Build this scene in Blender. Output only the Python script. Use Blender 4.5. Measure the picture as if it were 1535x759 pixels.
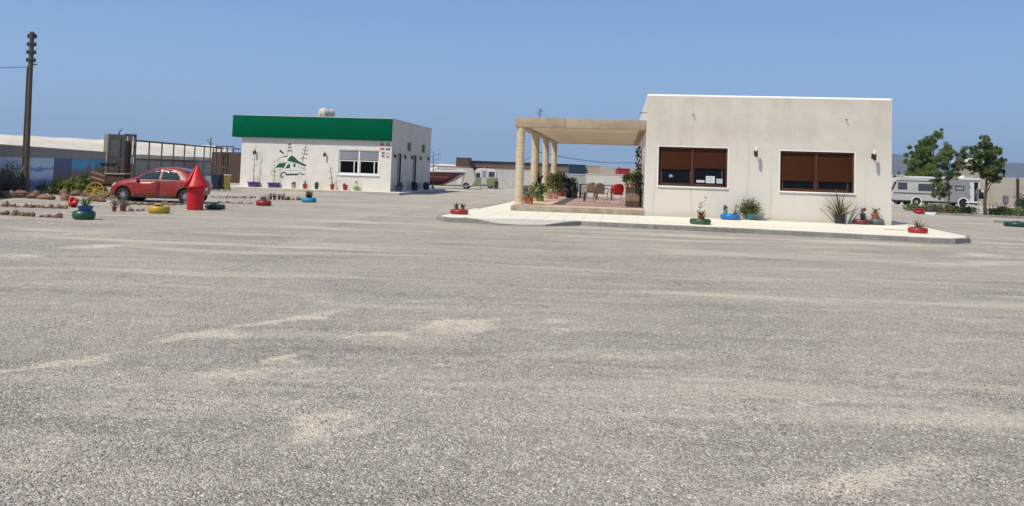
import bpy, bmesh, math, random
from mathutils import Vector, Matrix, noise

for o in list(bpy.data.objects):
    bpy.data.objects.remove(o)
scene = bpy.context.scene
COL = scene.collection
R_ = math.radians

# ------------------------------------------------------------------ camera
F, PITCH, ROLL, CYP, EYE = 1186.86, 0.05854, 0.03303, 188.07, 1.6
W0, H0 = 1535.0, 759.0
cam = bpy.data.cameras.new('camera'); camo = bpy.data.objects.new('camera', cam); COL.objects.link(camo)
cam.sensor_width = 36; cam.lens = 36 * F / W0
cam.shift_y = -((H0 / 2) - CYP) / W0
cam.clip_start = 0.05; cam.clip_end = 60000
_c, _s = math.cos(PITCH), math.sin(PITCH); _cr, _sr = math.cos(ROLL), math.sin(ROLL)
fw = Vector((0, _c, _s)); up0 = Vector((0, -_s, _c)); rt0 = Vector((1, 0, 0))
rt = rt0 * _cr + up0 * _sr; up = up0 * _cr - rt0 * _sr
m = Matrix((( rt.x, up.x, -fw.x, 0), (rt.y, up.y, -fw.y, 0), (rt.z, up.z, -fw.z, EYE), (0, 0, 0, 1)))
camo.matrix_world = m
scene.camera = camo
scene.render.resolution_x = 1024; scene.render.resolution_y = 506

# ------------------------------------------------------------------ world, sun, exposure
# both buildings are turned by about -0.139 rad; in their frame the light travels right 0.40, back 0.36, down 1
YAWR = 0.13907
ax = Vector((math.cos(YAWR), -math.sin(YAWR), 0)); ay = Vector((math.sin(YAWR), math.cos(YAWR), 0))
light_dir = (ax * 0.43 + ay * 0.56 + Vector((0, 0, -1))).normalized()
to_sun = -light_dir
SUN_EL = math.asin(to_sun.z); SUN_AZ = math.atan2(to_sun.x, to_sun.y)
w = bpy.data.worlds.new('World'); scene.world = w; w.use_nodes = True
nt = w.node_tree; nt.nodes.clear()
sky = nt.nodes.new('ShaderNodeTexSky'); sky.sky_type = 'NISHITA'; sky.sun_disc = False
sky.sun_elevation = SUN_EL; sky.sun_rotation = SUN_AZ
sky.altitude = 0; sky.air_density = 1.0; sky.dust_density = 0.25; sky.ozone_density = 2.0
# coastal haze: the whole sky is veiled by pale blue air, most of all low down
SKYSTR = 0.09
wtc = nt.nodes.new('ShaderNodeTexCoord'); wsx = nt.nodes.new('ShaderNodeSeparateXYZ'); nt.links.new(wtc.outputs['Generated'], wsx.inputs[0])
wmr = nt.nodes.new('ShaderNodeMapRange'); wmr.inputs['From Min'].default_value = 0.0; wmr.inputs['From Max'].default_value = 0.55; wmr.inputs['To Min'].default_value = 0.97; wmr.inputs['To Max'].default_value = 0.25
nt.links.new(wsx.outputs['Z'], wmr.inputs['Value'])
wmx = nt.nodes.new('ShaderNodeMix'); wmx.data_type = 'RGBA'
whz = nt.nodes.new('ShaderNodeValToRGB'); whz.color_ramp.interpolation = 'EASE'
whz.color_ramp.elements[0].position = 0.0; whz.color_ramp.elements[0].color = (0.325, 0.505, 0.80, 1)
whz.color_ramp.elements[1].position = 0.30; whz.color_ramp.elements[1].color = (0.195, 0.400, 0.79, 1)
wsc = nt.nodes.new('ShaderNodeVectorMath'); wsc.operation = 'SCALE'; wsc.inputs['Scale'].default_value = 1 / SKYSTR
nt.links.new(wsx.outputs['Z'], whz.inputs['Fac']); nt.links.new(whz.outputs[0], wsc.inputs[0]); nt.links.new(wsc.outputs[0], wmx.inputs['B'])
bg = nt.nodes.new('ShaderNodeBackground'); bg.inputs['Strength'].default_value = SKYSTR
wo = nt.nodes.new('ShaderNodeOutputWorld')
nt.links.new(wmr.outputs[0], wmx.inputs['Factor']); nt.links.new(sky.outputs[0], wmx.inputs['A']); nt.links.new(wmx.outputs['Result'], bg.inputs['Color']); nt.links.new(bg.outputs[0], wo.inputs['Surface'])
sl = bpy.data.lights.new('sun', 'SUN'); slo = bpy.data.objects.new('sun', sl); COL.objects.link(slo)
sl.energy = 4.4; sl.angle = R_(0.53); sl.color = (1.0, 0.92, 0.79)
slo.rotation_euler = to_sun.to_track_quat('Z', 'Y').to_euler(); slo.location = (0, 0, 30)
scene.view_settings.view_transform = 'Standard'; scene.view_settings.look = 'None'
scene.view_settings.exposure = 0.0; scene.view_settings.gamma = 1.0; scene.view_settings.use_curve_mapping = False
scene.render.engine = 'CYCLES'
scene.cycles.max_bounces = 8; scene.cycles.transparent_max_bounces = 16

# ------------------------------------------------------------------ pixel -> place
def ray(px, py):
    a = px - 767.5; b = py - CYP
    u = a * _cr + b * _sr; v = -a * _sr + b * _cr
    return Vector((u, F * _c + v * _s, F * _s - v * _c))
def G(px, py, z=0.0):
    r = ray(px, py); t = (z - EYE) / r.z
    return Vector((r.x * t, r.y * t, z))
def AT(px, py, Y):
    r = ray(px, py); t = Y / r.y
    return Vector((r.x * t, Y, EYE + r.z * t))
RX, RY, RYAW = 5.042, 29.619, 0.13907
LX, LY, LYAW = -7.211, 47.870, 0.12985
def facade(px, py, X, Y, yaw, yl):
    r = ray(px, py); n = (math.sin(yaw), math.cos(yaw))
    t = (n[0] * X + n[1] * Y + yl) / (n[0] * r.x + n[1] * r.y)
    P = (r.x * t - X, r.y * t - Y)
    return (P[0] * math.cos(yaw) - P[1] * math.sin(yaw), EYE + r.z * t)
def RF(px, py, yl=0): return facade(px, py, RX, RY, RYAW, yl)
def LF(px, py, yl=0): return facade(px, py, LX, LY, LYAW, yl)
def rworld(x, y, z): return Vector((RX + x * math.cos(RYAW) + y * math.sin(RYAW), RY - x * math.sin(RYAW) + y * math.cos(RYAW), z))
def lworld(x, y, z): return Vector((LX + x * math.cos(LYAW) + y * math.sin(LYAW), LY - x * math.sin(LYAW) + y * math.cos(LYAW), z))

# ------------------------------------------------------------------ materials
MATS = {}
def M(name, col, rough=0.8, var=0.12, scale=4.0, bump=0.0, bscale=40.0, metallic=0.0, coat=0.0, rand=0.0, second=None, dirt=None, spec=0.5, stretch=(1, 1, 1)):
    """procedural principled material: two noises of colour, optional bump, per-object tint"""
    if name in MATS: return MATS[name]
    mt = bpy.data.materials.new(name); mt.use_nodes = True; t = mt.node_tree
    b = t.nodes['Principled BSDF']; b.inputs['Roughness'].default_value = rough
    b.inputs['Metallic'].default_value = metallic; b.inputs['Coat Weight'].default_value = coat; b.inputs['Coat Roughness'].default_value = 0.08
    b.inputs['Specular IOR Level'].default_value = spec
    tc = t.nodes.new('ShaderNodeTexCoord')
    mp = t.nodes.new('ShaderNodeMapping'); mp.inputs['Scale'].default_value = stretch
    t.links.new(tc.outputs['Object'], mp.inputs['Vector'])
    n1 = t.nodes.new('ShaderNodeTexNoise'); n1.inputs['Scale'].default_value = scale; n1.inputs['Detail'].default_value = 8; n1.inputs['Roughness'].default_value = 0.62
    t.links.new(mp.outputs[0], n1.inputs['Vector'])
    rp = t.nodes.new('ShaderNodeValToRGB'); rp.color_ramp.elements[0].position = 0.3; rp.color_ramp.elements[1].position = 0.72
    c2 = second if second else tuple(min(1, c * (1 + var)) for c in col)
    c1 = tuple(c * (1 - var) for c in col)
    rp.color_ramp.elements[0].color = (*c1, 1); rp.color_ramp.elements[1].color = (*c2, 1)
    t.links.new(n1.outputs['Fac'], rp.inputs['Fac'])
    last = rp.outputs['Color']
    if dirt:
        dcol, dscale, lo, hi = dirt
        n3 = t.nodes.new('ShaderNodeTexNoise'); n3.inputs['Scale'].default_value = dscale; n3.inputs['Detail'].default_value = 9; n3.inputs['Roughness'].default_value = 0.7
        t.links.new(mp.outputs[0], n3.inputs['Vector'])
        mr = t.nodes.new('ShaderNodeMapRange'); mr.inputs['From Min'].default_value = lo; mr.inputs['From Max'].default_value = hi
        t.links.new(n3.outputs['Fac'], mr.inputs['Value'])
        mx = t.nodes.new('ShaderNodeMix'); mx.data_type = 'RGBA'; mx.inputs['B'].default_value = (*dcol, 1)
        t.links.new(mr.outputs[0], mx.inputs['Factor']); t.links.new(last, mx.inputs['A']); last = mx.outputs['Result']
    if rand:
        oi = t.nodes.new('ShaderNodeObjectInfo')
        mr2 = t.nodes.new('ShaderNodeMapRange'); mr2.inputs['To Min'].default_value = 1 - rand; mr2.inputs['To Max'].default_value = 1 + rand
        t.links.new(oi.outputs['Random'], mr2.inputs['Value'])
        vm = t.nodes.new('ShaderNodeVectorMath'); vm.operation = 'SCALE'
        t.links.new(last, vm.inputs[0]); t.links.new(mr2.outputs[0], vm.inputs['Scale']); last = vm.outputs[0]
    t.links.new(last, b.inputs['Base Color'])
    if bump:
        n2 = t.nodes.new('ShaderNodeTexNoise'); n2.inputs['Scale'].default_value = bscale; n2.inputs['Detail'].default_value = 6
        t.links.new(tc.outputs['Object'], n2.inputs['Vector'])
        bp = t.nodes.new('ShaderNodeBump'); bp.inputs['Strength'].default_value = bump; bp.inputs['Distance'].default_value = 0.02
        t.links.new(n2.outputs['Fac'], bp.inputs['Height']); t.links.new(bp.outputs[0], b.inputs['Normal'])
    MATS[name] = mt
    return mt

def leafmat(name, col, col2, rough=0.55):
    if name in MATS: return MATS[name]
    mt = bpy.data.materials.new(name); mt.use_nodes = True; t = mt.node_tree
    b = t.nodes['Principled BSDF']; b.inputs['Roughness'].default_value = rough; b.inputs['Specular IOR Level'].default_value = 0.3
    ge = t.nodes.new('ShaderNodeNewGeometry')
    rp = t.nodes.new('ShaderNodeValToRGB')
    rp.color_ramp.elements[0].color = (*col, 1); rp.color_ramp.elements[1].color = (*col2, 1)
    t.links.new(ge.outputs['Random Per Island'], rp.inputs['Fac'])
    t.links.new(rp.outputs['Color'], b.inputs['Base Color'])
    tr = t.nodes.new('ShaderNodeBsdfTranslucent'); t.links.new(rp.outputs['Color'], tr.inputs['Color'])
    ms = t.nodes.new('ShaderNodeMixShader'); ms.inputs['Fac'].default_value = 0.22
    out = t.nodes['Material Output']
    t.links.new(b.outputs[0], ms.inputs[1]); t.links.new(tr.outputs[0], ms.inputs[2]); t.links.new(ms.outputs[0], out.inputs['Surface'])
    MATS[name] = mt
    return mt

def glassmat(name, col=(0.02, 0.025, 0.03), rough=0.06, spec=0.5):
    """dark reflecting window glass"""
    if name in MATS: return MATS[name]
    mt = bpy.data.materials.new(name); mt.use_nodes = True; t = mt.node_tree
    b = t.nodes['Principled BSDF']; b.inputs['Roughness'].default_value = rough; b.inputs['Specular IOR Level'].default_value = spec
    n1 = t.nodes.new('ShaderNodeTexNoise'); n1.inputs['Scale'].default_value = 1.5
    tc = t.nodes.new('ShaderNodeTexCoord'); t.links.new(tc.outputs['Object'], n1.inputs['Vector'])
    rp = t.nodes.new('ShaderNodeValToRGB'); rp.color_ramp.elements[0].color = (*[c * .6 for c in col], 1); rp.color_ramp.elements[1].color = (*[c * 1.4 for c in col], 1)
    t.links.new(n1.outputs['Fac'], rp.inputs['Fac']); t.links.new(rp.outputs['Color'], b.inputs['Base Color'])
    MATS[name] = mt
    return mt

def N(t, typ, **kw):
    n = t.nodes.new('ShaderNode' + typ)
    for k, v in kw.items(): setattr(n, k, v)
    return n

def gravel_material(name):
    mt = bpy.data.materials.new(name); mt.use_nodes = True; t = mt.node_tree; L = t.links.new
    b = t.nodes['Principled BSDF']; b.inputs['Roughness'].default_value = 0.95; b.inputs['Specular IOR Level'].default_value = 0.1
    tc = N(t, 'TexCoord')
    # stones
    v1 = N(t, 'TexVoronoi'); v1.inputs['Scale'].default_value = 84; L(tc.outputs['Object'], v1.inputs['Vector'])
    sv = N(t, 'SeparateColor'); L(v1.outputs['Color'], sv.inputs[0])
    rs = N(t, 'ValToRGB'); e = rs.color_ramp.elements
    e[0].position = 0.0; e[0].color = (0.128, 0.115, 0.100, 1); e[1].position = 1.0; e[1].color = (0.80, 0.74, 0.655, 1)
    x = rs.color_ramp.elements.new(0.45); x.color = (0.330, 0.300, 0.264, 1)
    x = rs.color_ramp.elements.new(0.8); x.color = (0.485, 0.440, 0.385, 1)
    L(sv.outputs[0], rs.inputs['Fac'])
    # clumps of darker / lighter stone
    n0 = N(t, 'TexNoise'); n0.inputs['Scale'].default_value = 7; n0.inputs['Detail'].default_value = 8; n0.inputs['Roughness'].default_value = 0.75; L(tc.outputs['Object'], n0.inputs['Vector'])
    m0 = N(t, 'MapRange'); m0.inputs['From Min'].default_value = 0.3; m0.inputs['From Max'].default_value = 0.7; m0.inputs['To Min'].default_value = 0.66; m0.inputs['To Max'].default_value = 1.32
    L(n0.outputs['Fac'], m0.inputs['Value'])
    # windrows: stone pushed into faint parallel bands by wheels
    mw = N(t, 'Mapping'); mw.inputs['Rotation'].default_value = (0, 0, R_(-28)); mw.inputs['Scale'].default_value = (.22, 2.6, 1); L(tc.outputs['Object'], mw.inputs[0])
    nw = N(t, 'TexNoise'); nw.inputs['Scale'].default_value = 1; nw.inputs['Detail'].default_value = 6; nw.inputs['Roughness'].default_value = .6; nw.inputs['Distortion'].default_value = .5; L(mw.outputs[0], nw.inputs['Vector'])
    mw2 = N(t, 'MapRange'); mw2.inputs['From Min'].default_value = .3; mw2.inputs['From Max'].default_value = .7; mw2.inputs['To Min'].default_value = .76; mw2.inputs['To Max'].default_value = 1.22; L(nw.outputs['Fac'], mw2.inputs['Value'])
    mm = N(t, 'Math', operation='MULTIPLY'); L(m0.outputs[0], mm.inputs[0]); L(mw2.outputs[0], mm.inputs[1])
    s0 = N(t, 'VectorMath', operation='SCALE'); L(rs.outputs['Color'], s0.inputs[0]); L(mm.outputs[0], s0.inputs['Scale'])
    # sandy dust pressed out along wheel tracks: noise stretched along a gently turning drive direction
    sx = N(t, 'SeparateXYZ'); L(tc.outputs['Object'], sx.inputs[0])
    nd = N(t, 'TexNoise'); nd.inputs['Scale'].default_value = 0.09; nd.inputs['Detail'].default_value = 2; L(tc.outputs['Object'], nd.inputs['Vector'])
    ofs = N(t, 'VectorMath', operation='SCALE'); ofs.inputs['Scale'].default_value = 5.0; L(nd.outputs['Color'], ofs.inputs[0])
    ad = N(t, 'VectorMath', operation='ADD'); L(tc.outputs['Object'], ad.inputs[0]); L(ofs.outputs[0], ad.inputs[1])
    def streak(ang, sc, seed):
        mp = N(t, 'Mapping'); mp.inputs['Rotation'].default_value = (0, 0, R_(ang)); mp.inputs['Scale'].default_value = (sc[0], sc[1], 1); mp.inputs['Location'].default_value = (seed, seed * .7, 0)
        L(ad.outputs[0], mp.inputs['Vector'])
        n = N(t, 'TexNoise'); n.inputs['Scale'].default_value = 1; n.inputs['Detail'].default_value = 9; n.inputs['Roughness'].default_value = 0.66
        L(mp.outputs[0], n.inputs['Vector']); return n
    a = streak(-56, (0.10, 1.15), 3.1)
    c = streak(-4, (0.09, 1.0), 17.3)
    # left of the yard the tracks run towards the lane between the houses, to the right they run across
    wx = N(t, 'MapRange'); wx.inputs['From Min'].default_value = -4; wx.inputs['From Max'].default_value = 4; L(sx.outputs['X'], wx.inputs['Value'])
    mx = N(t, 'Mix'); L(wx.outputs[0], mx.inputs['Factor']); L(a.outputs['Fac'], mx.inputs['A']); L(c.outputs['Fac'], mx.inputs['B'])
    nb = N(t, 'TexNoise'); nb.inputs['Scale'].default_value = 26; nb.inputs['Detail'].default_value = 6; nb.inputs['Roughness'].default_value = .8; L(tc.outputs['Object'], nb.inputs['Vector'])
    br = N(t, 'MapRange'); br.inputs['To Min'].default_value = -0.11; br.inputs['To Max'].default_value = 0.11; L(nb.outputs['Fac'], br.inputs['Value'])
    sm = N(t, 'Math', operation='ADD'); L(mx.outputs['Result'], sm.inputs[0]); L(br.outputs[0], sm.inputs[1])
    d1 = N(t, 'MapRange'); d1.interpolation_type = 'SMOOTHSTEP'; d1.inputs['From Min'].default_value = 0.44; d1.inputs['From Max'].default_value = 0.66; d1.inputs['To Max'].default_value = 0.72
    L(sm.outputs[0], d1.inputs['Value'])
    # broad film of dust
    n5 = N(t, 'TexNoise'); n5.inputs['Scale'].default_value = 0.30; n5.inputs['Detail'].default_value = 9; n5.inputs['Roughness'].default_value = 0.68; L(tc.outputs['Object'], n5.inputs['Vector'])
    d2 = N(t, 'MapRange'); d2.inputs['From Min'].default_value = 0.35; d2.inputs['From Max'].default_value = 0.7; d2.inputs['To Min'].default_value = 0.06; d2.inputs['To Max'].default_value = 0.50; L(n5.outputs['Fac'], d2.inputs['Value'])
    # trodden patches of pale dust, each a long lens shape with a ragged edge
    wob = N(t, 'TexNoise'); wob.inputs['Scale'].default_value = 1.1; wob.inputs['Detail'].default_value = 5; L(tc.outputs['Object'], wob.inputs['Vector'])
    wofs = N(t, 'VectorMath', operation='MULTIPLY_ADD'); wofs.inputs[1].default_value = (2.0, 1.3, 0); wofs.inputs[2].default_value = (-1.0, -.65, 0); L(wob.outputs['Color'], wofs.inputs[0])
    wad = N(t, 'VectorMath', operation='ADD'); L(tc.outputs['Object'], wad.inputs[0]); L(wofs.outputs[0], wad.inputs[1])
    def lens(x0, y0, x1, y1, th, amp):
        A, B = G(x0, y0), G(x1, y1); C_ = (A + B) / 2; hl = (B - A).length / 2 * 1.5
        hw = abs(G((x0 + x1) / 2, (y0 + y1) / 2 - th / 2).y - G((x0 + x1) / 2, (y0 + y1) / 2 + th / 2).y) * .5 * abs((B - A).normalized().x) + .05
        sb = N(t, 'VectorMath', operation='SUBTRACT'); sb.inputs[1].default_value = (C_.x, C_.y, 0); L(wad.outputs[0], sb.inputs[0])
        mp = N(t, 'Mapping', vector_type='VECTOR'); mp.vector_type = 'TEXTURE'; mp.inputs['Rotation'].default_value = (0, 0, math.atan2(B.y - A.y, B.x - A.x)); mp.inputs['Scale'].default_value = (hl, hw * 1.7, 1e6); L(sb.outputs[0], mp.inputs['Vector'])
        ln = N(t, 'VectorMath', operation='LENGTH'); L(mp.outputs[0], ln.inputs[0])
        mr = N(t, 'MapRange'); mr.inputs['From Min'].default_value = 1.0; mr.inputs['From Max'].default_value = 0.0; mr.inputs['To Max'].default_value = amp; L(ln.outputs['Value'], mr.inputs['Value'])
        return mr.outputs[0]
    def gather(lst):
        acc = None
        for l_ in lst:
            o = lens(*l_)
            if acc is None: acc = o
            else: q = N(t, 'Math', operation='MAXIMUM'); L(acc, q.inputs[0]); L(o, q.inputs[1]); acc = q.outputs[0]
        return acc
    pale = gather([(-20, 386, 60, 380, 7, 1), (100, 371, 240, 364, 6, 1), (330, 495, 525, 463, 10, 1), (180, 512, 380, 490, 8, .9), (-30, 570, 190, 530, 16, .9), (600, 498, 775, 474, 13, 1.1), (500, 516, 640, 495, 10, .9), (360, 552, 460, 530, 9, .9), (250, 577, 490, 553, 18, .8), (430, 642, 590, 628, 24, 1.0), (670, 556, 708, 546, 6, .8), (815, 482, 865, 478, 6, .8), (1180, 598, 1245, 590, 9, .9), (1120, 742, 1430, 698, 36, 1.0), (990, 662, 1070, 650, 12, .6), (150, 592, 270, 575, 10, .7), (1190, 377, 1340, 383, 4, .7), (1420, 384, 1510, 381, 4, .8), (590, 592, 670, 580, 9, .6), (1280, 560, 1500, 540, 14, .5), (-20, 352, 210, 346, 8, .6), (850, 536, 960, 528, 8, .6), (700, 420, 900, 425, 8, .35), (1000, 440, 1300, 436, 9, .4), (620, 700, 900, 690, 30, .4), (-40, 690, 150, 660, 30, .5), (1330, 470, 1535, 480, 8, .5), (300, 430, 560, 400, 9, .4), (880, 346, 1150, 358, 4, .7), (1150, 358, 1440, 370, 4, .8), (560, 455, 720, 440, 6, .45), (60, 620, 240, 600, 14, .5), (760, 600, 960, 590, 12, .45), (1050, 500, 1300, 506, 9, .45), (400, 345, 640, 312, 5, .55), (300, 385, 560, 345, 7, .5), (640, 320, 745, 296, 4, .6), (150, 350, 420, 330, 5, .5), (470, 372, 640, 332, 6, .4), (30, 470, 330, 430, 12, .45), (500, 320, 700, 306, 4, .5), (1000, 400, 1250, 404, 6, .4), (260, 660, 420, 640, 16, .45), (60, 505, 260, 470, 9, .6), (330, 610, 520, 590, 12, .55), (560, 640, 760, 620, 14, .5), (880, 700, 1050, 690, 22, .5), (1240, 640, 1420, 620, 14, .55), (0, 430, 160, 415, 7, .5), (760, 500, 900, 494, 7, .5), (1350, 520, 1500, 505, 9, .5), (560, 560, 640, 548, 8, .55), (20, 740, 240, 715, 26, .5), (940, 560, 1080, 552, 9, .45)])
    pale2 = None
    ruts = gather([(40, 448, 300, 388, 4, 1), (300, 388, 480, 340, 3, 1), (120, 462, 420, 380, 5, .7), (20, 540, 110, 500, 5, .8), (420, 350, 640, 318, 3, .8), (700, 575, 860, 545, 7, .5), (1000, 625, 1110, 655, 9, .4), (480, 335, 620, 318, 2.5, 1)])
    nbk = N(t, 'MapRange'); nbk.inputs['From Min'].default_value = .25; nbk.inputs['From Max'].default_value = .75; nbk.inputs['To Min'].default_value = -.65; nbk.inputs['To Max'].default_value = .45; L(nb.outputs['Fac'], nbk.inputs['Value'])
    pa = N(t, 'Math', operation='ADD'); L(pale, pa.inputs[0]); L(nbk.outputs[0], pa.inputs[1])
    pm = N(t, 'MapRange'); pm.interpolation_type = 'SMOOTHSTEP'; pm.inputs['From Min'].default_value = -.08; pm.inputs['From Max'].default_value = .78; pm.inputs['To Max'].default_value = .95; L(pa.outputs[0], pm.inputs['Value'])
    dm0 = N(t, 'Math', operation='MAXIMUM'); L(d1.outputs[0], dm0.inputs[0]); L(d2.outputs[0], dm0.inputs[1])
    dm = N(t, 'Math', operation='MAXIMUM'); L(dm0.outputs[0], dm.inputs[0]); L(pm.outputs[0], dm.inputs[1])
    # thin dark ruts
    r1 = streak(-44, (0.07, 1.9), 41.0)
    rr = N(t, 'MapRange'); rr.inputs['From Min'].default_value = 0.60; rr.inputs['From Max'].default_value = 0.70; rr.inputs['To Min'].default_value = 1.0; rr.inputs['To Max'].default_value = 0.8; L(r1.outputs['Fac'], rr.inputs['Value'])
    rk = N(t, 'MapRange'); rk.inputs['To Min'].default_value = 1.0; rk.inputs['To Max'].default_value = .62; L(ruts, rk.inputs['Value'])
    rq = N(t, 'Math', operation='MULTIPLY'); L(rk.outputs[0], rq.inputs[0]); L(rr.outputs[0], rq.inputs[1])
    s1 = N(t, 'VectorMath', operation='SCALE'); L(s0.outputs[0], s1.inputs[0]); L(rq.outputs[0], s1.inputs['Scale'])
    sand = N(t, 'ValToRGB'); sand.color_ramp.elements[0].color = (0.64, 0.545, 0.42, 1); sand.color_ramp.elements[1].color = (0.94, 0.835, 0.665, 1)
    sand.color_ramp.elements[0].position = .3; sand.color_ramp.elements[1].position = .7
    L(nb.outputs['Fac'], sand.inputs['Fac'])
    mc = N(t, 'Mix', data_type='RGBA'); L(dm.outputs[0], mc.inputs['Factor']); L(s1.outputs[0], mc.inputs['A']); L(sand.outputs['Color'], mc.inputs['B'])
    L(mc.outputs['Result'], b.inputs['Base Color'])
    bp = N(t, 'Bump'); bp.inputs['Strength'].default_value = 0.85; bp.inputs['Distance'].default_value = 0.02; bp.invert = True
    L(v1.outputs['Distance'], bp.inputs['Height'])
    bp2 = N(t, 'Bump'); bp2.inputs['Strength'].default_value = 0.5; bp2.inputs['Distance'].default_value = 0.05
    L(n0.outputs['Fac'], bp2.inputs['Height']); L(bp.outputs[0], bp2.inputs['Normal'])
    L(bp2.outputs[0], b.inputs['Normal'])
    return mt

# ------------------------------------------------------------------ mesh builder
class MB:
    def __init__(s): s.v = []; s.f = []
    def add(s, vs, fs, mtx=None):
        o = len(s.v)
        s.v += [(mtx @ Vector(v)) if mtx else Vector(v) for v in vs]
        s.f += [tuple(i + o for i in f) for f in fs]
        return s
    def box(s, x0, x1, y0, y1, z0, z1, mtx=None):
        vs = [(x0, y0, z0), (x1, y0, z0), (x1, y1, z0), (x0, y1, z0), (x0, y0, z1), (x1, y0, z1), (x1, y1, z1), (x0, y1, z1)]
        return s.add(vs, [(3, 2, 1, 0), (4, 5, 6, 7), (0, 1, 5, 4), (1, 2, 6, 5), (2, 3, 7, 6), (3, 0, 4, 7)], mtx)
    def cbox(s, x0, x1, y0, y1, z0, z1, c=0.02, mtx=None):
        """box with chamfered edges"""
        b = bmesh.new(); bmesh.ops.create_cube(b, size=1)
        bmesh.ops.scale(b, vec=(x1 - x0, y1 - y0, z1 - z0), verts=b.verts); bmesh.ops.translate(b, vec=((x0 + x1) / 2, (y0 + y1) / 2, (z0 + z1) / 2), verts=b.verts)
        bmesh.ops.bevel(b, geom=b.edges[:], offset=min(c, (x1 - x0) / 3, (y1 - y0) / 3, (z1 - z0) / 3), segments=2, affect='EDGES', profile=.5)
        return s.bm(b, mtx)
    def bm(s, b, mtx=None):
        b.verts.ensure_lookup_table()
        for i, v in enumerate(b.verts): v.index = i
        s.add([v.co.copy() for v in b.verts], [tuple(v.index for v in f.verts) for f in b.faces], mtx); b.free(); return s
    def tube(s, pts, rad, n=8, caps=True):
        pts = [Vector(p) for p in pts]
        rads = rad if isinstance(rad, (list, tuple)) else [rad] * len(pts)
        o = len(s.v); prev = None
        for i, p in enumerate(pts):
            d = (pts[min(i + 1, len(pts) - 1)] - pts[max(i - 1, 0)]).normalized()
            if prev is None:
                a = Vector((0, 0, 1)) if abs(d.z) < 0.9 else Vector((1, 0, 0)); u = d.cross(a).normalized()
            else: u = (prev - d * prev.dot(d)).normalized()
            prev = u; q = d.cross(u)
            for k in range(n):
                t = 2 * math.pi * k / n; s.v.append(p + (u * math.cos(t) + q * math.sin(t)) * rads[i])
        for i in range(len(pts) - 1):
            for k in range(n):
                a = o + i * n + k; b = o + i * n + (k + 1) % n
                s.f.append((a, b, b + n, a + n))
        if caps:
            s.f.append(tuple(o + k for k in range(n))[::-1]); e = o + (len(pts) - 1) * n; s.f.append(tuple(e + k for k in range(n)))
        return s
    def lathe(s, prof, n=20, mtx=None, close=False):
        vs = []; fs = []
        for (r, z) in prof:
            for k in range(n):
                t = 2 * math.pi * k / n; vs.append((r * math.cos(t), r * math.sin(t), z))
        m_ = len(prof)
        for i in range(m_ if close else m_ - 1):
            for k in range(n):
                a = i * n + k; b = i * n + (k + 1) % n; j = (i + 1) % m_
                fs.append((a, b, j * n + (k + 1) % n, j * n + k))
        if not close:
            fs.append(tuple(range(n))[::-1]); fs.append(tuple((m_ - 1) * n + k for k in range(n)))
        return s.add(vs, fs, mtx)
    def prism(s, poly, y0, y1, mtx=None):
        """polygon in x,z given counter-clockwise seen from -y, extruded from y0 to y1"""
        n = len(poly)
        vs = [(x, y0, z) for x, z in poly] + [(x, y1, z) for x, z in poly]
        fs = [tuple(range(n)), tuple(range(n, 2 * n))[::-1]] + [((i + 1) % n, i, i + n, (i + 1) % n + n) for i in range(n)]
        return s.add(vs, fs, mtx)
    def flat(s, poly, z0, z1, mtx=None):
        """polygon in x,y counter-clockwise from above, extruded z0..z1"""
        n = len(poly)
        vs = [(x, y, z0) for x, y in poly] + [(x, y, z1) for x, y in poly]
        fs = [tuple(range(n))[::-1], tuple(range(n, 2 * n))] + [(i, (i + 1) % n, (i + 1) % n + n, i + n) for i in range(n)]
        return s.add(vs, fs, mtx)
    def mesh(s, name, mat=None, smooth=False):
        me = bpy.data.meshes.new(name); me.from_pydata([tuple(v) for v in s.v], [], s.f); me.update()
        if mat: me.materials.append(mat)
        if smooth:
            me.shade_smooth()
            if smooth is True: me.set_sharp_from_angle(angle=R_(38))
        return me
    def build(s, name, mat, parent=None, smooth=False, loc=None, rotz=0):
        o = bpy.data.objects.new(name, s.mesh(name, mat, smooth)); COL.objects.link(o)
        if parent: o.parent = parent
        if loc is not None: o.location = loc
        if rotz: o.rotation_euler.z = rotz
        return o

def tag(o, label=None, cat=None, group=None, kind=None):
    if label: o['label'] = label
    if cat: o['category'] = cat
    if group: o['group'] = group
    if kind: o['kind'] = kind
    return o
def thing(name, loc=(0, 0, 0), rotz=0, label=None, cat=None, group=None):
    o = bpy.data.objects.new(name, None); COL.objects.link(o); o.location = loc; o.rotation_euler.z = rotz; o.empty_display_size = .1
    return tag(o, label, cat, group)
def inst(name, me, parent, loc=(0, 0, 0), rot=(0, 0, 0), sc=(1, 1, 1)):
    o = bpy.data.objects.new(name, me); COL.objects.link(o); o.parent = parent; o.location = loc; o.rotation_euler = rot; o.scale = sc
    return o
def part(name, mat, parent, *box, c=0):
    mb = MB()
    (mb.cbox(*box, c=c) if c else mb.box(*box))
    return mb.build(name, mat, parent, smooth=bool(c))

def terr(y):
    t = min(1, max(0, (y - 59) / 26.0)); return -0.5 * t * t * (3 - 2 * t)

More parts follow.
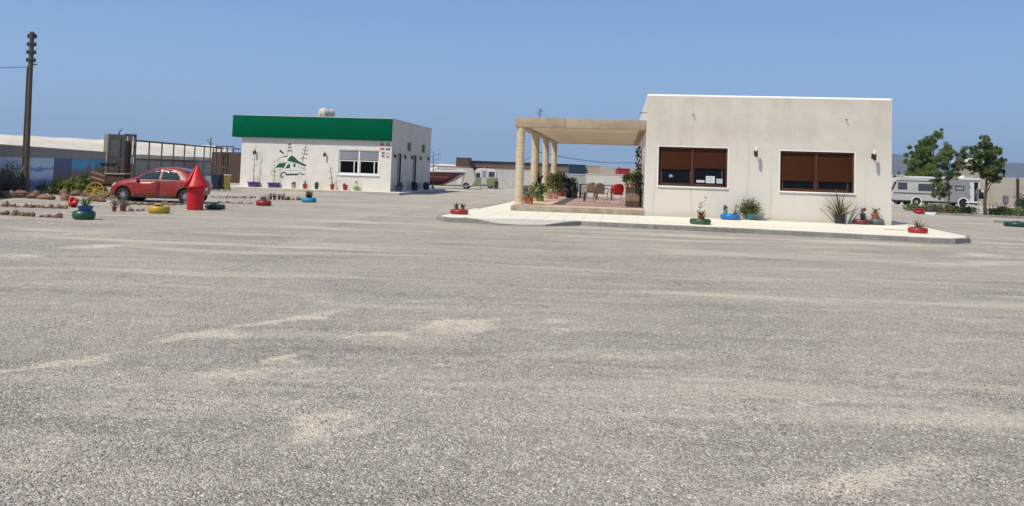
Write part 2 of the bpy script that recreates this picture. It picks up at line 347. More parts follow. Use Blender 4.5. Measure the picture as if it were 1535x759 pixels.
# leaves
def blade_plant(mb, n, length, width, rnd, base=(0, 0, 0), rise=(20, 85), droop=0.5, segs=5, spread=0.05):
    for i in range(n):
        az = 2 * math.pi * (i / n) + rnd.uniform(-.4, .4) + i * 2.4
        el = R_(rnd.uniform(*rise)); L_ = length * rnd.uniform(.7, 1.1)
        d = Vector((math.cos(az), math.sin(az), 0)); side = Vector((-math.sin(az), math.cos(az), 0))
        p = Vector(base) + d * spread * rnd.random(); o = len(mb.v); e = el
        for k in range(segs + 1):
            t = k / segs; wd = width * (0.55 + 1.2 * t * (1 - t)) * (1 - t ** 2.2) + 0.001
            nn = d * (-math.sin(e)) + Vector((0, 0, math.cos(e)))
            mb.v += [p - side * wd / 2 + nn * wd * .22, p.copy(), p + side * wd / 2 + nn * wd * .22]
            p = p + (d * math.cos(e) + Vector((0, 0, math.sin(e)))) * (L_ / segs)
            e -= droop * rnd.uniform(.6, 1.3) / segs * (0.4 + 1.2 * t) * math.cos(el * .8)
        for k in range(segs):
            a = o + 3 * k
            mb.f += [(a, a + 1, a + 4, a + 3), (a + 1, a + 2, a + 5, a + 4)]
def leaf(mb, p, d, size, rnd, ratio=0.45):
    d = d.normalized(); a = Vector((rnd.gauss(0, 1), rnd.gauss(0, 1), rnd.gauss(0, 1)))
    s_ = d.cross(a)
    if s_.length < 1e-4: s_ = Vector((1, 0, 0))
    s_.normalize(); nn = d.cross(s_); o = len(mb.v); wd = size * ratio
    mb.v += [p, p + d * size * .45 + s_ * wd * .5 + nn * wd * .15, p + d * size, p + d * size * .45 - s_ * wd * .5 + nn * wd * .15]
    mb.f += [(o, o + 1, o + 2, o + 3)]
def leaf_cloud(mb, c, r, n, size, rnd, ratio=0.45, upb=0.2):
    c = Vector(c)
    for i in range(n):
        v = Vector((rnd.gauss(0, 1), rnd.gauss(0, 1), rnd.gauss(0, 1))).normalized() * (rnd.random() ** 0.45)
        p = c + Vector((v.x * r[0], v.y * r[1], v.z * r[2]))
        d = v + Vector((rnd.gauss(0, .6), rnd.gauss(0, .6), rnd.gauss(0, .6) + upb))
        leaf(mb, p, d, size * rnd.uniform(.6, 1.3), rnd, ratio)

rnd = random.Random(7)

# ------------------------------------------------------------------ shared materials
GRAVEL = gravel_material('grey_gravel')
PLASTER = M('white_plaster', (0.56, 0.51, 0.435), .9, .07, 1.3, .35, 22, second=(0.64, 0.59, 0.515), dirt=((0.48, 0.42, 0.335), .8, .50, .85))
def weather(mt):
    t = mt.node_tree; L = t.links.new; b = t.nodes['Principled BSDF']; src = b.inputs['Base Color'].links[0].from_socket
    tc = N(t, 'TexCoord'); sx = N(t, 'SeparateXYZ'); L(tc.outputs['Object'], sx.inputs[0])
    n1 = N(t, 'TexNoise'); n1.inputs['Scale'].default_value = .9; n1.inputs['Detail'].default_value = 6; L(tc.outputs['Object'], n1.inputs['Vector'])
    mp = N(t, 'Mapping'); mp.inputs['Scale'].default_value = (5, 5, .35); L(tc.outputs['Object'], mp.inputs[0])
    n2 = N(t, 'TexNoise'); n2.inputs['Scale'].default_value = 1; n2.inputs['Detail'].default_value = 5; L(mp.outputs[0], n2.inputs['Vector'])
    a1 = N(t, 'Math', operation='MULTIPLY_ADD'); a1.inputs[1].default_value = 2.2; L(n1.outputs['Fac'], a1.inputs[0]); L(sx.outputs['Z'], a1.inputs[2])
    r1 = N(t, 'MapRange'); r1.interpolation_type = 'SMOOTHSTEP'; r1.inputs['From Min'].default_value = 2.3; r1.inputs['From Max'].default_value = 4.6; r1.inputs['To Max'].default_value = 1.0; L(a1.outputs[0], r1.inputs['Value'])
    m1 = N(t, 'Mix', data_type='RGBA'); m1.inputs['A'].default_value = (0.63, 0.59, 0.52, 1); L(r1.outputs[0], m1.inputs['Factor']); L(src, m1.inputs['B'])
    r2 = N(t, 'MapRange'); r2.inputs['From Min'].default_value = .56; r2.inputs['From Max'].default_value = .75; r2.inputs['To Max'].default_value = .5; L(n2.outputs['Fac'], r2.inputs['Value'])
    m2 = N(t, 'Mix', data_type='RGBA'); m2.inputs['B'].default_value = (0.47, 0.41, 0.33, 1); L(r2.outputs[0], m2.inputs['Factor']); L(m1.outputs['Result'], m2.inputs['A'])
    # splash dirt at the foot
    a3 = N(t, 'Math', operation='MULTIPLY_ADD'); a3.inputs[1].default_value = -.5; L(n1.outputs['Fac'], a3.inputs[0]); L(sx.outputs['Z'], a3.inputs[2])
    r3 = N(t, 'MapRange'); r3.inputs['From Min'].default_value = .10; r3.inputs['From Max'].default_value = -.08; r3.inputs['To Max'].default_value = .55; L(a3.outputs[0], r3.inputs['Value'])
    m3 = N(t, 'Mix', data_type='RGBA'); m3.inputs['B'].default_value = (0.52, 0.45, 0.36, 1); L(r3.outputs[0], m3.inputs['Factor']); L(m2.outputs['Result'], m3.inputs['A'])
    L(m3.outputs['Result'], b.inputs['Base Color'])
weather(PLASTER)
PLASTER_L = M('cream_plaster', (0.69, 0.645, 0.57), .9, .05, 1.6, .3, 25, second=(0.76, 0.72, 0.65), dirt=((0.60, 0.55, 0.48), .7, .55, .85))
CAPWHITE = M('limewash_and_sunlit_white', (0.80, 0.79, 0.76), .85, .03, 3)
TILE = M('cream_paving', (0.78, 0.725, 0.59), .8, .05, 5, .08, 60, rand=.035, dirt=((0.60, 0.53, 0.42), 1.5, .58, .85))
KERB = M('grey_kerb_concrete', (0.25, 0.235, 0.215), .9, .18, 6, .3, 60, rand=.12, dirt=((.40,.36,.30), 2.5, .55, .8))
MORTAR = M('pale_mortar', (0.52, 0.48, 0.42), .95, .1, 8)
SANDSTONE = M('tan_concrete', (0.36, 0.275, 0.18), .9, .18, 2.2, .25, 30, second=(0.45, 0.355, 0.245), dirt=((0.30, 0.235, 0.165), 1.2, .52, .80))
COLUMN = M('tan_column', (0.54, 0.425, 0.285), .9, .12, 2.5, .2, 30, second=(0.62, 0.51, 0.36), dirt=((0.42, 0.33, 0.22), 1.4, .55, .85), stretch=(1, 1, 1.6))
BROWNFR = M('brown_window_frame', (0.085, 0.025, 0.0075), .6, .15, 5, stretch=(1, 1, 6))
BROWNSH = M('brown_roller_shutter', (0.055, 0.0165, 0.005), .75, .12, 4, spec=.15)
GLASS = glassmat('dark_glass', (0.006, 0.006, 0.007), .04, .12)
GLASSG = glassmat('tinted_glass', (0.05, 0.075, 0.085), .05)
WHITEP = M('white_paint', (0.78, 0.78, 0.77), .45, .04, 6)
GREENP = M('green_fascia_paint', (0.0, 0.10, 0.046), .85, .11, 1.6, spec=.04)
GREYSH = M('grey_shutter', (0.25, 0.26, 0.28), .6, .05, 4)
GREYM = M('grey_steel', (0.22, 0.215, 0.205), .6, .12, 6, metallic=.2)
BLACKM = M('black_metal', (0.015, 0.014, 0.014), .5, .2, 8)
LAMPGL = M('cream_lamp_glass', (0.72, 0.66, 0.48), .3, .03, 5)
TERRA = M('terracotta', (0.36, 0.115, 0.052), .85, .18, 9, .1, 60, rand=.12)
TERRAD = M('dark_terracotta', (0.22, 0.045, 0.028), .8, .2, 9, rand=.1)
SOIL = M('potting_soil', (0.055, 0.036, 0.024), .95, .3, 20, .4, 60)
WOOD = M('weathered_wood', (0.23, 0.165, 0.105), .85, .25, 3, .2, 40, stretch=(5, 5, 1), rand=.12)
WOODD = M('dark_wood', (0.085, 0.05, 0.03), .8, .3, 3, .2, 40, stretch=(1, 1, 5))
RUBBER = M('black_rubber', (0.017, 0.016, 0.016), .75, .25, 10)
CONC = M('grey_concrete', (0.24, 0.225, 0.205), .92, .14, 1.5, .2, 30, dirt=((0.15, 0.135, 0.12), 1.1, .5, .8))
ROCK = M('reddish_rock', (0.17, 0.085, 0.05), .92, .45, 7, .6, 18, rand=.35, second=(0.33, 0.205, 0.135))
LEAF_G = leafmat('leaf_green', (0.035, 0.075, 0.018), (0.13, 0.19, 0.045))
LEAF_D = leafmat('leaf_dark', (0.012, 0.028, 0.009), (0.05, 0.085, 0.022))
LEAF_Y = leafmat('leaf_yellow_green', (0.10, 0.15, 0.025), (0.27, 0.31, 0.06))
LEAF_O = leafmat('leaf_olive', (0.085, 0.085, 0.035), (0.19, 0.17, 0.075))
LEAF_BRZ = leafmat('leaf_bronze', (0.13, 0.095, 0.042), (0.27, 0.205, 0.10))
LEAF_EUC = leafmat('leaf_eucalyptus', (0.075, 0.115, 0.040), (0.26, 0.32, 0.135))
LEAF_RED = leafmat('leaf_red', (0.10, 0.015, 0.012), (0.26, 0.07, 0.05))
PETAL = leafmat('petal_red', (0.42, 0.02, 0.03), (0.62, 0.10, 0.10))
STEM = M('plant_stem', (0.13, 0.105, 0.06), .85, .25, 9)
BARK = M('bark', (0.085, 0.062, 0.045), .95, .3, 8, .5, 30, stretch=(1, 1, .25))
def paint(name, col, rough=.45, coat=.0, **k): return M(name, col, rough, k.pop('var', .10), k.pop('scale', 5), coat=coat, **k)

# ================================================================== THE SETTING
def gz(xx, yy):
    z = terr(yy)
    if -2 < yy < 25 and abs(xx) < 40:
        fade = min(1, max(0, (25 - yy) / 6))
        z += fade * (0.020 * noise.noise(Vector((xx * .35, yy * .35, 1))) + 0.010 * noise.noise(Vector((xx * 1.3, yy * 1.3, 5)))) - 0.012 * fade
    return z
def make_ground():
    ys = [-60, -20, -5]; y = 0.0
    while y < 46: ys.append(y); y += 0.3 if y < 16 else 0.6
    while y < 100: ys.append(y); y += 1.5
    ys += [130, 200, 400, 1000, 3000, 9000]
    xs = [-9000, -4000, -1000, -300, -120, -70, -45]; x = -34.0
    while x < 34: xs.append(x); x += 0.5
    xs += [34, 45, 70, 120, 300, 1000, 4000, 9000]
    mb = MB()
    for yy in ys:
        for xx in xs:
            mb.v.append(Vector((xx, yy, gz(xx, yy))))
    n = len(xs)
    for j in range(len(ys) - 1):
        for i in range(n - 1):
            a = j * n + i; mb.f.append((a, a + 1, a + n + 1, a + n))
    o = mb.build('gravel_ground', GRAVEL, smooth='all'); tag(o, kind='structure')
    return o
ground = make_ground()

# distant mountains across the bay
def mountains():
    mb = MB(); D = 7000.0
    MT = M('mountain_rock', (0.07, 0.065, 0.055), .95, .3, .002, second=(0.11, 0.10, 0.08))
    prof = [(1180, 262), (1240, 247), (1290, 236), (1337, 231), (1352, 233), (1370, 238), (1400, 243), (1440, 247), (1470, 246), (1500, 243), (1520, 244), (1535, 246), (1580, 252), (1650, 262), (1750, 281)]
    pts = []
    for i in range(len(prof) - 1):
        for k in range(6):
            t = k / 6; px = prof[i][0] * (1 - t) + prof[i + 1][0] * t; py = prof[i][1] * (1 - t) + prof[i + 1][1] * t
            pts.append(AT(px, py + 1.2 * noise.noise(Vector((px * .05, 0, 0))), D))
    for rr, (dy, hf) in enumerate([(-900, 0.0), (-550, .45), (-250, .8), (0, 1.0), (600, .5), (1200, -.02)]):
        for p in pts:
            mb.v.append(Vector((p.x, D + dy + 160 * noise.noise(p * .003), (p.z * hf + (40 * noise.noise(p * .004 + Vector((0, rr, 0))) if 0 < hf < 1 else 0)) - 1)))
    n = len(pts)
    for j in range(5):
        for i in range(n - 1): mb.f.append((j * n + i, j * n + i + 1, (j + 1) * n + i + 1, (j + 1) * n + i))
    tag(mb.build('mountains', MT, smooth='all'), kind='structure')
mountains()

# ---------------------------------------------------------------- big pavement in front of the white house
SWZ = 0.14
sw = thing('pavement', (RX, RY, 0), -RYAW); tag(sw, kind='structure')
# outline in the frame of the house, counter-clockwise
front = [(-6.62, -5.55), (-6.2, -6.15), (-5.2, -6.22), (-4.5, -6.6), (-3.1, -6.3), (-2.55, -5.75), (-2.1, -5.28), (2.5, -5.55), (5.2, -5.9), (7.8, -6.3), (8.4, -6.26), (9.05, -5.6), (9.45, -4.6)]
outline = front + [(9.75, -.6), (9.9, 3.0), (9.9, 17.5), (-6.35, 17.5), (-6.3, 9.0), (-6.6, -.3)]
def inside(x, y, poly):
    r = False; n = len(poly)
    for i in range(n):
        x0, y0 = poly[i]; x1, y1 = poly[(i + 1) % n]
        if (y0 > y) != (y1 > y) and x < (x1 - x0) * (y - y0) / (y1 - y0) + x0: r = not r
    return r
def drop(x, y):
    """height of the paved surface: it dips to a ramp at the front left"""
    a = max(0, 1 - abs(x + 3.8) / 1.5) * max(0, min(1, (-4.9 - y) / 1.2))
    return SWZ - 0.11 * min(1, a * 1.5)
def offset_in(poly, d):
    n = len(poly); out = []
    for i in range(n):
        p0 = Vector(poly[i - 1]); p1 = Vector(poly[i]); p2 = Vector(poly[(i + 1) % n])
        d1 = (p1 - p0).normalized(); d2 = (p2 - p1).normalized(); n1 = Vector((-d1.y, d1.x)); n2 = Vector((-d2.y, d2.x))
        b = (n1 + n2); b = b / max(.3, b.dot(n1)); out.append((p1 + b * d)[:])
    return out
inner = offset_in(outline, 0.115)
# bed of mortar under tiles and kerb stones
bed = MB(); n = len(inner)
o0 = len(bed.v)
bedpoly = offset_in(outline, 0.02)
bb = bmesh.new(); vs = [bb.verts.new((x, y, drop(x, y) - .012)) for x, y in bedpoly]; fc = bb.faces.new(vs)
ex = bmesh.ops.extrude_face_region(bb, geom=[fc]); [setattr(v.co, 'z', -0.05) for v in ex['geom'] if isinstance(v, bmesh.types.BMVert)]
bmesh.ops.recalc_face_normals(bb, faces=bb.faces)
MB().bm(bb).build('bedding', MORTAR, sw)
# paving tiles clipped to the outline
TS = 0.6; tcount = 0
def clip_tile(x0, y0, x1, y1, poly):
    b = bmesh.new(); vv = [b.verts.new((x, y, 0)) for x, y in ((x0, y0), (x1, y0), (x1, y1), (x0, y1))]; b.faces.new(vv)
    nn = len(poly)
    for i in range(nn):
        p = Vector((*poly[i], 0)); q = Vector((*poly[(i + 1) % nn], 0)); dd = (q - p)
        if dd.length < 1e-5: continue
        nr = Vector((dd.y, -dd.x, 0)).normalized()
        cx, cy = (x0 + x1) / 2, (y0 + y1) / 2
        # only nearby edges
        t = max(0, min(1, ((Vector((cx, cy, 0)) - p).dot(dd)) / dd.length_squared))
        if (p + dd * t - Vector((cx, cy, 0))).length > 0.62: continue
        bmesh.ops.bisect_plane(b, geom=b.verts[:] + b.edges[:] + b.faces[:], plane_co=p, plane_no=nr, clear_outer=True)
    return b
tile_me = MB().cbox(-TS / 2 + .004, TS / 2 - .004, -TS / 2 + .004, TS / 2 - .004, -.03, 0, c=.004).mesh('paving_tile', TILE)
y = -6.9
while y < 0.0:
    x = -6.9
    while x < 10.0:
        cs = [(x + .0, y + .0), (x + TS, y), (x + TS, y + TS), (x, y + TS)]
        ins = [inside(a, b, inner) for a, b in cs]
        g = .004
        if all(ins) and abs(drop(x + .3, y + .3) - SWZ) < 1e-4 and all(abs(drop(a, b) - SWZ) < 1e-4 for a, b in cs):
            if not (y + TS > 0.0):
                inst('paving_tile', tile_me, sw, (x + TS / 2, y + TS / 2, SWZ + rnd.uniform(-.0015, .0015)), (0, 0, rnd.choice((0, math.pi / 2, math.pi)))); tcount += 1
        elif any(ins):
            b = clip_tile(x + g, y + g, x + TS - g, y + TS - g, inner)
            if len(b.faces):
                for v in b.verts: v.co.z = drop(v.co.x, v.co.y) - .0005
                MB().bm(b).build('paving_tile', TILE, sw); tcount += 1
            else: b.free()
        x += TS
    y += TS
# strips beside and behind the house (out of the tiled area)
part('side_slab', TILE, sw, 8.72, 9.76, 0.0, 17.3, .0, SWZ - .003)
part('side_slab', TILE, sw, -6.2, -5.06, 0.0, 17.3, .0, SWZ - .003)
# kerb stones along the outline
ksz = 0.6; nk = 0
pl = front + [(9.75, -.6), (9.9, 3.0), (9.9, 9.0)]
pl = [(-6.3, 9.0), (-6.6, -.3)] + pl
segs = []
for i in range(len(pl) - 1):
    p = Vector(pl[i]); q = Vector(pl[i + 1]); L_ = (q - p).length; k = max(1, round(L_ / ksz))
    for j in range(k): segs.append((p.lerp(q, j / k), p.lerp(q, (j + 1) / k)))
for p, q in segs:
    d = (q - p).normalized(); nr = Vector((-d.y, d.x)); g = .006
    a = p + d * g; b = q - d * g; c_ = b + nr * .105; e_ = a + nr * .105
    mb = MB(); zz = [drop(v.x, v.y) + .0 for v in (a, b, c_, e_)]
    vs = [(v.x, v.y, -.05) for v in (a, b, c_, e_)]
    ins_ = 0.012
    top = []
    for v, z in zip((a, b, c_, e_), zz): top.append((v.x, v.y, z))
    low = [(top[0][0], top[0][1], top[0][2] - ins_), (top[1][0], top[1][1], top[1][2] - ins_)]
    t0 = (a + nr * ins_); t1 = (b + nr * ins_)
    vs += [low[0], low[1], top[2], top[3], (t0.x, t0.y, zz[0]), (t1.x, t1.y, zz[1])]
    mb.add(vs, [(3, 2, 1, 0), (0, 1, 5, 4), (4, 5, 9, 8), (8, 9, 6, 7), (1, 2, 6, 9, 5), (2, 3, 7, 6), (3, 0, 4, 8, 7)])
    mb.build('kerb_stone', KERB, sw); nk += 1

# ---------------------------------------------------------------- white house with two brown windows
rb = thing('white_house', (RX, RY, 0), -RYAW, 'flat roofed white plastered house with two brown shuttered windows and a pergola terrace', 'house')
RW, RD, RH = 8.705, 16.4, 4.69
def wall_with_holes(mb, x0, x1, z0, z1, holes, y0, y1):
    """wall in x,z with rectangular holes, thickness y0..y1 (front at y0)"""
    xs = sorted({x0, x1, *[h[0] for h in holes], *[h[1] for h in holes]}); zs = sorted({z0, z1, *[h[2] for h in holes], *[h[3] for h in holes]})
    for i in range(len(xs) - 1):
        for j in range(len(zs) - 1):
            cx, cz = (xs[i] + xs[i + 1]) / 2, (zs[j] + zs[j + 1]) / 2
            if any(h[0] < cx < h[1] and h[2] < cz < h[3] for h in holes): continue
            for yy, fl in ((y0, False), (y1, True)):
                o = len(mb.v); mb.v += [Vector((xs[i], yy, zs[j])), Vector((xs[i + 1], yy, zs[j])), Vector((xs[i + 1], yy, zs[j + 1])), Vector((xs[i], yy, zs[j + 1]))]
                mb.f.append((o, o + 1, o + 2, o + 3) if not fl else (o + 3, o + 2, o + 1, o))
    for h in holes:
        a, b, c, d = h
        for q in ([(a, y0, c), (a, y1, c), (a, y1, d), (a, y0, d)], [(b, y1, c), (b, y0, c), (b, y0, d), (b, y1, d)], [(a, y1, c), (a, y0, c), (b, y0, c), (b, y1, c)], [(a, y0, d), (a, y1, d), (b, y1, d), (b, y0, d)]):
            o = len(mb.v); mb.v += [Vector(p) for p in q]; mb.f.append((o, o + 1, o + 2, o + 3))
W1 = (0.47, 2.98, 1.27, 2.725); W2 = (4.845, 7.435, 1.225, 2.69)
RHB = RH - 0.07
mb = MB(); wall_with_holes(mb, 0, RW, 0.02, RHB, [W1, W2], 0, .28)
mb.build('front_wall', PLASTER, rb)
mb = MB()
mb.add([(0, .0, .02), (0, RD, .02), (0, RD, RHB), (0, .0, RHB)], [(0, 3, 2, 1)][::1]); mb.add([(.28, .28, .02), (.28, RD, .02), (.28, RD, RHB), (.28, .28, RHB)], [(0, 1, 2, 3)])
mb.build('side_wall', CAPWHITE, rb)  # sunlit side made whiter than the other walls, sun put in its colour
mb = MB(); mb.add([(RW, .0, .02), (RW, RD, .02), (RW, RD, RHB), (RW, .0, RHB)], [(0, 1, 2, 3)]); mb.add([(RW - .28, .28, .02), (RW - .28, RD, .02), (RW - .28, RD, RHB), (RW - .28, .28, RHB)], [(3, 2, 1, 0)])
mb.build('side_wall', PLASTER, rb)
part('rear_wall', PLASTER, rb, .01, RW - .01, RD - .28, RD - .01, .02, RHB)
part('roof_slab', CONC, rb, .29, RW - .29, .29, RD - .3, 4.1, 4.3)
part('room_floor', CONC, rb, .29, RW - .29, .29, RD - .3, .02, .12)
part('room_partition', M('room_paint', (0.25, 0.24, 0.22), .9), rb, .3, RW - .3, 4.5, 4.6, .12, 4.1)
# rounded parapet cap on the four wall tops; sun on its edge painted white
def cap_profile(t=.28, r=.07):
    return [(0, 0)] + [(r - r * math.cos(a), r * math.sin(a)) for a in [math.pi / 2 * k / 5 for k in range(1, 6)]] + [(t - r + r * math.cos(a), r * math.sin(a)) for a in [math.pi / 2 * (1 - k / 5) for k in range(0, 6)]]
cp = cap_profile(); mb = MB()
ring = []
for (px, py) in cp:
    ring.append([(px, px, RHB + py), (RW - px, px, RHB + py), (RW - px, RD - px, RHB + py), (px, RD - px, RHB + py)])
for i in range(len(ring) - 1):
    for k in range(4):
        k2 = (k + 1) % 4; mb.add([ring[i][k], ring[i][k2], ring[i + 1][k2], ring[i + 1][k]], [(0, 1, 2, 3)])
mb.build('parapet_cap', CAPWHITE, rb, smooth=True)
def house_window(W, split, drops, name_open):
    x0, x1, z0, z1 = W
    wn = thing('window', (0, 0, 0)); wn.parent = rb
    fr = MB(); t = .055; yf, yb = .07, .15
    for b in ((x0 + .002, x1 - .002, z1 - t, z1 - .002), (x0 + .002, x1 - .002, z0 + .002, z0 + t), (x0 + .002, x0 + t, z0 + t, z1 - t), (x1 - t, x1 - .002, z0 + t, z1 - t)):
        fr.cbox(b[0], b[1], yf, yb, b[2], b[3], c=.006)
    xm = x0 + (x1 - x0) * split
    fr.cbox(xm - .03, xm + .03, yf - .004, yb, z0 + t, z1 - t, c=.006)
    fr.build('window_frame', BROWNFR, wn, smooth=True)
    for (a, b, zd, sash) in ((x0 + t, xm - .03, drops[0], name_open[0]), (xm + .03, x1 - t, drops[1], name_open[1])):
        sh = MB(); z = z1 - t; sl_ = .045
        while z - sl_ > zd:
            sh.cbox(a + .004, b - .004, yf + .022, yf + .04, z - sl_ + .003, z - .001, c=.006); z -= sl_
        sh.cbox(a + .004, b - .004, yf + .012, yf + .05, zd - .025, z - .001, c=.005)
        tag(sh.build('roller_shutter', BROWNSH, wn, smooth=True), kind='stuff')
        sa = MB(); s0, s1 = a + sash[0], b - sash[1]; w_ = .05
        for bx in ((s0, s1, z0 + t, z0 + t + w_), (s0, s0 + w_, z0 + t + w_, zd), (s1 - w_, s1, z0 + t + w_, zd)):
            sa.cbox(bx[0], bx[1], yf + .055, yb + .01, bx[2], bx[3], c=.005)
        sa.build('sash', BROWNFR, wn, smooth=True)
        part('glass_pane', GLASS, wn, a + .003, b - .003, yb - .02, yb - .012, z0 + t, z1 - t)
    sill = MB(); sill.cbox(x0 - .035, x1 + .035, -.055, .075, z0 - .05, z0 + .001, c=.012); sill.build('sill', CAPWHITE, wn, smooth=True)
    # thin white reveal band round the opening
    rv = MB()
    for b in ((x0 - .03, x0 - .001, z0, z1 + .03), (x1 + .001, x1 + .03, z0, z1 + .03), (x0, x1, z1 + .001, z1 + .03)): rv.box(b[0], b[1], -.006, .03, b[2], b[3])
    rv.build('reveal', CAPWHITE, wn)
    return wn
w1n = house_window(W1, .495, (1.92, 1.985), ((.04, .0), (.0, .10)))
w2n = house_window(W2, .495, (1.63, 1.64), ((.03, .0), (.02, .12)))
PAPER = M('paper', (0.62, 0.63, 0.64), .8, .05, 30); PRINT = M('grey_print', (0.25, 0.26, 0.28), .8, .2, 30)
PAPERB = M('blue_paper', (0.40, 0.55, 0.62), .8, .1, 30)
def notice(px0, px1, py0, py1, mat, lines):
    xa, za = RF(px0, py1, .12); xb, zb = RF(px1, py0, .12)
    o = part('notice', mat, w1n, xa, xb, .124, .1295, za, zb)
    for k in range(lines):
        z = zb - (zb - za) * (k + 1) / (lines + 1.2)
        part('print_line', PRINT, o, xa + .03, xb - .03 - .05 * (k % 2), .121, .1239, z - .008, z + .008)
    return o
nn = notice(1058, 1071.5, 264.5, 274.5, PAPER, 4)
notice(1074, 1083, 268.5, 275, PAPERB, 2); notice(1044, 1056, 270.5, 273.5, PAPER, 1)
xa, za = RF(1003.5, 266, .12); m_ = MB()
for b in ((0, .02, 0, .1), (.045, .06, 0, .1), (.085, .105, 0, .1), (0, .105, .08, .1)): m_.box(xa + b[0], xa + b[1], .124, .1295, za + b[2], za + b[3])
m_.build('notice', PAPER, w1n)
# outside wall lamps
def wall_lamp(name, loc, rotz, label, grp, arm=.26, sc=1.0):
    t = thing(name, loc, rotz, label, 'lamp', grp); t.scale = (sc, sc, sc)
    MB().cbox(-.045, .045, -.02, 0, -.09, .09, c=.006).build('wall_plate', BLACKM, t, smooth=True)
    MB().tube([(0, -.01, 0), (0, -arm * .6, 0), (0, -arm + .02, .0)], .018, 8).build('bracket', BLACKM, t, smooth=True)
    MB().lathe([(.03, -.16), (.05, -.15), (.055, .05), (.058, .06)], 14, Matrix.Translation((0, -arm, 0))).build('lamp_body', BLACKM, t, smooth=True)
    MB().lathe([(.045, .06), (.05, .09), (.05, .19), (.035, .225), (.012, .235)], 14, Matrix.Translation((0, -arm, 0))).build('lamp_shade', LAMPGL, t, smooth=True)
    return t
for px, py, lab in ((1132, 229.5, 'black and cream wall lamp on the white house between its two brown windows'), (1308, 234.5, 'black and cream wall lamp on the white house next to its outer corner')):
    x, z = RF(px, py); wall_lamp('wall_lamp', rworld(x, 0, z), -RYAW, lab, 'lamps on the white house')
# small iron bracket on the side wall above the pergola
p_ = MB().tube([(-.001, .1, 3.98), (-.22, .1, 3.98), (-.25, .1, 3.93)], .015, 6).build('wall_hook', BLACKM, rb)

for px, py in ((1039, 172), (1268, 179.5)):
    x, z = RF(px, py); MB().tube([(x, .01, z), (x, -.06, z), (x + .03, -.09, z - .03)], .016, 6).build('wall_hook', BLACKM, rb)

# ---------------------------------------------------------------- pergola terrace
pg = thing('pergola', (RX, RY, 0), -RYAW, 'tan concrete pergola with four round columns and cross joists beside the white house', 'pergola')
DZ = 0.325; PW = 5.04; PD = 16.2
MB().cbox(-PW, -.005, .03, PD, .0, DZ, c=.012).build('terrace_step', M('step_concrete', (0.36, 0.30, 0.225), .9, .2, 2.5, .25, 30, dirt=((0.23, 0.185, 0.135), 1.5, .5, .75)), pg, smooth=True)
part('terrace_floor', M('pink_terrace_tiles', (0.60, 0.40, 0.29), .7, .10, 3, .1, 20, second=(0.68, 0.49, 0.38)), pg, -PW + .5, -.05, .30, PD - .3, DZ - .01, DZ + .006)
part('floor_border', M('sunlit_border_tiles', (0.66, 0.60, 0.50), .8, .08, 4), pg, -PW + .02, -PW + .498, .06, PD - .3, DZ - .01, DZ + .005)  # pale edge slabs; the sunlit strip along them is put in their colour
BZ0, BZ1 = 3.335, 3.70
def col_profile(h, r):
    pr = [(r * 1.18, 0), (r * 1.2, .05), (r * 1.12, .09), (r * 1.02, .12)]; z = .14
    while z < h - .02:
        pr += [(r, z), (r * 1.003, z + .06), (r * 1.002, z + .118), (r * .982, z + .129)]; z += .14
    pr.append((r, h)); return pr
colme = MB().lathe(col_profile(BZ0 - DZ - .002, .165), 22).mesh('column', COLUMN, smooth='all')
for k in range(4): inst('column', colme, pg, (-PW + .27, .27 + k * 5.15, DZ + .001), (0, 0, k * 1.3))
bw = .34
MB().cbox(-PW + .06, -PW + 2.0, .08, .08 + bw, BZ0, BZ1, c=.012).build('beam', SANDSTONE, pg, smooth=True)
MB().cbox(-PW + 2.006, -.006, .08, .08 + bw, BZ0, BZ1 - .003, c=.012).build('beam', SANDSTONE, pg, smooth=True)
MB().cbox(-PW + .06, -PW + .06 + bw, .08 + bw + .003, PD - bw, BZ0, BZ1, c=.012).build('beam', SANDSTONE, pg, smooth=True)
MB().cbox(-PW + .06, -.006, PD - bw + .003, PD, BZ0, BZ1, c=.012).build('beam', SANDSTONE, pg, smooth=True)
MB().cbox(-.25, -.006, .08 + bw + .003, PD - bw, BZ0, BZ1, c=.012).build('beam', SANDSTONE, pg, smooth=True)
# close set cross joists: from a low eye they close up to a ceiling, the high sun falls between them
JOI = M('tan_joist', (0.42, 0.345, 0.245), .9, .12, 1.5, second=(0.50, 0.42, 0.31), rand=.10, stretch=(.3, 2, 2))
jme = MB().cbox(-PW + .06 + bw + .004, -.254, -.03, .03, -.10, .10, c=.006).mesh('joist', JOI)
y_ = .08 + bw + .16
while y_ < PD - bw - .1:
    inst('joist', jme, pg, (0, y_, BZ0 + .125)); y_ += .34

# ---------------------------------------------------------------- low house with the green fascia
lb = thing('low_house', (LX, LY, 0), -LYAW, 'small white flat roofed building with a deep green fascia and a painted camper van', 'building')
LW, LD, LH = 9.576, 10.22, 4.59; LZ = .15
slab = thing('step_slab', (LX, LY, 0), -LYAW); tag(slab, 'low grey concrete step slab round the building with the green fascia', 'step')
MB().cbox(-10.25, .95, -1.35, LD + 1.2, -.45, LZ, c=.02).build('slab', M('slab_concrete', (0.40, 0.365, 0.315), .9, .14, 1.8, .2, 30), slab, smooth=True)
part('slab_facing', M('pale_cement_top', (0.66, 0.62, 0.54), .9, .08, 2), slab, -10.2, .90, -1.30, LD + 1.1, LZ - .01, LZ + .004)
LWN = (-3.31, -.745, 1.10, 2.60)
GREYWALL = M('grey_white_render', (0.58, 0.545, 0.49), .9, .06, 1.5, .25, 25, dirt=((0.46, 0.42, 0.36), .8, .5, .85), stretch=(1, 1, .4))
mb = MB(); wall_with_holes(mb, -LW, 0, LZ, LH - .16, [LWN], 0, .22); mb.build('front_wall', PLASTER_L, lb)
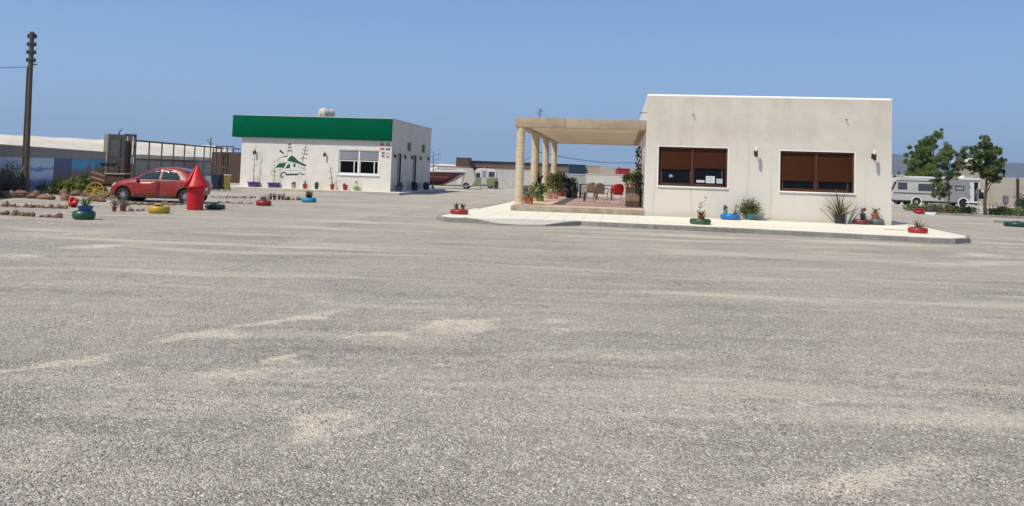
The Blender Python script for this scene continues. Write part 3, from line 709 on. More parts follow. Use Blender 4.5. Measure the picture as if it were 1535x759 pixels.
doors = [(1.35, 2.25), (5.2, 6.1)]; vents = [(3.6, 4.6, 2.72, 3.30), (7.5, 8.5, 2.72, 3.30)]
mb = MB(); hl = [(a, b, LZ, 2.5) for a, b in doors] + vents
tmp = MB(); wall_with_holes(tmp, -.0, LD, LZ, LH - .16, hl, 0, .2)
rotm = Matrix(((0, -1, 0, 0), (1, 0, 0, 0), (0, 0, 1, 0), (0, 0, 0, 1)))   # local x -> y, front faces +x
tmp.v = [rotm @ Vector((v.x, v.y, v.z)) for v in tmp.v]
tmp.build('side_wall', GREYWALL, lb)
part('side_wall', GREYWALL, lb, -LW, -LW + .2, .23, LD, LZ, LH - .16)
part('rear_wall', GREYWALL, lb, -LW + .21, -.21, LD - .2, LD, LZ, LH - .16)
part('roof_slab', CONC, lb, -LW + .2, -.21, .23, LD - .21, LH - .6, LH - .4)
mb = MB()
for b in ((-LW - .02, .02, -.02, .24), (-LW - .02, .02, LD - .22, LD + .02)): mb.cbox(b[0], b[1], b[2], b[3], LH - .16, LH, c=.02)
for b in ((-.22, .02), (-LW - .02, -LW + .22)): mb.cbox(b[0], b[1], .243, LD - .223, LH - .16, LH, c=.02)
mb.build('parapet_cap', GREYWALL, lb, smooth=True)
fx0, fz1 = LF(349, 175.2, -.32); fx1, fz0 = LF(588.3, 212, -.32)
mb = MB()
npan = 1
for k in range(npan):
    xa = -10.15 + (10.15 - .015) * k / npan; xb = -10.15 + (10.15 - .015) * (k + 1) / npan
    MB().cbox(xa + .002, xb - .002, -.20, -.022, 3.20, LH - .06, c=.008).build('fascia_panel', GREENP, lb, smooth=True)
part('fascia_return', GREENP, lb, -10.13, -LW - .03, -.018, .6, 3.20, LH - .15)
part('fascia_coping', M('pale_coping', (0.30, 0.33, 0.31), .8), lb, -10.17, -.0, -.215, -.024, LH - .06, LH - .03)
# sliding window
wn = thing('window', (0, 0, 0)); wn.parent = lb
x0, x1, z0, z1 = LWN; t = .06; fr = MB()
for b in ((x0 + .002, x1 - .002, z1 - t, z1 - .002), (x0 + .002, x1 - .002, z0 + .002, z0 + t), (x0 + .002, x0 + t, z0 + t, z1 - t), (x1 - t, x1 - .002, z0 + t, z1 - t), ((x0 + x1) / 2 - .04, (x0 + x1) / 2 + .04, z0 + t, z1 - t)):
    fr.cbox(b[0], b[1], .04, .12, b[2], b[3], c=.008)
fr.build('window_frame', WHITEP, wn, smooth=True)
zs = 1.98; xm = (x0 + x1) / 2
for (a, b) in ((x0 + t, xm - .04), (xm + .04, x1 - t)):
    s_ = MB(); z = z1 - t
    while z - .06 > zs: s_.cbox(a + .003, b - .003, .058, .075, z - .058, z - .001, c=.006); z -= .06
    tag(s_.build('roller_shutter', GREYSH, wn, smooth=True), kind='stuff')
    q = MB(); w_ = .05
    for bx in ((a, b, zs - .06, zs + .0), (a, b, z0 + t, z0 + t + w_), (a, a + w_, z0 + t + w_, zs - .06), (b - .30, b - .24, z0 + t + w_, zs - .06), (b - w_, b, z0 + t + w_, zs - .06)): q.cbox(bx[0] + .002, bx[1] - .002, .08, .118, bx[2], bx[3], c=.006)
    q.build('sash', WHITEP, wn, smooth=True)
    part('glass_pane', GLASS, wn, a, b, .10, .106, z0 + t, zs)
MB().cbox(x0 - .04, x1 + .04, -.06, .05, z0 - .06, z0 + .001, c=.01).build('sill', WHITEP, wn, smooth=True)
DOORM = M('grey_door', (0.20, 0.195, 0.185), .6, .1, 4); DOORK = M('dark_door_gap', (0.03, 0.03, 0.032), .7)
for (a, b) in doors:
    dr = part('door', DOORM, lb, -.12, -.07, a + .03, b - .03, LZ + .01, 2.47)
    part('door_frame', DOORK, dr, -.15, -.006, a + .002, a + .055, LZ + .01, 2.5); part('door_frame', DOORK, dr, -.15, -.006, b - .055, b - .002, LZ + .01, 2.5)
    MB().tube([(-.05, b - .12, 1.15), (-.02, b - .12, 1.15), (-.02, b - .25, 1.15)], .012, 6).build('door_handle', GREYM, dr)
for (a, b, c, d) in vents:
    v_ = thing('small_window'); v_.parent = lb
    f_ = MB()
    for q in ((a + .002, b - .002, c + .002, c + .05), (a + .002, b - .002, d - .05, d - .002), (a + .002, a + .05, c + .05, d - .05), (b - .05, b - .002, c + .05, d - .05), ((a + b) / 2 - .02, (a + b) / 2 + .02, c + .05, d - .05)): f_.box(-.12, -.05, *q)
    f_.build('window_frame', M('tan_window_frame', (0.30, 0.25, 0.19), .6), v_)
    part('glass_pane', glassmat('grey_glass', (.12, .12, .12), .2), v_, -.10, -.09, a, b, c, d)
for px, py, lab in ((382.5, 228, 'black and cream wall lamp above the purple pots on the green fascia building'), (487.5, 231.5, 'black and cream wall lamp beside the window of the green fascia building')):
    x, z = LF(px, py); wall_lamp('wall_lamp', lworld(x, 0, z), -LYAW, lab, 'lamps on the green fascia building', .17)
for y_ in (.55, 2.9, 4.6, 7.0, 9.3):
    wall_lamp('wall_lamp', lworld(0, y_, 2.35), -LYAW + math.pi / 2, 'black and cream wall lamp on the shaded side wall with the two doors', 'lamps on the shaded side wall', .10)

# painted camper van with lighthouse, bird and agave: flat paint on the wall
MG = M('dark_green_paint', (0.006, 0.075, 0.045), .7, .15, 6); MT_ = M('pale_grey_green_paint', (0.30, 0.37, 0.32), .8, .1, 6); MBK = M('black_green_paint', (0.02, 0.05, 0.04), .7, .15, 6)
mural = thing('painted_camper_van'); mural.parent = lb
def zp(x, y): return LF(380 + x / 8.43, 200 + y / 8.43)
def poly(name, mat, pts, y0=-.004):
    P = [zp(*p) for p in pts]
    ar = sum(P[i - 1][0] * P[i][1] - P[i][0] * P[i - 1][1] for i in range(len(P)))
    if ar < 0: P = P[::-1]
    MB().prism(P, y0, -.0005).build(name, mat, mural)
def stroke(name, mat, pts, wpx, y0=-.003):
    mb = MB(); P = [Vector(zp(*p)) for p in pts]; hw = wpx / 8.43 / 25.0 / 2
    for i in range(len(P) - 1):
        a, b = P[i], P[i + 1]; d = (b - a).normalized(); n_ = Vector((-d.y, d.x)) * hw; a = a - d * hw * .5; b = b + d * hw * .5
        q = [a - n_, b - n_, b + n_, a + n_]
        mb.prism([(v.x, v.y) for v in q], y0 - .0006 * i / max(1, len(P)), -.0005)
    mb.build(name, mat, mural)
poly('painted_windscreen', MG, [(275, 432), (325, 378), (415, 375), (385, 437)])
poly('painted_cab_window', MG, [(398, 447), (432, 395), (462, 388), (458, 440)])
poly('painted_mountain', MG, [(425, 345), (455, 300), (485, 280), (525, 305), (560, 345), (600, 370), (660, 395), (665, 415), (640, 418), (560, 380), (490, 365)])
poly('painted_window', MG, [(503, 385), (532, 383), (532, 425), (505, 425)])
poly('painted_stripe', MBK, [(410, 512), (560, 510), (560, 530), (410, 534)]); poly('painted_stripe', MBK, [(605, 512), (650, 510), (648, 522), (605, 526)])
poly('painted_lamp', MBK, [(245, 478), (285, 482), (280, 495), (245, 490)])
poly('painted_vent', MBK, [(600, 425), (615, 427), (613, 445), (600, 443)]); poly('painted_vent', MBK, [(628, 436), (645, 436), (643, 452), (628, 452)])
def circ(cx, cy, r, a0=0, a1=360, n=16): return [(cx + r * math.cos(R_(a0 + (a1 - a0) * k / n)), cy + r * math.sin(R_(a0 + (a1 - a0) * k / n))) for k in range(n + 1)]
stroke('painted_wheel', MBK, circ(383, 530, 36, 100, 330), 15); stroke('painted_wheel', MT_, circ(380, 532, 20), 5)
stroke('painted_wheel', MBK, circ(588, 525, 26, 170, 370), 8); stroke('painted_wheel', MT_, circ(588, 532, 24), 5)
stroke('painted_outline', MT_, [(225, 510), (232, 470), (275, 432)], 9); stroke('painted_outline', MT_, [(300, 470), (370, 450)], 8)
stroke('painted_outline', MT_, [(460, 385), (468, 510)], 8); stroke('painted_outline', MT_, [(395, 470), (650, 472)], 5); stroke('painted_outline', MT_, [(655, 415), (652, 510)], 6)
stroke('painted_outline', MT_, [(570, 390), (572, 450)], 9); stroke('painted_outline', MT_, [(228, 515), (300, 540), (345, 540)], 6)
stroke('painted_outline', MBK, [(305, 360), (312, 330), (340, 305), (390, 298), (425, 290)], 7); stroke('painted_outline', MT_, [(305, 362), (420, 368), (480, 378)], 6)
poly('painted_rock', MBK, [(385, 300), (392, 276), (405, 290), (430, 280), (432, 296)])
poly('painted_lighthouse_top', MBK, [(437, 150), (458, 120), (480, 150)]); poly('painted_lighthouse_band', MG, [(441, 172), (477, 172), (477, 184), (441, 184)]); poly('painted_lighthouse_band', MBK, [(428, 215), (485, 215), (485, 228), (428, 228)])
stroke('painted_lighthouse', MT_, [(443, 150), (428, 285)], 6); stroke('painted_lighthouse', MT_, [(475, 150), (488, 280)], 6)
poly('painted_bird', MBK, [(328, 208), (345, 212), (365, 232), (388, 250), (380, 262), (352, 248), (332, 232)])
stroke('painted_bird', MBK, [(340, 222), (338, 205)], 5); stroke('painted_bird', MT_, [(368, 255), (362, 278)], 4)
stroke('painted_agave', MBK, [(618, 365), (632, 300), (650, 220), (664, 152)], 8)
for a in ([(632, 300), (598, 312)], [(626, 330), (590, 322)], [(640, 265), (598, 248)], [(648, 225), (625, 195)], [(648, 225), (690, 215)], [(640, 265), (680, 262)], [(632, 320), (682, 316)], [(656, 190), (672, 178)]): stroke('painted_agave', MBK, a, 6)
poly('painted_agave', MBK, [(662, 256), (684, 254), (684, 270), (664, 272)])
# four notices beside the window
SGW = M('sign_white', (0.66, 0.65, 0.63), .5, .03, 8); SGR = M('sign_red', (0.42, 0.03, 0.03), .5, .1, 8); SGD = M('sign_dark', (0.05, 0.045, 0.05), .5, .1, 8); SGG = M('sign_grey', (0.16, 0.19, 0.18), .5, .1, 8)
def notice_sign(px0, px1, py0, py1, label, kind):
    xa, za = LF(px0, py1); xb, zb = LF(px1, py0); w_ = xb - xa; h_ = zb - za
    s_ = thing('notice_sign', lworld(xa, 0, za), -LYAW, label, 'sign', 'notices beside the window')
    part('board', SGW, s_, 0, w_, -.014, -.002, 0, h_)
    r = w_ * .40; cx, cz = w_ / 2, h_ - r * 1.08
    if kind in 'AB':
        ringp = MB(); 
        n_ = 20
        for k in range(n_):
            a0, a1 = 2 * math.pi * k / n_, 2 * math.pi * (k + 1) / n_
            ringp.prism([(cx + r * .72 * math.cos(a0), cz + r * .72 * math.sin(a0)), (cx + r * math.cos(a0), cz + r * math.sin(a0)), (cx + r * math.cos(a1), cz + r * math.sin(a1)), (cx + r * .72 * math.cos(a1), cz + r * .72 * math.sin(a1))], -.0175, -.0145)
        ringp.build('ring', SGD if kind == 'B' else SGR, s_)
        q = MB().prism([(cx - r * .6, cz - .05), (cx + r * .2, cz - r * .45), (cx + r * .6, cz - r * .1), (cx + r * .25, cz + r * .25), (cx - r * .45, cz + r * .35)], -.0172, -.0145); q.build('pictogram', SGD if kind == 'A' else SGG, s_)
        sl2 = MB().prism([(cx - r * .62, cz + r * .5), (cx - r * .5, cz + r * .62), (cx + r * .62, cz - r * .5), (cx + r * .5, cz - r * .62)][::-1], -.0195, -.0176); sl2.build('slash', SGR, s_)
        bar = MB().prism([(.02, .02), (w_ - .02, .02), (w_ - .02, h_ * .2), (w_ * .72, h_ * .28), (w_ * .5, h_ * .2), (w_ * .28, h_ * .28), (.02, h_ * .2)], -.017, -.0145); bar.build('text_bar', SGR if kind == 'A' else SGD, s_)
        if kind == 'B': part('text_bar', SGR, s_, w_ * .2, w_ * .8, -.0195, -.0172, .015, h_ * .1)
    elif kind == 'C':
        part('picture', SGG, s_, w_ * .12, w_ * .88, -.017, -.0145, h_ * .52, h_ * .94); part('text_bar', SGD, s_, w_ * .15, w_ * .85, -.017, -.0145, h_ * .1, h_ * .36)
    else:
        n_ = 18; rg = MB(); r = w_ * .36; cz = h_ * .62
        for k in range(n_):
            a0, a1 = math.pi * 1.25 - 1.5 * math.pi * k / n_, math.pi * 1.25 - 1.5 * math.pi * (k + 1) / n_
            rg.prism([(cx + r * .7 * math.cos(a1), cz + r * .7 * math.sin(a1)), (cx + r * math.cos(a1), cz + r * math.sin(a1)), (cx + r * math.cos(a0), cz + r * math.sin(a0)), (cx + r * .7 * math.cos(a0), cz + r * .7 * math.sin(a0))], -.017, -.0145)
        rg.build('ring', M('sign_pink', (0.45, 0.16, 0.17), .5), s_); part('text_bar', SGR, s_, w_ * .14, w_ * .86, -.017, -.0145, h_ * .08, h_ * .22); part('text_bar', M('sign_pink', (0.45, 0.16, 0.17), .5), s_, w_ * .26, w_ * .74, -.017, -.0145, h_ * .26, h_ * .33)
notice_sign(569, 577, 213.5, 225, 'prohibition notice with a black picture over a solid red text bar, by the window', 'A')
notice_sign(578, 585.8, 214, 225.3, 'prohibition notice with a dark ring and dark red text bar, by the wall corner', 'B')
notice_sign(571.3, 577.4, 227.6, 236, 'small notice with a grey green picture above a dark text bar', 'C')
notice_sign(578.2, 585, 228, 236.8, 'small white notice with a pink ring above red lettering', 'D')
# water tank on the roof
p = lworld(*[LF(489, 178, 1.2)[0], 1.2, LH - .4])
tk = thing('water_tank', p, R_(-36), 'round white plastic water tank lying on the roof of the green fascia building', 'tank')
TANK = M('tank_plastic', (0.58, 0.53, 0.43), .6, .14, 5, second=(.70, .66, .57))
rm = Matrix.Translation((0, 0, .66)) @ Matrix.Rotation(R_(90), 4, 'X')
MB().lathe([(.0, -.46), (.24, -.46), (.31, -.43), (.335, -.36), (.335, -.12), (.328, -.10), (.335, -.08), (.335, .36), (.31, .43), (.24, .46), (0, .46)], 26, rm).build('tank_body', TANK, tk, smooth=True)
rm2 = Matrix.Translation((0, -.46, .66)) @ Matrix.Rotation(R_(90), 4, 'X')
MB().lathe([(.19, -.02), (.20, .03), (.15, .05), (.14, .02), (.10, .02), (.09, .07), (.02, .075)], 20, rm2).build('tank_lid', TANK, tk, smooth=True)
for sx in (-.2, .2): MB().cbox(sx - .06, sx + .06, -.35, .35, 0, .40, c=.01).build('support', GREYM, tk)
MB().tube([(-.30, -.3, .4), (-.4, -.3, .3), (-.42, -.3, 0)], .025, 6).build('pipe', BLACKM, tk)
MB().lathe([(.05, 0), (.05, .05), (.02, .06)], 10, Matrix.Translation((0, .1, .99))).build('filler_cap', BLACKM, tk)

# ================================================================== LEFT SIDE: wall, gate, greenhouse, pole, cart, car
# ---------------------------------------------------------------- block wall with printed banners
wa = Vector((-20.3, 31.0, 0)); wd_ = (AT(158, 240, 53.0) - Vector((0, 0, 0))); wb_ = Vector((wd_.x, wd_.y, 0))
wdir = (wb_ - wa).normalized(); wst = wa - wdir * 9.0; wlen = (wb_ - wst).length; wang = math.atan2(wdir.y, wdir.x)
wl = thing('yard_wall', wst, wang, 'long grey block wall in shade with blue sea banners along it', 'wall')
BLOCK = M('grey_block', (0.27, 0.25, 0.225), .95, .12, 2, .3, 40, rand=.05)
part('footing', CONC, wl, 0, wlen, -.02, .18, -.1, .12)
bl = 3.0; k = 0
x = 0
while x < wlen - .1:
    L_ = min(bl, wlen - x)
    for j in range(4):
        part('block_panel', BLOCK, wl, x + .006, x + L_ - .006, 0 + rnd.uniform(-.004, .004), .16, .12 + j * .45 + .005, .12 + (j + 1) * .45 - .005)
    x += L_
part('coping', BLOCK, wl, 0, wlen, -.03, .19, 1.921, 2.03)
part('core', CONC, wl, .01, wlen - .01, .02, .14, 0, 1.92)
def banner(x0, x1, label, mat):
    o = MB().box(x0, x1, -.03, -.012, .16, 1.52).build('banner', mat, None, loc=wst, rotz=wang)
    tag(o, label, 'banner', 'banners on the yard wall'); return o
def sea_banner(name, cols, wave, rockcol, rockh, seed):
    """printed sea picture: bands of colour up the sheet with a rock silhouette"""
    mt = bpy.data.materials.new(name); mt.use_nodes = True; t = mt.node_tree; L = t.links.new; b = t.nodes['Principled BSDF']; b.inputs['Roughness'].default_value = .5
    tc = N(t, 'TexCoord'); sx = N(t, 'SeparateXYZ'); L(tc.outputs['Object'], sx.inputs[0])
    mp = N(t, 'Mapping'); mp.inputs['Scale'].default_value = (.35, 1, 2.2); mp.inputs['Location'].default_value = (seed, 0, seed); L(tc.outputs['Object'], mp.inputs[0])
    nz = N(t, 'TexNoise'); nz.inputs['Scale'].default_value = 1.5; nz.inputs['Detail'].default_value = 5; L(mp.outputs[0], nz.inputs['Vector'])
    ma = N(t, 'Math', operation='MULTIPLY_ADD'); ma.inputs[1].default_value = wave; L(nz.outputs['Fac'], ma.inputs[0]); L(sx.outputs['Z'], ma.inputs[2])
    rp = N(t, 'ValToRGB'); e = rp.color_ramp.elements; n = len(cols)
    mr = N(t, 'MapRange'); mr.inputs['From Min'].default_value = .16 + wave * .5; mr.inputs['From Max'].default_value = 1.52 + wave * .5; L(ma.outputs[0], mr.inputs['Value']); L(mr.outputs[0], rp.inputs['Fac'])
    e[0].position = cols[0][0]; e[0].color = (*cols[0][1], 1); e[1].position = cols[-1][0]; e[1].color = (*cols[-1][1], 1)
    for p_, c_ in cols[1:-1]: q = e.new(p_); q.color = (*c_, 1)
    n2 = N(t, 'TexNoise'); n2.inputs['Scale'].default_value = .9; n2.inputs['Detail'].default_value = 7; mp2 = N(t, 'Mapping'); mp2.inputs['Scale'].default_value = (.8, 1, .25); mp2.inputs['Location'].default_value = (seed * 3, 0, 0); L(tc.outputs['Object'], mp2.inputs[0]); L(mp2.outputs[0], n2.inputs['Vector'])
    r1 = N(t, 'Math', operation='MULTIPLY_ADD'); r1.inputs[1].default_value = 3.2; r1.inputs[2].default_value = rockh - 1.6; L(n2.outputs['Fac'], r1.inputs[0])
    gt = N(t, 'Math', operation='GREATER_THAN'); L(r1.outputs[0], gt.inputs[0]); L(sx.outputs['Z'], gt.inputs[1])
    mx = N(t, 'Mix', data_type='RGBA'); mx.inputs['B'].default_value = (*rockcol, 1); L(gt.outputs[0], mx.inputs['Factor']); L(rp.outputs[0], mx.inputs['A']); L(mx.outputs['Result'], b.inputs['Base Color'])
    return mt
def wx(px):
    r = ray(px, 250); n_ = Vector((-wdir.y, wdir.x)); t = (n_.x * wst.x + n_.y * wst.y) / (n_.x * r.x + n_.y * r.y)
    return (Vector((r.x * t, r.y * t, 0)) - wst).dot(wdir)
BL = (0.02, 0.08, 0.26); PALE = (0.48, 0.58, 0.68)
banner(.5, wx(44.5), 'blue sea banner with dark rock stacks in front of a pale sky', sea_banner('print_rocks', [(0, (.006, .045, .22)), (.25, (.01, .07, .34)), (.33, (.26, .38, .52)), (1, (.36, .47, .58))], .25, (.03, .03, .03), .75, 2.0))
banner(wx(45), wx(79.5), 'pale sky and wave banner with a narrow blue band', sea_banner('print_waves', [(0, (.006, .045, .22)), (.2, (.01, .07, .32)), (.26, (.22, .36, .54)), (.5, PALE), (.62, (.04, .16, .50)), (.70, PALE), (1, (.42, .52, .62))], .5, (.01, .04, .2), .1, 5.5))
banner(wx(80), wx(106), 'dark navy banner with vertical rock shapes', sea_banner('print_navy', [(0, (.008, .02, .05)), (.4, (.01, .035, .14)), (1, (.02, .05, .22))], .6, (.035, .035, .03), .85, 9.1))
banner(wx(106.5), wx(157), 'turquoise bay banner with a brown cliff', sea_banner('print_bay', [(0, (.03, .07, .09)), (.5, (.01, .20, .42)), (.75, (.02, .34, .58)), (1, (.02, .22, .48))], .3, (.15, .12, .075), .95, 12.7))

# ---------------------------------------------------------------- greenhouse behind the wall
gh_mat = M('white_plastic_sheet', (0.70, 0.61, 0.48), .6, .10, .35, .5, 1.2, second=(0.80, 0.73, 0.61), dirt=((0.52, 0.44, 0.33), .25, .55, .85))
def greenhouse(name, p0, p1, eave, ridge, width, label, nb, ridge2=None):
    """long low plastic greenhouse from p0 to p1, its ridges across"""
    d = (p1 - p0); L_ = d.length; d.normalize()
    t = thing(name, p0, math.atan2(d.y, d.x), label, 'greenhouse')
    mb = MB(); n = nb * 6
    for i in range(n + 1):
        ridge_ = ridge + ((ridge2 or ridge) - ridge) * i / n; x = L_ * i / n; w_ = abs(math.sin(math.pi * i / 6.0)); s_ = .07 * w_ + .04 * noise.noise(Vector((x * .3, 0, 0)))
        mb.v += [Vector((x, 0, eave + s_ * .6)), Vector((x, width * .25, eave * .45 + ridge_ * .55 + s_)), Vector((x, width * .5, ridge_ + s_)), Vector((x, width, eave + s_)), Vector((x, 0, -.5)), Vector((x, width, -.5))]
    for i in range(n):
        a = 6 * i; b = a + 6
        for (u, v) in ((0, 1), (1, 2), (2, 3)): mb.f.append((a + u, b + u, b + v, a + v))
    mb.build('roof_sheet', gh_mat, t, smooth='all')
    sd = MB()
    for i in range(n):
        a = 6 * i; o = len(sd.v); sd.v += [mb.v[a + 4], mb.v[a + 10], mb.v[a + 6], mb.v[a]]; sd.f.append((o, o + 1, o + 2, o + 3))
    o = len(sd.v); sd.v += [mb.v[4], mb.v[0], mb.v[1], mb.v[2], mb.v[3], mb.v[5]]; sd.f.append((o, o + 1, o + 2, o + 3, o + 4, o + 5))
    o = len(sd.v); a = 6 * n; sd.v += [mb.v[a + 4], mb.v[a], mb.v[a + 1], mb.v[a + 2], mb.v[a + 3], mb.v[a + 5]]; sd.f.append((o + 5, o + 4, o + 3, o + 2, o + 1, o))
    sd.build('side_sheet', M('brown_side_sheet', (0.40, 0.33, 0.245), .7, .2, .5, second=(0.55, 0.48, 0.38)), t)  # side sheets browner and darker than the roof sheet
    return t
ga = AT(-60, 240, 62); gb = AT(372, 240, 112); ga.z = gb.z = 0
greenhouse('greenhouse', ga, gb, 2.1, 3.3, 9.0, 'long white plastic greenhouse behind the yard wall and the sliding gate', 9, 3.85)
ga = AT(655, 250, 150); gb = AT(590, 250, 128); ga.z = gb.z = -.4
g2a = AT(560, 250, 140); g2b = AT(700, 250, 150); g2a.z = g2b.z = -.4
greenhouse('greenhouse', g2a, g2b, 1.9, 3.0, 10.0, 'white plastic greenhouse seen beyond the boat and the caravans', 4)

# ---------------------------------------------------------------- concrete gate pillar, brown screen, sliding gate
gx = -26.6
PILL = M('pillar_concrete', (0.21, 0.175, 0.135), .9, .14, 2.5, .2, 30)
pl0 = AT(158.5, 270, 53.2); pr = AT(184, 270, 54.2)
gp = thing('gate_pillar', (pl0.x, 53.2, 0), math.atan2(pr.y - pl0.y, pr.x - pl0.x), 'tall concrete gate pillar with recessed panels at the end of the banner wall', 'pillar')
pw = (pr - pl0).length; hz = 3.25
for b in ((0, .22, 0, hz), (pw - .22, pw, 0, hz)): part('post', PILL, gp, b[0], b[1], 0, .5, b[2], b[3])
for z0_, z1_ in ((0, .35), (1.45, 1.7), (hz - .3, hz - .004)): part('rail', PILL, gp, .223, pw - .223, .004, .496, z0_, z1_)
for z0_, z1_ in ((.353, 1.447), (1.703, hz - .303)): part('infill_panel', BLOCK, gp, .224, pw - .224, .12, .38, z0_, z1_)
MB().tube([(pw - .35, .2, hz - .01), (pw - .3, .2, hz + .2), (pw - .12, .2, hz + .42)], [.05, .035, .02], 6).build('broken_rod', BLACKM, gp)
BROWNS = M('brown_corrugated_sheet', (0.075, 0.042, 0.030), .7, .2, 2, stretch=(3, 3, .5))
q0 = AT(184.5, 270, 54.3); q1 = AT(192, 270, 55.2)
def corr(name, p, q, z0_, z1_, label, cat, pitch=.12, mat=BROWNS, group=None):
    d = Vector((q.x - p.x, q.y - p.y, 0)); L_ = d.length; t = thing(name, (p.x, p.y, z0_), math.atan2(d.y, d.x), label, cat, group); mb = MB(); n = int(L_ / pitch) * 2
    for i in range(n + 1):
        x = L_ * i / n; yy = .03 if i % 2 else 0
        mb.v += [Vector((x, yy, 0)), Vector((x, yy, z1_ - z0_))]
    for i in range(n): mb.f.append((2 * i, 2 * i + 2, 2 * i + 3, 2 * i + 1))
    b_ = mb.build('sheet', mat, t); sm = b_.modifiers.new('thick', 'SOLIDIFY'); sm.thickness = .006
    for x in (.02, L_ - .08): part('post', BLACKM, t, x, x + .06, .05, .11, -.0, z1_ - z0_)
    return t
corr('sheet_screen', q0, q1, 0.0, 2.85, 'narrow dark brown corrugated screen between the concrete pillar and the gate', 'fence')
STEEL = M('gate_steel', (0.13, 0.105, 0.085), .6, .2, 6, metallic=.3)
g0 = AT(193, 240, 55.0); g1 = AT(332, 240, 74.0); gd = Vector((g1.x - g0.x, g1.y - g0.y, 0)); gl = gd.length; gang = math.atan2(gd.y, gd.x)
gt_ = thing('sliding_gate', (g0.x, g0.y, terr(60) * 0), gang, 'long grey steel sliding gate with an open upper grid and solid sheets below', 'gate')
zt, zm = 2.98, 1.68
part('top_rail', STEEL, gt_, .9, gl, -.04, .04, zt - .13, zt); part('middle_rail', STEEL, gt_, .9, gl, -.042, .042, zm - .15, zm)
part('bottom_rail', STEEL, gt_, .9, gl, -.04, .04, -.25, .1)
nbar = 8; SHEETM = M('grey_sheet', (0.27, 0.26, 0.235), .6, .1, 1.5)
for k in range(nbar + 1):
    x = .94 + (gl - 1.0) * k / nbar
    part('upright', STEEL, gt_, x - .06, x + .06, -.035, .035, .1, zt - .13)
    if k < nbar: part('sheet_panel', SHEETM, gt_, x + .062, .94 + (gl - 1.0) * (k + 1) / nbar - .062, -.012, .012, .1, zm - .15)
tw = thing('gate_tower', (g0.x, g0.y, 0), gang, 'tall twin post steel guide frame at the start of the sliding gate', 'gate post')
for x in (0, .62):
    part('post', STEEL, tw, x, x + .14, -.12, .02, 0, 3.35); part('post', STEEL, tw, x, x + .14, .28, .42, 0, 3.35)
part('cap_rail', STEEL, tw, .142, .618, -.1, .0, 3.2, 3.34); part('cap_rail', STEEL, tw, .142, .618, .3, .4, 3.2, 3.34)
part('motor_box', WHITEP, tw, .0, .13, -.3, -.125, 1.3, 1.75)
MB().tube([(.3, -.05, .4), (.3, -.05, 1.5), (.45, -.05, 1.7)], .05, 6).build('cable_duct', BLACKM, tw)
# scaffold-like frame at the far end of the gate and brown sheet fence to the building
f0 = AT(321, 260, 66); 
fe = thing('gate_end_frame', (f0.x, f0.y, 0), R_(-4), 'open rusty steel frame standing before the brown sheet fence', 'frame')
fw_ = AT(349, 260, 66).x - f0.x
for x in (0, fw_ * .28, fw_ * .6, fw_ - .1):
    part('post', STEEL, fe, x, x + .1, 0, .1, -.3, 2.85); 
for z in (2.86, 1.12): part('rail', STEEL, fe, 0, fw_, .0, .1, z, z + .1)
part('rail', STEEL, fe, 0, .1, .103, 1.4, 2.7, 2.8); part('rail', STEEL, fe, fw_ - .1, fw_, .103, 1.4, 2.7, 2.8)
q0 = AT(316, 260, 68); q1 = AT(366, 260, 64)
corr('sheet_fence', q0, q1, -.4, 2.45, 'dark brown corrugated sheet fence running up to the green fascia building', 'fence', .25)
# thin aerial behind the gate
p = AT(314, 250, 100); ae = thing('roof_aerial', (p.x, p.y, 0), 0, 'thin forked aerial rising behind the sliding gate', 'aerial')
hA = AT(314, 206, 100).z
MB().tube([(0, 0, 0), (0, 0, hA)], .07, 6).build('mast', STEEL, ae); MB().tube([(0, 0, hA - .9), (-.5, 0, hA - .35), (-.12, 0, hA - .25)], .05, 5).build('arm', STEEL, ae); MB().tube([(0, 0, hA - 1.1), (.3, 0, hA - .7)], .05, 5).build('arm', STEEL, ae)

# ---------------------------------------------------------------- telegraph pole
POLE = M('pole_brown', (0.10, 0.072, 0.056), .85, .25, 2, .3, 40, stretch=(3, 3, .4))
pb = G(36.5, 292); top = AT(42.5, 46, pb.y)
po = thing('telegraph_pole', (pb.x, pb.y, 0), 0, 'tall brown telegraph pole with four cups of insulator brackets at its top', 'pole')
ph = top.z; lean = (top.x - pb.x) * .45
def pp(z): return Vector((lean * z / ph, 0, z))
mb = MB()
for i, (a, b) in enumerate(((-.1, -.035), (.035, .1))): pass
def sq(mb, z0_, z1_, w0, w1, dx0=0, dx1=0):
    c0, c1 = pp(z0_), pp(z1_); vs = []
    for c, w_ in ((c0, w0), (c1, w1)): vs += [(c.x - w_, -w_, c.z), (c.x + w_, -w_, c.z), (c.x + w_, w_, c.z), (c.x - w_, w_, c.z)]
    mb.add(vs, [(3, 2, 1, 0), (4, 5, 6, 7), (0, 1, 5, 4), (1, 2, 6, 5), (2, 3, 7, 6), (3, 0, 4, 7)])
sq(mb, -.3, ph - .05, .085, .06); mb.build('shaft', POLE, po)
ledge = MB()
for sx in (-1, 1): ledge.add([(sx * .085 - .018, -.10, -.2), (sx * .085 + .018, -.10, -.2), (sx * .085 + .018, .10, -.2), (sx * .085 - .018, .10, -.2), (lean + sx * .06 - .018, -.09, ph - 1.5), (lean + sx * .06 + .018, -.09, ph - 1.5), (lean + sx * .06 + .018, .09, ph - 1.5), (lean + sx * .06 - .018, .09, ph - 1.5)], [(3, 2, 1, 0), (4, 5, 6, 7), (0, 1, 5, 4), (1, 2, 6, 5), (2, 3, 7, 6), (3, 0, 4, 7)])
ledge.build('flange', POLE, po)
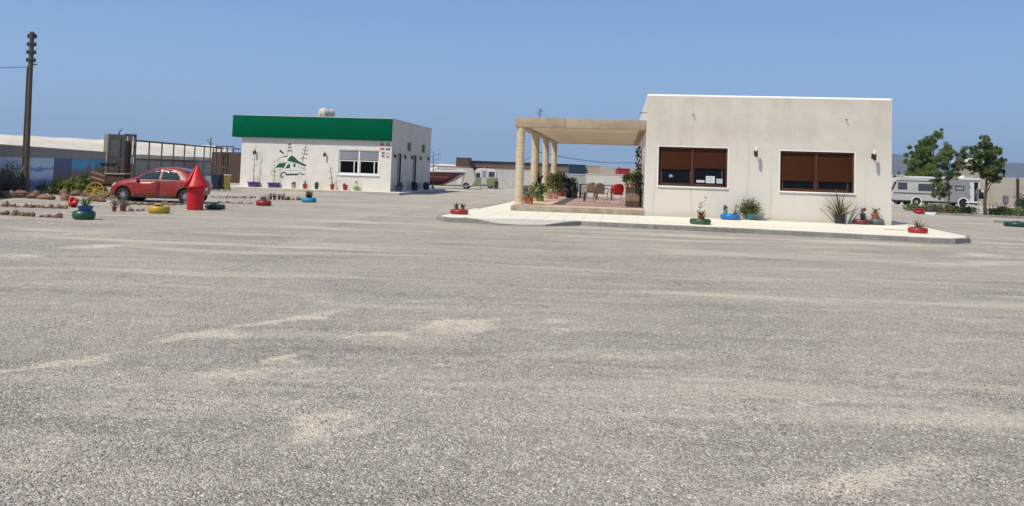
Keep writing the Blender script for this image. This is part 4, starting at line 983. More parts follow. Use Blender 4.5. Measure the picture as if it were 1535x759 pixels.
for k in range(4):
    z = ph - .32 - k * .33; c = pp(z); cm = Matrix.Translation((c.x, 0, z))
    MB().lathe([(.06, -.26), (.08, -.1), (.115, .08), (.125, .20 if k == 0 else .10), (.09, .18 if k == 0 else .08)], 10, cm).build('bracket_cup', POLE, po, smooth=True)
    for sx in (-1, 1):
        ins_ = MB().lathe([(.02, -.02), (.045, .0), (.05, .05), (.035, .09), (.045, .12), (.02, .15)], 10, Matrix.Translation((c.x + sx * .155, 0, z + .02))); ins_.build('insulator', BLACKM, po, smooth=True)
zc = ph - 1.43; c = pp(zc); part('cross_bolt', BLACKM, po, c.x + .07, c.x + .24, -.025, .025, zc, zc + .05)
cab = thing('overhead_cable', (pb.x, pb.y, 0), 0, 'thin dark overhead cable leaving the telegraph pole', 'cable')
pts = [Vector((c.x - .08 - 14 * i / 14, -2.0 * i / 14, zc - .1 - .16 * i / 14 - .9 * (i / 14) * (1 - i / 14))) for i in range(15)]
MB().tube(pts, .011, 5).build('wire', BLACKM, cab)
# stakes leaning by the pole
STK = M('grey_stake', (0.26, 0.225, 0.155), .85, .2, 6)
a = AT(17, 252, pb.y - .6); b = G(38.5, 291); MB().tube([b - Vector(b), a - b], .022, 6).build('stake', STK, None, loc=b); 
bpy.data.objects['stake']['label'] = 'long weathered stake leaning against the bushes beside the telegraph pole'; bpy.data.objects['stake']['category'] = 'stake'
b2 = AT(26, 265, pb.y - .5); a2 = AT(36, 250, pb.y - .15); o = MB().tube([Vector((0, 0, 0)), a2 - b2], .018, 6).build('stake', STK, None, loc=b2); tag(o, 'short stick tied across between the long stake and the pole', 'stake')

# ---------------------------------------------------------------- shrubs by the wall
def shrub(name, loc, label, mat, clouds, nlv, size, seed, group=None, stems=5, ratio=.45):
    r = random.Random(seed); t = thing(name, loc, 0, label, 'shrub', group)
    s_ = MB()
    for c, rad in clouds:
        s_.tube([(c[0] * .15, c[1] * .15, -.03), (c[0] * .6, c[1] * .6, c[2] * .5), (c[0], c[1], c[2] + rad[2] * .3)], [.03, .02, .008], 5)
    s_.build('stems', STEM, t)
    mb = MB(); vol = [rad[0] * rad[1] * rad[2] for c, rad in clouds]; tot = sum(vol)
    for (c, rad), v in zip(clouds, vol): leaf_cloud(mb, c, rad, int(nlv * v / tot), size, r, ratio)
    mb.build('foliage', mat, t)
    return t
def cl(seed, n, w_, d_, h_, rr):
    r = random.Random(seed); out = []
    for i in range(n):
        z = r.uniform(.25, 1) * h_ * .8; k = 1 - .35 * z / h_
        out.append(((r.uniform(-1, 1) * w_ * k * .5, r.uniform(-1, 1) * d_ * .5, z), (rr * r.uniform(.7, 1.2),) * 2 + (rr * r.uniform(.6, 1.0),)))
    return out
p = G(6, 291); shrub('spiny_shrub', (p.x - .2, p.y + .3, 0), 'dry olive green shrub against the rock stack banner', LEAF_O, cl(1, 12, 1.9, .8, 1.35, .36), 2600, .10, 1, ratio=.22)
p = G(94, 293); shrub('leafy_shrub', (p.x, p.y + .4, 0), 'bright yellow green leafy shrub below the navy banner', LEAF_Y, cl(2, 9, 1.25, .6, .65, .26), 420, .19, 2, ratio=.62)
p = G(129, 293); shrub('leafy_shrub', (p.x, p.y + .8, 0), 'yellow green leafy shrub growing against the old wagon', LEAF_Y, cl(3, 7, .55, .5, .95, .24), 260, .18, 3, ratio=.6)
p = G(54, 291); shrub('ground_shrub', (p.x + .3, p.y + .8, 0), 'low dark green shrub at the foot of the wave banner', LEAF_D, cl(4, 9, 1.5, .6, .5, .24), 700, .12, 4)
p = G(112, 290); shrub('ground_shrub', (p.x + .2, p.y + .9, 0), 'dark green shrub between the two yellow green shrubs', LEAF_D, cl(44, 8, .9, .5, .75, .25), 600, .12, 14)

# ---------------------------------------------------------------- rocks
rock_me = []
for i in range(7):
    b_ = bmesh.new(); bmesh.ops.create_icosphere(b_, subdivisions=2, radius=.5); r = random.Random(i)
    off = Vector((r.random() * 50, r.random() * 50, r.random() * 50))
    for v in b_.verts:
        n_ = noise.noise(v.co * 1.7 + off) * .5 + noise.noise(v.co * 4 + off) * .18
        v.co *= 1 + n_; v.co.z *= .72
        if v.co.z < -.22: v.co.z = -.22
    rock_me.append(MB().bm(b_).mesh('rock', ROCK, smooth=(i % 2 == 0)))
nrock = 0
def rock(px, py, wpx, hpx, label, grp, z0_=0):
    global nrock
    p = G(px, py, z0_); s_ = wpx * p.y / F; h_ = hpx * 1.45 * p.y / F; s_ *= 1.08
    o = bpy.data.objects.new('rock', rock_me[nrock % 7]); COL.objects.link(o); nrock += 1
    sz = h_ / .62
    o.location = (p.x, p.y + s_ * .3, z0_ + .22 * sz - .01); o.scale = (s_, s_ * rnd.uniform(.6, .9), sz); o.rotation_euler.z = rnd.uniform(-.35, .35) + (math.pi if rnd.random() < .5 else 0)
    tag(o, label, 'rock', grp)
lab1 = 'big reddish rock in the garden edging below the banner wall'
for px, py, w_, h_ in ((2, 296, 12, 8), (12, 297, 20, 9), (27, 297, 20, 9), (47, 298, 22, 9), (62, 299, 16, 6), (79, 292, 17, 8), (93, 294, 13, 8), (74, 300, 14, 6), (93, 301, 14, 9), (111, 294, 15, 7), (126, 295, 16, 7), (140, 297, 18, 7), (158, 296, 15, 7), (168, 297, 9, 6), (37, 291, 8, 10), (139, 302, 22, 5), (150, 303, 12, 4)):
    rock(px, py, w_, h_, lab1, 'garden edging rocks')
lab2 = 'small rock in the row that ends at the red plastic tub'
for i in range(17):
    px = 3 + i * 5.9; rock(px, 310 + .036 * px + rnd.uniform(-.4, .4), rnd.uniform(5, 9), rnd.uniform(2, 5.5) if i != 1 else 7, lab2, 'rock row behind the green tyre')
lab3 = 'small rock in the row of stones leading to the green tyre planter'
for px, w_, h_ in ((1, 6, 4), (8, 9, 6), (17, 6, 4), (21, 9, 7), (28, 7, 5), (33, 7, 5), (40, 8, 5), (48, 7, 5.5), (61, 7, 3), (66, 5, 3), (71, 7, 4), (77, 5, 3), (83, 6, 4), (88, 8, 6)):
    rock(px, 322.5 + .05 * px, w_, h_, lab3, 'rock row leading to the green tyre')
lab4 = 'small reddish rock in the line of stones under the red car'
for i in range(22):
    px = 186 + i * 5.1; rock(px, 308 - abs(i - 8) * .1 + rnd.uniform(-.8, .8), rnd.uniform(4, 8), rnd.uniform(2, 4.5), lab4, 'stones beneath the red car')
for px, py, w_, h_ in ((195, 316.5, 8, 3.5), (205, 317, 6, 3), (213, 316.5, 6, 3)): rock(px, py, w_, h_, 'small rock between the terracotta pots and the yellow tyre', 'rocks by the yellow tyre')
for i in range(13):
    px = 318 + i * 5.3; rock(px, 296.3 + i * .1 + rnd.uniform(-.3, .3), rnd.uniform(3, 6), rnd.uniform(1.2, 3), 'small brown stone in the row behind the red tyre', 'stone row behind the red tyre')
for i in range(12):
    px = 328 + i * 4.3; rock(px, 304.2 + i * .18 + rnd.uniform(-.3, .3), rnd.uniform(3, 5.5), rnd.uniform(1.2, 2.6), 'small brown stone in the row that stops at the red tyre', 'stone row ending at the red tyre')
for px, w_, h_ in ((430, 9, 4.5), (439, 5, 3), (446, 5, 4), (450, 4, 3)): rock(px, 300.3, w_, h_, 'stone between the small clay pots and the blue tyre', 'stones by the blue tyre')
for i, px in enumerate((12, 95, 150, 180, 235, 262, 300, 1180, 700)):
    pass

# ---------------------------------------------------------------- potted plants and tyre planters
def pot_mesh(mb, r, h, rim=True, taper=.72, n=18, sq_=False):
    n = 4 if sq_ else n
    rr = r * (1.38 if sq_ else 1)
    pr = [(rr * taper, 0), (rr * (taper * .25 + .75) if not sq_ else rr * (taper * .3 + .7), h * .82)]
    if rim: pr += [(rr * 1.06, h * .83), (rr * 1.06, h), (rr * .93, h), (rr * .9, h * .86)]
    else: pr += [(rr, h), (rr * .92, h), (rr * .9, h * .86)]
    mb.lathe(pr, n, Matrix.Rotation(math.pi / 4, 4, 'Z') if sq_ else None)
def potted(name, loc, label, potmat, r, h, plant, cat='potted plant', group=None, rim=True, taper=.72, sq_=False, seed=None, rotz=0):
    """plant = list of (kind, args) ; returns the thing"""
    rr = random.Random(seed if seed is not None else hash(label) % 1000)
    t = thing(name, loc, rotz, label, cat, group)
    mb = MB(); pot_mesh(mb, r, h, rim, taper, sq_=sq_); mb.build('pot', potmat, t, smooth=not sq_)
    MB().lathe([(r * .88, h * .8), (r * .88, h * .87), (0.001, h * .89)], 12).build('soil', SOIL, t)
    for kind, mat, a in plant: grow(t, kind, mat, a, rr, h * .86)
    return t
def grow(t, kind, mat, a, rr, z):
    mb = MB()
    if kind == 'blades': blade_plant(mb, a['n'], a['len'], a['w'], rr, (0, 0, z), a.get('rise', (20, 85)), a.get('droop', .5), spread=a.get('spread', .05)); mb.build('leaves', mat, t)
    elif kind == 'bush':
        for k in range(a.get('k', 5)):
            c = (rr.uniform(-1, 1) * a['r'] * .55, rr.uniform(-1, 1) * a['r'] * .55, z + rr.uniform(.3, .8) * a['h'])
            leaf_cloud(mb, c, (a['r'] * .55, a['r'] * .55, a['h'] * .4), a['n'] // a.get('k', 5), a['size'], rr, a.get('ratio', .5))
        s_ = MB()
        for k in range(4): s_.tube([(0, 0, z - .02), (rr.uniform(-.4, .4) * a['r'], rr.uniform(-.4, .4) * a['r'], z + a['h'] * .6)], [.012, .005], 5)
        s_.build('stems', STEM, t); mb.build('leaves', mat, t)
    elif kind == 'sapling':
        h = a['h']; b1 = rr.uniform(-.03, .03)
        pts = [Vector((b1 * math.sin(3 * k / 6) + a.get('lean', 0) * k / 6, 0, z - .03 + h * k / 6)) for k in range(7)]
        s_ = MB().tube(pts, [a.get('t', .022) * (1 - .6 * k / 6) for k in range(7)], 6)
        for k in range(a.get('br', 6)):
            q = pts[rr.randint(2, 6)]; e = q + Vector((rr.uniform(-.2, .2), rr.uniform(-.12, .12), rr.uniform(.05, .16))); s_.tube([q, e], [.008, .004], 4)
            for _ in range(a.get('lv', 4)): leaf(mb, e + Vector((rr.gauss(0, .02), rr.gauss(0, .02), rr.gauss(0, .02))), Vector((rr.gauss(0, 1), rr.gauss(0, 1), rr.gauss(.2, .8))), .07 * rr.uniform(.6, 1.2), rr)
        s_.build('stem', STEM, t)
        if mb.v: mb.build('leaves', mat, t)
    elif kind == 'cactus':
        for (cx, cy, r, h) in a['cols']:
            n = 16; pr = [(r * .75, 0), (r, h * .2), (r, h * .7), (r * .75, h * .92), (r * .3, h)]
            o = len(mb.v); mb.lathe(pr, n, Matrix.Translation((cx, cy, z)))
            for i, v in enumerate(mb.v[o:]):
                if (i % n) % 2: v.x = cx + (v.x - cx) * .84; v.y = cy + (v.y - cy) * .84
        mb.build('cactus', mat, t)
    elif kind == 'flowers':
        s_ = MB()
        for k in range(a['n']):
            az = rr.uniform(0, 6.28); q = Vector((math.cos(az) * a['r'] * rr.random(), math.sin(az) * a['r'] * rr.random(), z + a['h'] * rr.uniform(.6, 1.0)))
            s_.tube([(0, 0, z), q * .6 + Vector((0, 0, z * .4)), q], [.005, .004, .003], 4)
            leaf_cloud(mb, q, (a['s'], a['s'], a['s'] * .7), 9, a['s'] * 1.4, rr, .8)
        s_.build('flower_stems', STEM, t); mb.build('blossoms', mat, t)
def tyre(name, p, dia, hgt, mat, label, grp='painted tyre planters', fill=None, seed=0, tilt=None):
    """painted car tyre lying flat, used as a planter; fill = plants growing in it"""
    t = thing(name, p, rnd.uniform(0, 6), label, 'tyre', grp)
    R = dia / 2; h = hgt; pr = []
    ri = R * .58
    for k in range(7): a = -90 + 180 * k / 6; pr.append((R - h * .28 + h * .28 * math.cos(R_(a)), h * .5 + h * .5 * math.sin(R_(a)) * .98))
    pr += [(R * .8, h * 1.0), (ri * 1.06, h * .94), (ri, h * .82), (ri * 1.04, h * .7), (ri * 1.04, h * .3), (ri, h * .18), (ri * 1.06, h * .06), (R * .8, 0.0)]
    MB().lathe(pr, 30, close=True).build('tyre_casing', mat, t, smooth='all')
    if fill is not None:
        MB().lathe([(ri * 1.0, h * .5), (ri * 1.0, h * .74), (.001, h * .8)], 16).build('soil', SOIL, t)
        rr = random.Random(seed)
        for kind, m2_, a in fill: grow(t, kind, m2_, a, rr, h * .76)
    if tilt: t.rotation_euler = tilt
    return t
WORN = ((0.16, 0.145, 0.125), 5.0, .56, .80)
TG = paint('tyre_green_paint', (0.008, 0.075, 0.032), .35, dirt=WORN, var=.2); TR = paint('tyre_red_paint', (0.30, 0.012, 0.014), .4, dirt=WORN, var=.2); TBL = paint('tyre_blue_paint', (0.005, 0.14, 0.42), .35, dirt=WORN, var=.15)
TY = paint('tyre_yellow_paint', (0.43, 0.29, 0.02), .4, dirt=WORN, var=.2); TCY = paint('tyre_light_blue_paint', (0.03, 0.22, 0.42), .45, dirt=WORN, var=.2); TMAR = paint('tyre_maroon_paint', (0.13, 0.018, 0.02), .5, dirt=WORN, var=.3); TGRY = paint('tyre_grey_paint', (0.10, 0.105, 0.10), .5, dirt=WORN, var=.3)
PBLUE = paint('pot_blue_glaze', (0.01, 0.06, 0.20), .25); PPURP = paint('pot_purple_plastic', (0.075, 0.03, 0.15), .5); PRED = paint('pot_red_plastic', (0.36, 0.012, 0.014), .4); PGRN = paint('pot_lime_plastic', (0.22, 0.40, 0.10), .45)
PBEI = paint('pot_beige', (0.42, 0.33, 0.25), .7); PNAVY = paint('pot_navy', (0.015, 0.018, 0.06), .45); PBLK = paint('pot_black_plastic', (0.02, 0.018, 0.022), .45); PTEAL = paint('pot_teal', (0.05, 0.27, 0.27), .45); POLV = paint('pot_olive_green', (0.13, 0.20, 0.03), .45); PPINK = paint('pot_dusty_pink', (0.34, 0.20, 0.155), .8)
PDGRN = paint('pot_dark_green', (0.015, 0.05, 0.02), .5)

p = G(116.5, 329.5); d = 32.5 * p.y / F
tyre('tyre_planter', p + Vector((0, d / 2, 0)), d, .215, TG, 'bright green tyre at the end of the stone rows with a blue pot on it')
potted('potted_plant', p + Vector((.03, d / 2, .212)), 'blue glazed bowl of spiky green leaves standing on the bright green tyre', PBLUE, .19, .13, [('blades', LEAF_G, dict(n=26, len=.34, w=.035, rise=(35, 88), droop=.25, spread=.1))], taper=.85)
p = G(104, 311.5); rb_ = thing('plastic_tub', (p.x, p.y + .2, .0), 0, 'crumpled red plastic tub lying on the gravel behind the green tyre', 'tub')
mb = MB().lathe([(.14, 0), (.2, .03), (.22, .12), (.18, .2), (.2, .26), (.17, .34), (.11, .35), (.10, .28)], 20, Matrix.Translation((0, 0, .14)) @ Matrix.Rotation(R_(62), 4, 'X') @ Matrix.Rotation(R_(20), 4, 'Y') @ Matrix.Translation((0, 0, -.1)))
for v in mb.v: v += Vector((noise.noise(v * 6), noise.noise(v * 6 + Vector((3, 0, 0))), noise.noise(v * 6 + Vector((0, 4, 0))))) * .06
for v in mb.v: v *= .74
zmn = min(v.z for v in mb.v)
for v in mb.v: v.z -= zmn
mb.build('tub_body', paint('red_plastic', (0.50, 0.02, 0.025), .4), rb_, smooth='all')
for i, (px, lab) in enumerate(((168.5, 'small terracotta pot of grey green leaves standing apart from a pair of pots'), (177.5, 'small terracotta pot squeezed behind its neighbour, grey green leaves'), (183, 'small terracotta pot of grey green leaves at the end beside the loose rocks'))):
    p = G(px, 317.5 - (i == 1) * .8); potted('potted_plant', p + Vector((0, .1 + .12 * (i == 1), 0)), lab, TERRAD, .072, .15, [('bush', leafmat('leaf_grey', (.12, .14, .075), (.24, .25, .15)), dict(n=130, r=.15, h=.2, size=.06, k=5))], group='small terracotta pots by the rocks', seed=i)
p = G(231, 320.5); d = 31.5 * p.y / F
ty = tyre('tyre_planter', p + Vector((0, d / 2, 0)), d, .215, TY, 'yellow painted tyre planter with rusty stones in its middle', fill=[])
for i in range(4):
    b_ = inst('stone', rock_me[i], ty, (rnd.uniform(-.12, .12), rnd.uniform(-.12, .12), .22), (0, 0, i), (.16, .14, .12))
p = G(317, 314); d = 29 * p.y / F
tyre('tyre_planter', p + Vector((0, d / 2, 0)), d, .15, paint('tyre_dark_green_paint', (0.012, 0.05, 0.035), .45, var=.25), 'flat dark green tyre planter lying beside the red cone topped bin', fill=[('blades', LEAF_D, dict(n=14, len=.16, w=.05, rise=(20, 80), spread=.14))], seed=3)
p = G(391.5, 309); d = 23 * p.y / F
tyre('tyre_planter', p + Vector((0, d / 2, 0)), d, .2, TR, 'red tyre planter holding a dark low cushion plant', fill=[('bush', LEAF_D, dict(n=260, r=.24, h=.2, size=.05, k=7))], seed=4)
p = G(460, 304); d = 22.5 * p.y / F
tyre('tyre_planter', p + Vector((0, d / 2, 0)), d, .2, TCY, 'light blue tyre planter on the gravel with a black pot of yellowing leaves on it')
potted('potted_plant', p + Vector((.0, d / 2, .198)), 'black pot of yellowing spiky leaves on the light blue tyre', PBLK, .16, .15, [('blades', LEAF_BRZ, dict(n=30, len=.24, w=.05, rise=(40, 88), droop=.3, spread=.13))])
for i, px in enumerate((404.5, 410.5, 417.3, 422.8)):
    p = G(px, 299.8); potted('potted_plant', p + Vector((0, .1, 0)), 'small clay pot with a short dark plant in the row beside the light blue tyre', TERRAD, .075, .16, [('bush', LEAF_RED if i % 2 == 0 else LEAF_D, dict(n=45, r=.08, h=.13, size=.06, k=3))], group='clay pot row', seed=20 + i)
# pots along the front of the green fascia building
def lpot(px, py): 
    q = G(px, py, LZ); x = (q.x - LX) * math.cos(LYAW) - (q.y - LY) * math.sin(LYAW); return q
def on_l(px, yl=-.32):
    x, _ = LF(px, 281, yl); return lworld(x, yl, LZ + .005)
potted('potted_sapling', on_l(380), 'purple trough with a bare sapling under the lamp, closest to the brown sheet fence', PPURP, .28, .30, [('sapling', LEAF_O, dict(h=2.1, t=.024, br=10, lv=3))], group='purple troughs', sq_=True, rim=True, taper=.8, seed=1, rotz=-LYAW)
potted('potted_sapling', on_l(410), 'purple trough with a thin sapling in front of the painted camper van', PPURP, .28, .30, [('sapling', LEAF_O, dict(h=1.35, t=.017, br=5, lv=2))], group='purple troughs', sq_=True, taper=.8, seed=2, rotz=-LYAW)
potted('potted_plant', on_l(440), 'beige clay pot of dark flowers below the painted van wheels', PBEI, .15, .27, [('bush', LEAF_D, dict(n=90, r=.15, h=.1, size=.06, k=5)), ('flowers', LEAF_RED, dict(n=8, r=.13, h=.12, s=.03))], seed=3)
potted('potted_plant', on_l(457), 'red pot with a few thin upright leaves under the painted agave', PRED, .155, .28, [('blades', LEAF_O, dict(n=10, len=.34, w=.035, rise=(55, 88), droop=.1))], seed=4)
potted('potted_cactus', on_l(474.5), 'rounded green cactus in a dark pot by the front wall', PDGRN, .12, .14, [('cactus', paint('cactus_green', (.03, .075, .03), .7, var=.2), dict(cols=[(0, 0, .125, .32)]))], cat='cactus', seed=5)
potted('potted_plant', on_l(498), 'red pot with a tall thorny stem climbing towards the lamp', PRED, .135, .32, [('sapling', LEAF_G, dict(h=1.15, t=.03, br=7, lv=4, lean=-.2)), ('blades', LEAF_G, dict(n=9, len=.30, w=.05, rise=(10, 80), droop=.8))], seed=6)
potted('potted_plant', on_l(517.5), 'red pot of low dark red leaves under the white window', PRED, .16, .30, [('bush', LEAF_RED, dict(n=70, r=.13, h=.12, size=.07, k=4))], seed=7)
pt_ = potted('potted_plant', on_l(534), 'lime green pot with a dark bloom on a bent stem', PGRN, .20, .24, [('sapling', LEAF_RED, dict(h=.32, t=.012, br=3, lv=10, lean=.12))], seed=8)
for y_, lab in ((.42, 'dark navy pot with a dark bush at the front corner of the shaded wall'), (4.3, 'dark navy pot with a dark plant between the two side doors'), (7.5, 'dark navy pot with a dark plant beyond the second side door')):
    potted('potted_plant', lworld(.42, y_, LZ + .005), lab, PNAVY, .26, .36, [('bush', LEAF_D, dict(n=200, r=.27, h=.22, size=.09, k=6))], group='navy pots along the shaded wall', seed=int(y_ * 10))

# ---------------------------------------------------------------- wheelie bins
def bin_(px, py, bm_, lm, label, rot):
    p = G(px, py); t = thing('wheelie_bin', p, rot, label, 'bin', 'wheelie bins by the fence'); t.scale = (.6, .75, .9)
    mb = MB(); vs = []
    for (z, w_, d_) in ((.06, .2, .22), (.86, .26, .31), (.93, .27, .32)): vs += [(-w_, -d_, z), (w_, -d_, z), (w_, d_, z), (-w_, d_, z)]
    mb.add(vs, [(3, 2, 1, 0)] + [(a + i, a + (i + 1) % 4, a + 4 + (i + 1) % 4, a + 4 + i) for a in (0, 4) for i in range(4)] + [(8, 9, 10, 11)]); mb.build('bin_body', bm_, t)
    MB().cbox(-.285, .285, -.34, .35, .932, 1.0, c=.03).build('lid', lm, t, smooth=True)
    for sx in (-.23, .23): MB().lathe([(.09, -.03), (.1, -.02), (.1, .02), (.09, .03)], 14, Matrix.Translation((sx, .27, .1)) @ Matrix.Rotation(R_(90), 4, 'Y')).build('wheel', RUBBER, t)
    MB().tube([(-.2, .36, .9), (-.2, .42, .92), (.2, .42, .92), (.2, .36, .9)], .015, 6).build('handle', lm, t)
    return t
BNAVY = paint('bin_navy', (0.012, 0.02, 0.055), .5); BWH = paint('bin_grey_white', (0.34, 0.36, 0.38), .5); BBK = paint('bin_black', (0.012, 0.012, 0.014), .5); BYE = paint('bin_yellow', (0.28, 0.23, 0.04), .5); BCREAM = paint('bin_cream', (0.55, 0.52, 0.38), .5)
bin_(312, 285.5, BWH, BNAVY, 'pale grey wheelie bin with a navy lid by the tail of the red car', .25)
bin_(322, 285.8, BNAVY, BNAVY, 'navy blue wheelie bin between the grey and the black bins', .15)
bin_(331, 285.2, BBK, BBK, 'black wheelie bin next to the yellow one', .2)
bin_(340, 285.5, BYE, BCREAM, 'yellow wheelie bin with a cream lid in front of the steel frame', .15)
p = G(328.5, 282); 

# ---------------------------------------------------------------- red litter bin with a pointed hood
p = G(287.5, 315.5); cb = thing('litter_bin', p + Vector((0, .25, 0)), 0, 'bright red litter bin with a pointed cone shaped hood, beside the red car', 'litter bin')
sc = p.y / F; RED = paint('bin_red_plastic', (0.52, 0.012, 0.020), .42, var=.10, spec=.35, dirt=((0.42, 0.10, 0.085), 3.5, .52, .85))
h1 = 33 * sc; r0 = 11.3 * sc; r1 = 13 * sc; rs = 17.3 * sc
MB().lathe([(r0, 0), (r0 * 1.02, .02), (r1, h1), (rs * .97, h1 + 1.5 * sc), (rs * .97, h1 + 2.2 * sc), (r1 * .96, h1 + 2.2 * sc)], 32).build('bin_body', RED, cb, smooth=True)
# hood: cone with a wedge mouth cut on the left
zc0 = h1 + 2.2 * sc; hc = 31.5 * sc; mb = MB(); n = 40; a0, a1 = R_(196), R_(252)
prof = [(rs * 1.04, zc0), (rs * .99, zc0 + 2 * sc), (rs * .70, zc0 + hc * .33), (rs * .44, zc0 + hc * .62), (rs * .2, zc0 + hc * .88), (rs * .12, zc0 + hc * .97), (.004, zc0 + hc)]
def mouth(i, a):
    return 1 <= i <= 4 and a0 < a < a1
for i, (r, z) in enumerate(prof):
    for k in range(n): a = 2 * math.pi * k / n; mb.v.append(Vector((r * math.cos(a), r * math.sin(a), z)))
for i in range(len(prof) - 1):
    for k in range(n):
        a = 2 * math.pi * (k + .5) / n
        if 1 <= i <= 3 and a0 < a < a1: continue
        mb.f.append((i * n + k, i * n + (k + 1) % n, (i + 1) * n + (k + 1) % n, (i + 1) * n + k))
mb.f.append(tuple(range(n)))
hd = mb.build('hood', RED, cb, smooth=True); sm = hd.modifiers.new('thick', 'SOLIDIFY'); sm.thickness = .012; sm.offset = -1
# flap standing off the mouth
mb = MB(); 
for i in range(5):
    r, z = prof[1 + min(i, 4)]
    for k in range(6): a = R_(198 + 50 * k / 5); rr_ = r * (1.13 if i < 4 else 1.25) + .01; mb.v.append(Vector((rr_ * math.cos(a), rr_ * math.sin(a), z)))
for i in range(4):
    for k in range(5): mb.f.append((i * 6 + k, i * 6 + k + 1, i * 6 + k + 7, i * 6 + k + 6))
fl = mb.build('flap', RED, cb, smooth='all'); sm = fl.modifiers.new('thick', 'SOLIDIFY'); sm.thickness = .014

# ---------------------------------------------------------------- old wagon
p = G(146, 299); cw = thing('wagon', (p.x + .03, p.y + .4, 0), R_(8), 'old wooden wagon with yellow spoked wheels and a black bench by the wall', 'wagon')
YW = paint('wheel_yellow', (0.42, 0.29, 0.06), .6, var=.2); REDW = paint('faded_red_wood', (0.12, 0.028, 0.02), .8, var=.4)
def spoked(loc, R, rot=0):
    t = MB().lathe([(R - .035, -.025), (R, -.025), (R, .025), (R - .035, .025)], 32, Matrix.Rotation(R_(90), 4, 'X'), close=True)
    o = t.build('wheel', YW, cw, smooth=True); o.location = loc; o.rotation_euler.z = rot
    s_ = MB()
    for k in range(12): a = 2 * math.pi * k / 12; s_.tube([(.05 * math.cos(a), 0, .05 * math.sin(a)), ((R - .02) * math.cos(a), 0, (R - .02) * math.sin(a))], .014, 5)
    s_.build('spokes', YW, o)
    MB().lathe([(.02, -.07), (.055, -.06), (.065, 0), (.055, .06), (.02, .07)], 14, Matrix.Rotation(R_(90), 4, 'X')).build('hub', YW, o, smooth=True)
Rw = .335
spoked((-.18, -.42, Rw), Rw); spoked((-.18, .42, Rw), Rw); spoked((.72, -.40, .28), .28, .15); spoked((.72, .40, .28), .28)
MB().tube([(-.18, -.44, Rw), (-.18, .44, Rw)], .03, 8).build('axle', WOODD, cw); MB().tube([(.72, -.42, .28), (.72, .42, .28)], .03, 8).build('axle', WOODD, cw)
part('chassis_beam', WOODD, cw, -.5, .9, -.22, -.15, .5, .58); part('chassis_beam', WOODD, cw, -.5, .9, .15, .22, .5, .58)
for k in range(4):
    o = MB().cbox(-.42, .12, -.36, -.335, 0, .085, c=.006).build('side_board', REDW if k % 2 == 0 else WOOD, cw); o.location = (.0, 0, .62 + k * .095); o.rotation_euler.y = R_(-16) * -1
    o = MB().cbox(-.42, .12, .335, .36, 0, .085, c=.006).build('side_board', REDW, cw); o.location = (.0, 0, .62 + k * .095); o.rotation_euler.y = R_(16)
MB().cbox(-.42, .2, -.33, .33, .585, .61, c=.005).build('floor_board', WOODD, cw)
for k in range(3): MB().cbox(.2, .85, -.36, -.335, .66 + k * .12, .77 + k * .12, c=.006).build('side_board', REDW if k == 2 else WOODD, cw)
for k in range(3): MB().cbox(.2, .85, .335, .36, .66 + k * .12, .77 + k * .12, c=.006).build('side_board', WOOD, cw)
MB().cbox(.12, .85, -.4, .4, .99, 1.03, c=.006).build('bench_board', M('pale_board', (.42, .36, .27), .8, .15, 6), cw)
MB().cbox(-.12, .46, -.3, .3, 1.30, 1.45, c=.03).build('bench', M('black_leather', (.012, .011, .011), .5, .2, 6), cw, smooth=True)
for x in (-.02, .40):
    for y_ in (-.24, .24): MB().tube([(x, y_, .6), (x, y_, 1.31)], .02, 6).build('bench_post', WOODD, cw)
MB().cbox(.05, .85, -.33, -.3, 1.13, 1.19, c=.01).build('top_rail', REDW, cw)
MB().tube([(.85, -.1, .55), (1.15, -.15, .40), (1.45, -.2, .1)], .03, 6).build('shaft', WOOD, cw); MB().tube([(.85, .1, .55), (1.15, .15, .40), (1.45, .2, .1)], .03, 6).build('shaft', WOOD, cw)

# ---------------------------------------------------------------- small red hatchback
def carve(o, cutters):
    cs = []
    for mb in cutters:
        c = mb.build('cutter', None); c.parent = o.parent; cs.append(c)
        md = o.modifiers.new('b', 'BOOLEAN'); md.operation = 'DIFFERENCE'; md.object = c; md.solver = 'EXACT'
    dg = bpy.context.evaluated_depsgraph_get(); dg.update()
    me = bpy.data.meshes.new_from_object(o.evaluated_get(dg)); o.modifiers.clear(); o.data = me
    for c in cs: bpy.data.objects.remove(c)
    me.shade_smooth(); me.set_sharp_from_angle(angle=R_(30))
def wheel(parent, loc, R, wdt, rimmat, name='wheel', spokes=7):
    w_ = thing(name, loc); w_.parent = parent
    rm = Matrix.Rotation(R_(90), 4, 'X')
    MB().lathe([(R * .62, -wdt * .5), (R * .9, -wdt * .5), (R * .98, -wdt * .36), (R, -wdt * .2), (R, wdt * .2), (R * .98, wdt * .36), (R * .9, wdt * .5), (R * .62, wdt * .5), (R * .6, 0)], 28, rm, close=True).build('tyre', RUBBER, w_, smooth=True)
    mb = MB().lathe([(.0, -wdt * .3), (R * .5, -wdt * .3), (R * .56, -wdt * .40), (R * .63, -wdt * .44), (R * .63, -wdt * .2), (.0, -wdt * .2)][::-1], 28, rm)
    for k in range(spokes):
        a = 2 * math.pi * k / spokes; mb.box(R * .08, R * .54, -wdt * .42, -wdt * .3, -R * .07, R * .07, Matrix.Rotation(-a, 4, 'Y'))
    mb.lathe([(.0, wdt * .34), (R * .16, wdt * .34), (R * .16, wdt * .46), (0, wdt * .48)], 14, rm)
    mb.build('rim', rimmat, w_, smooth=True)
    return w_
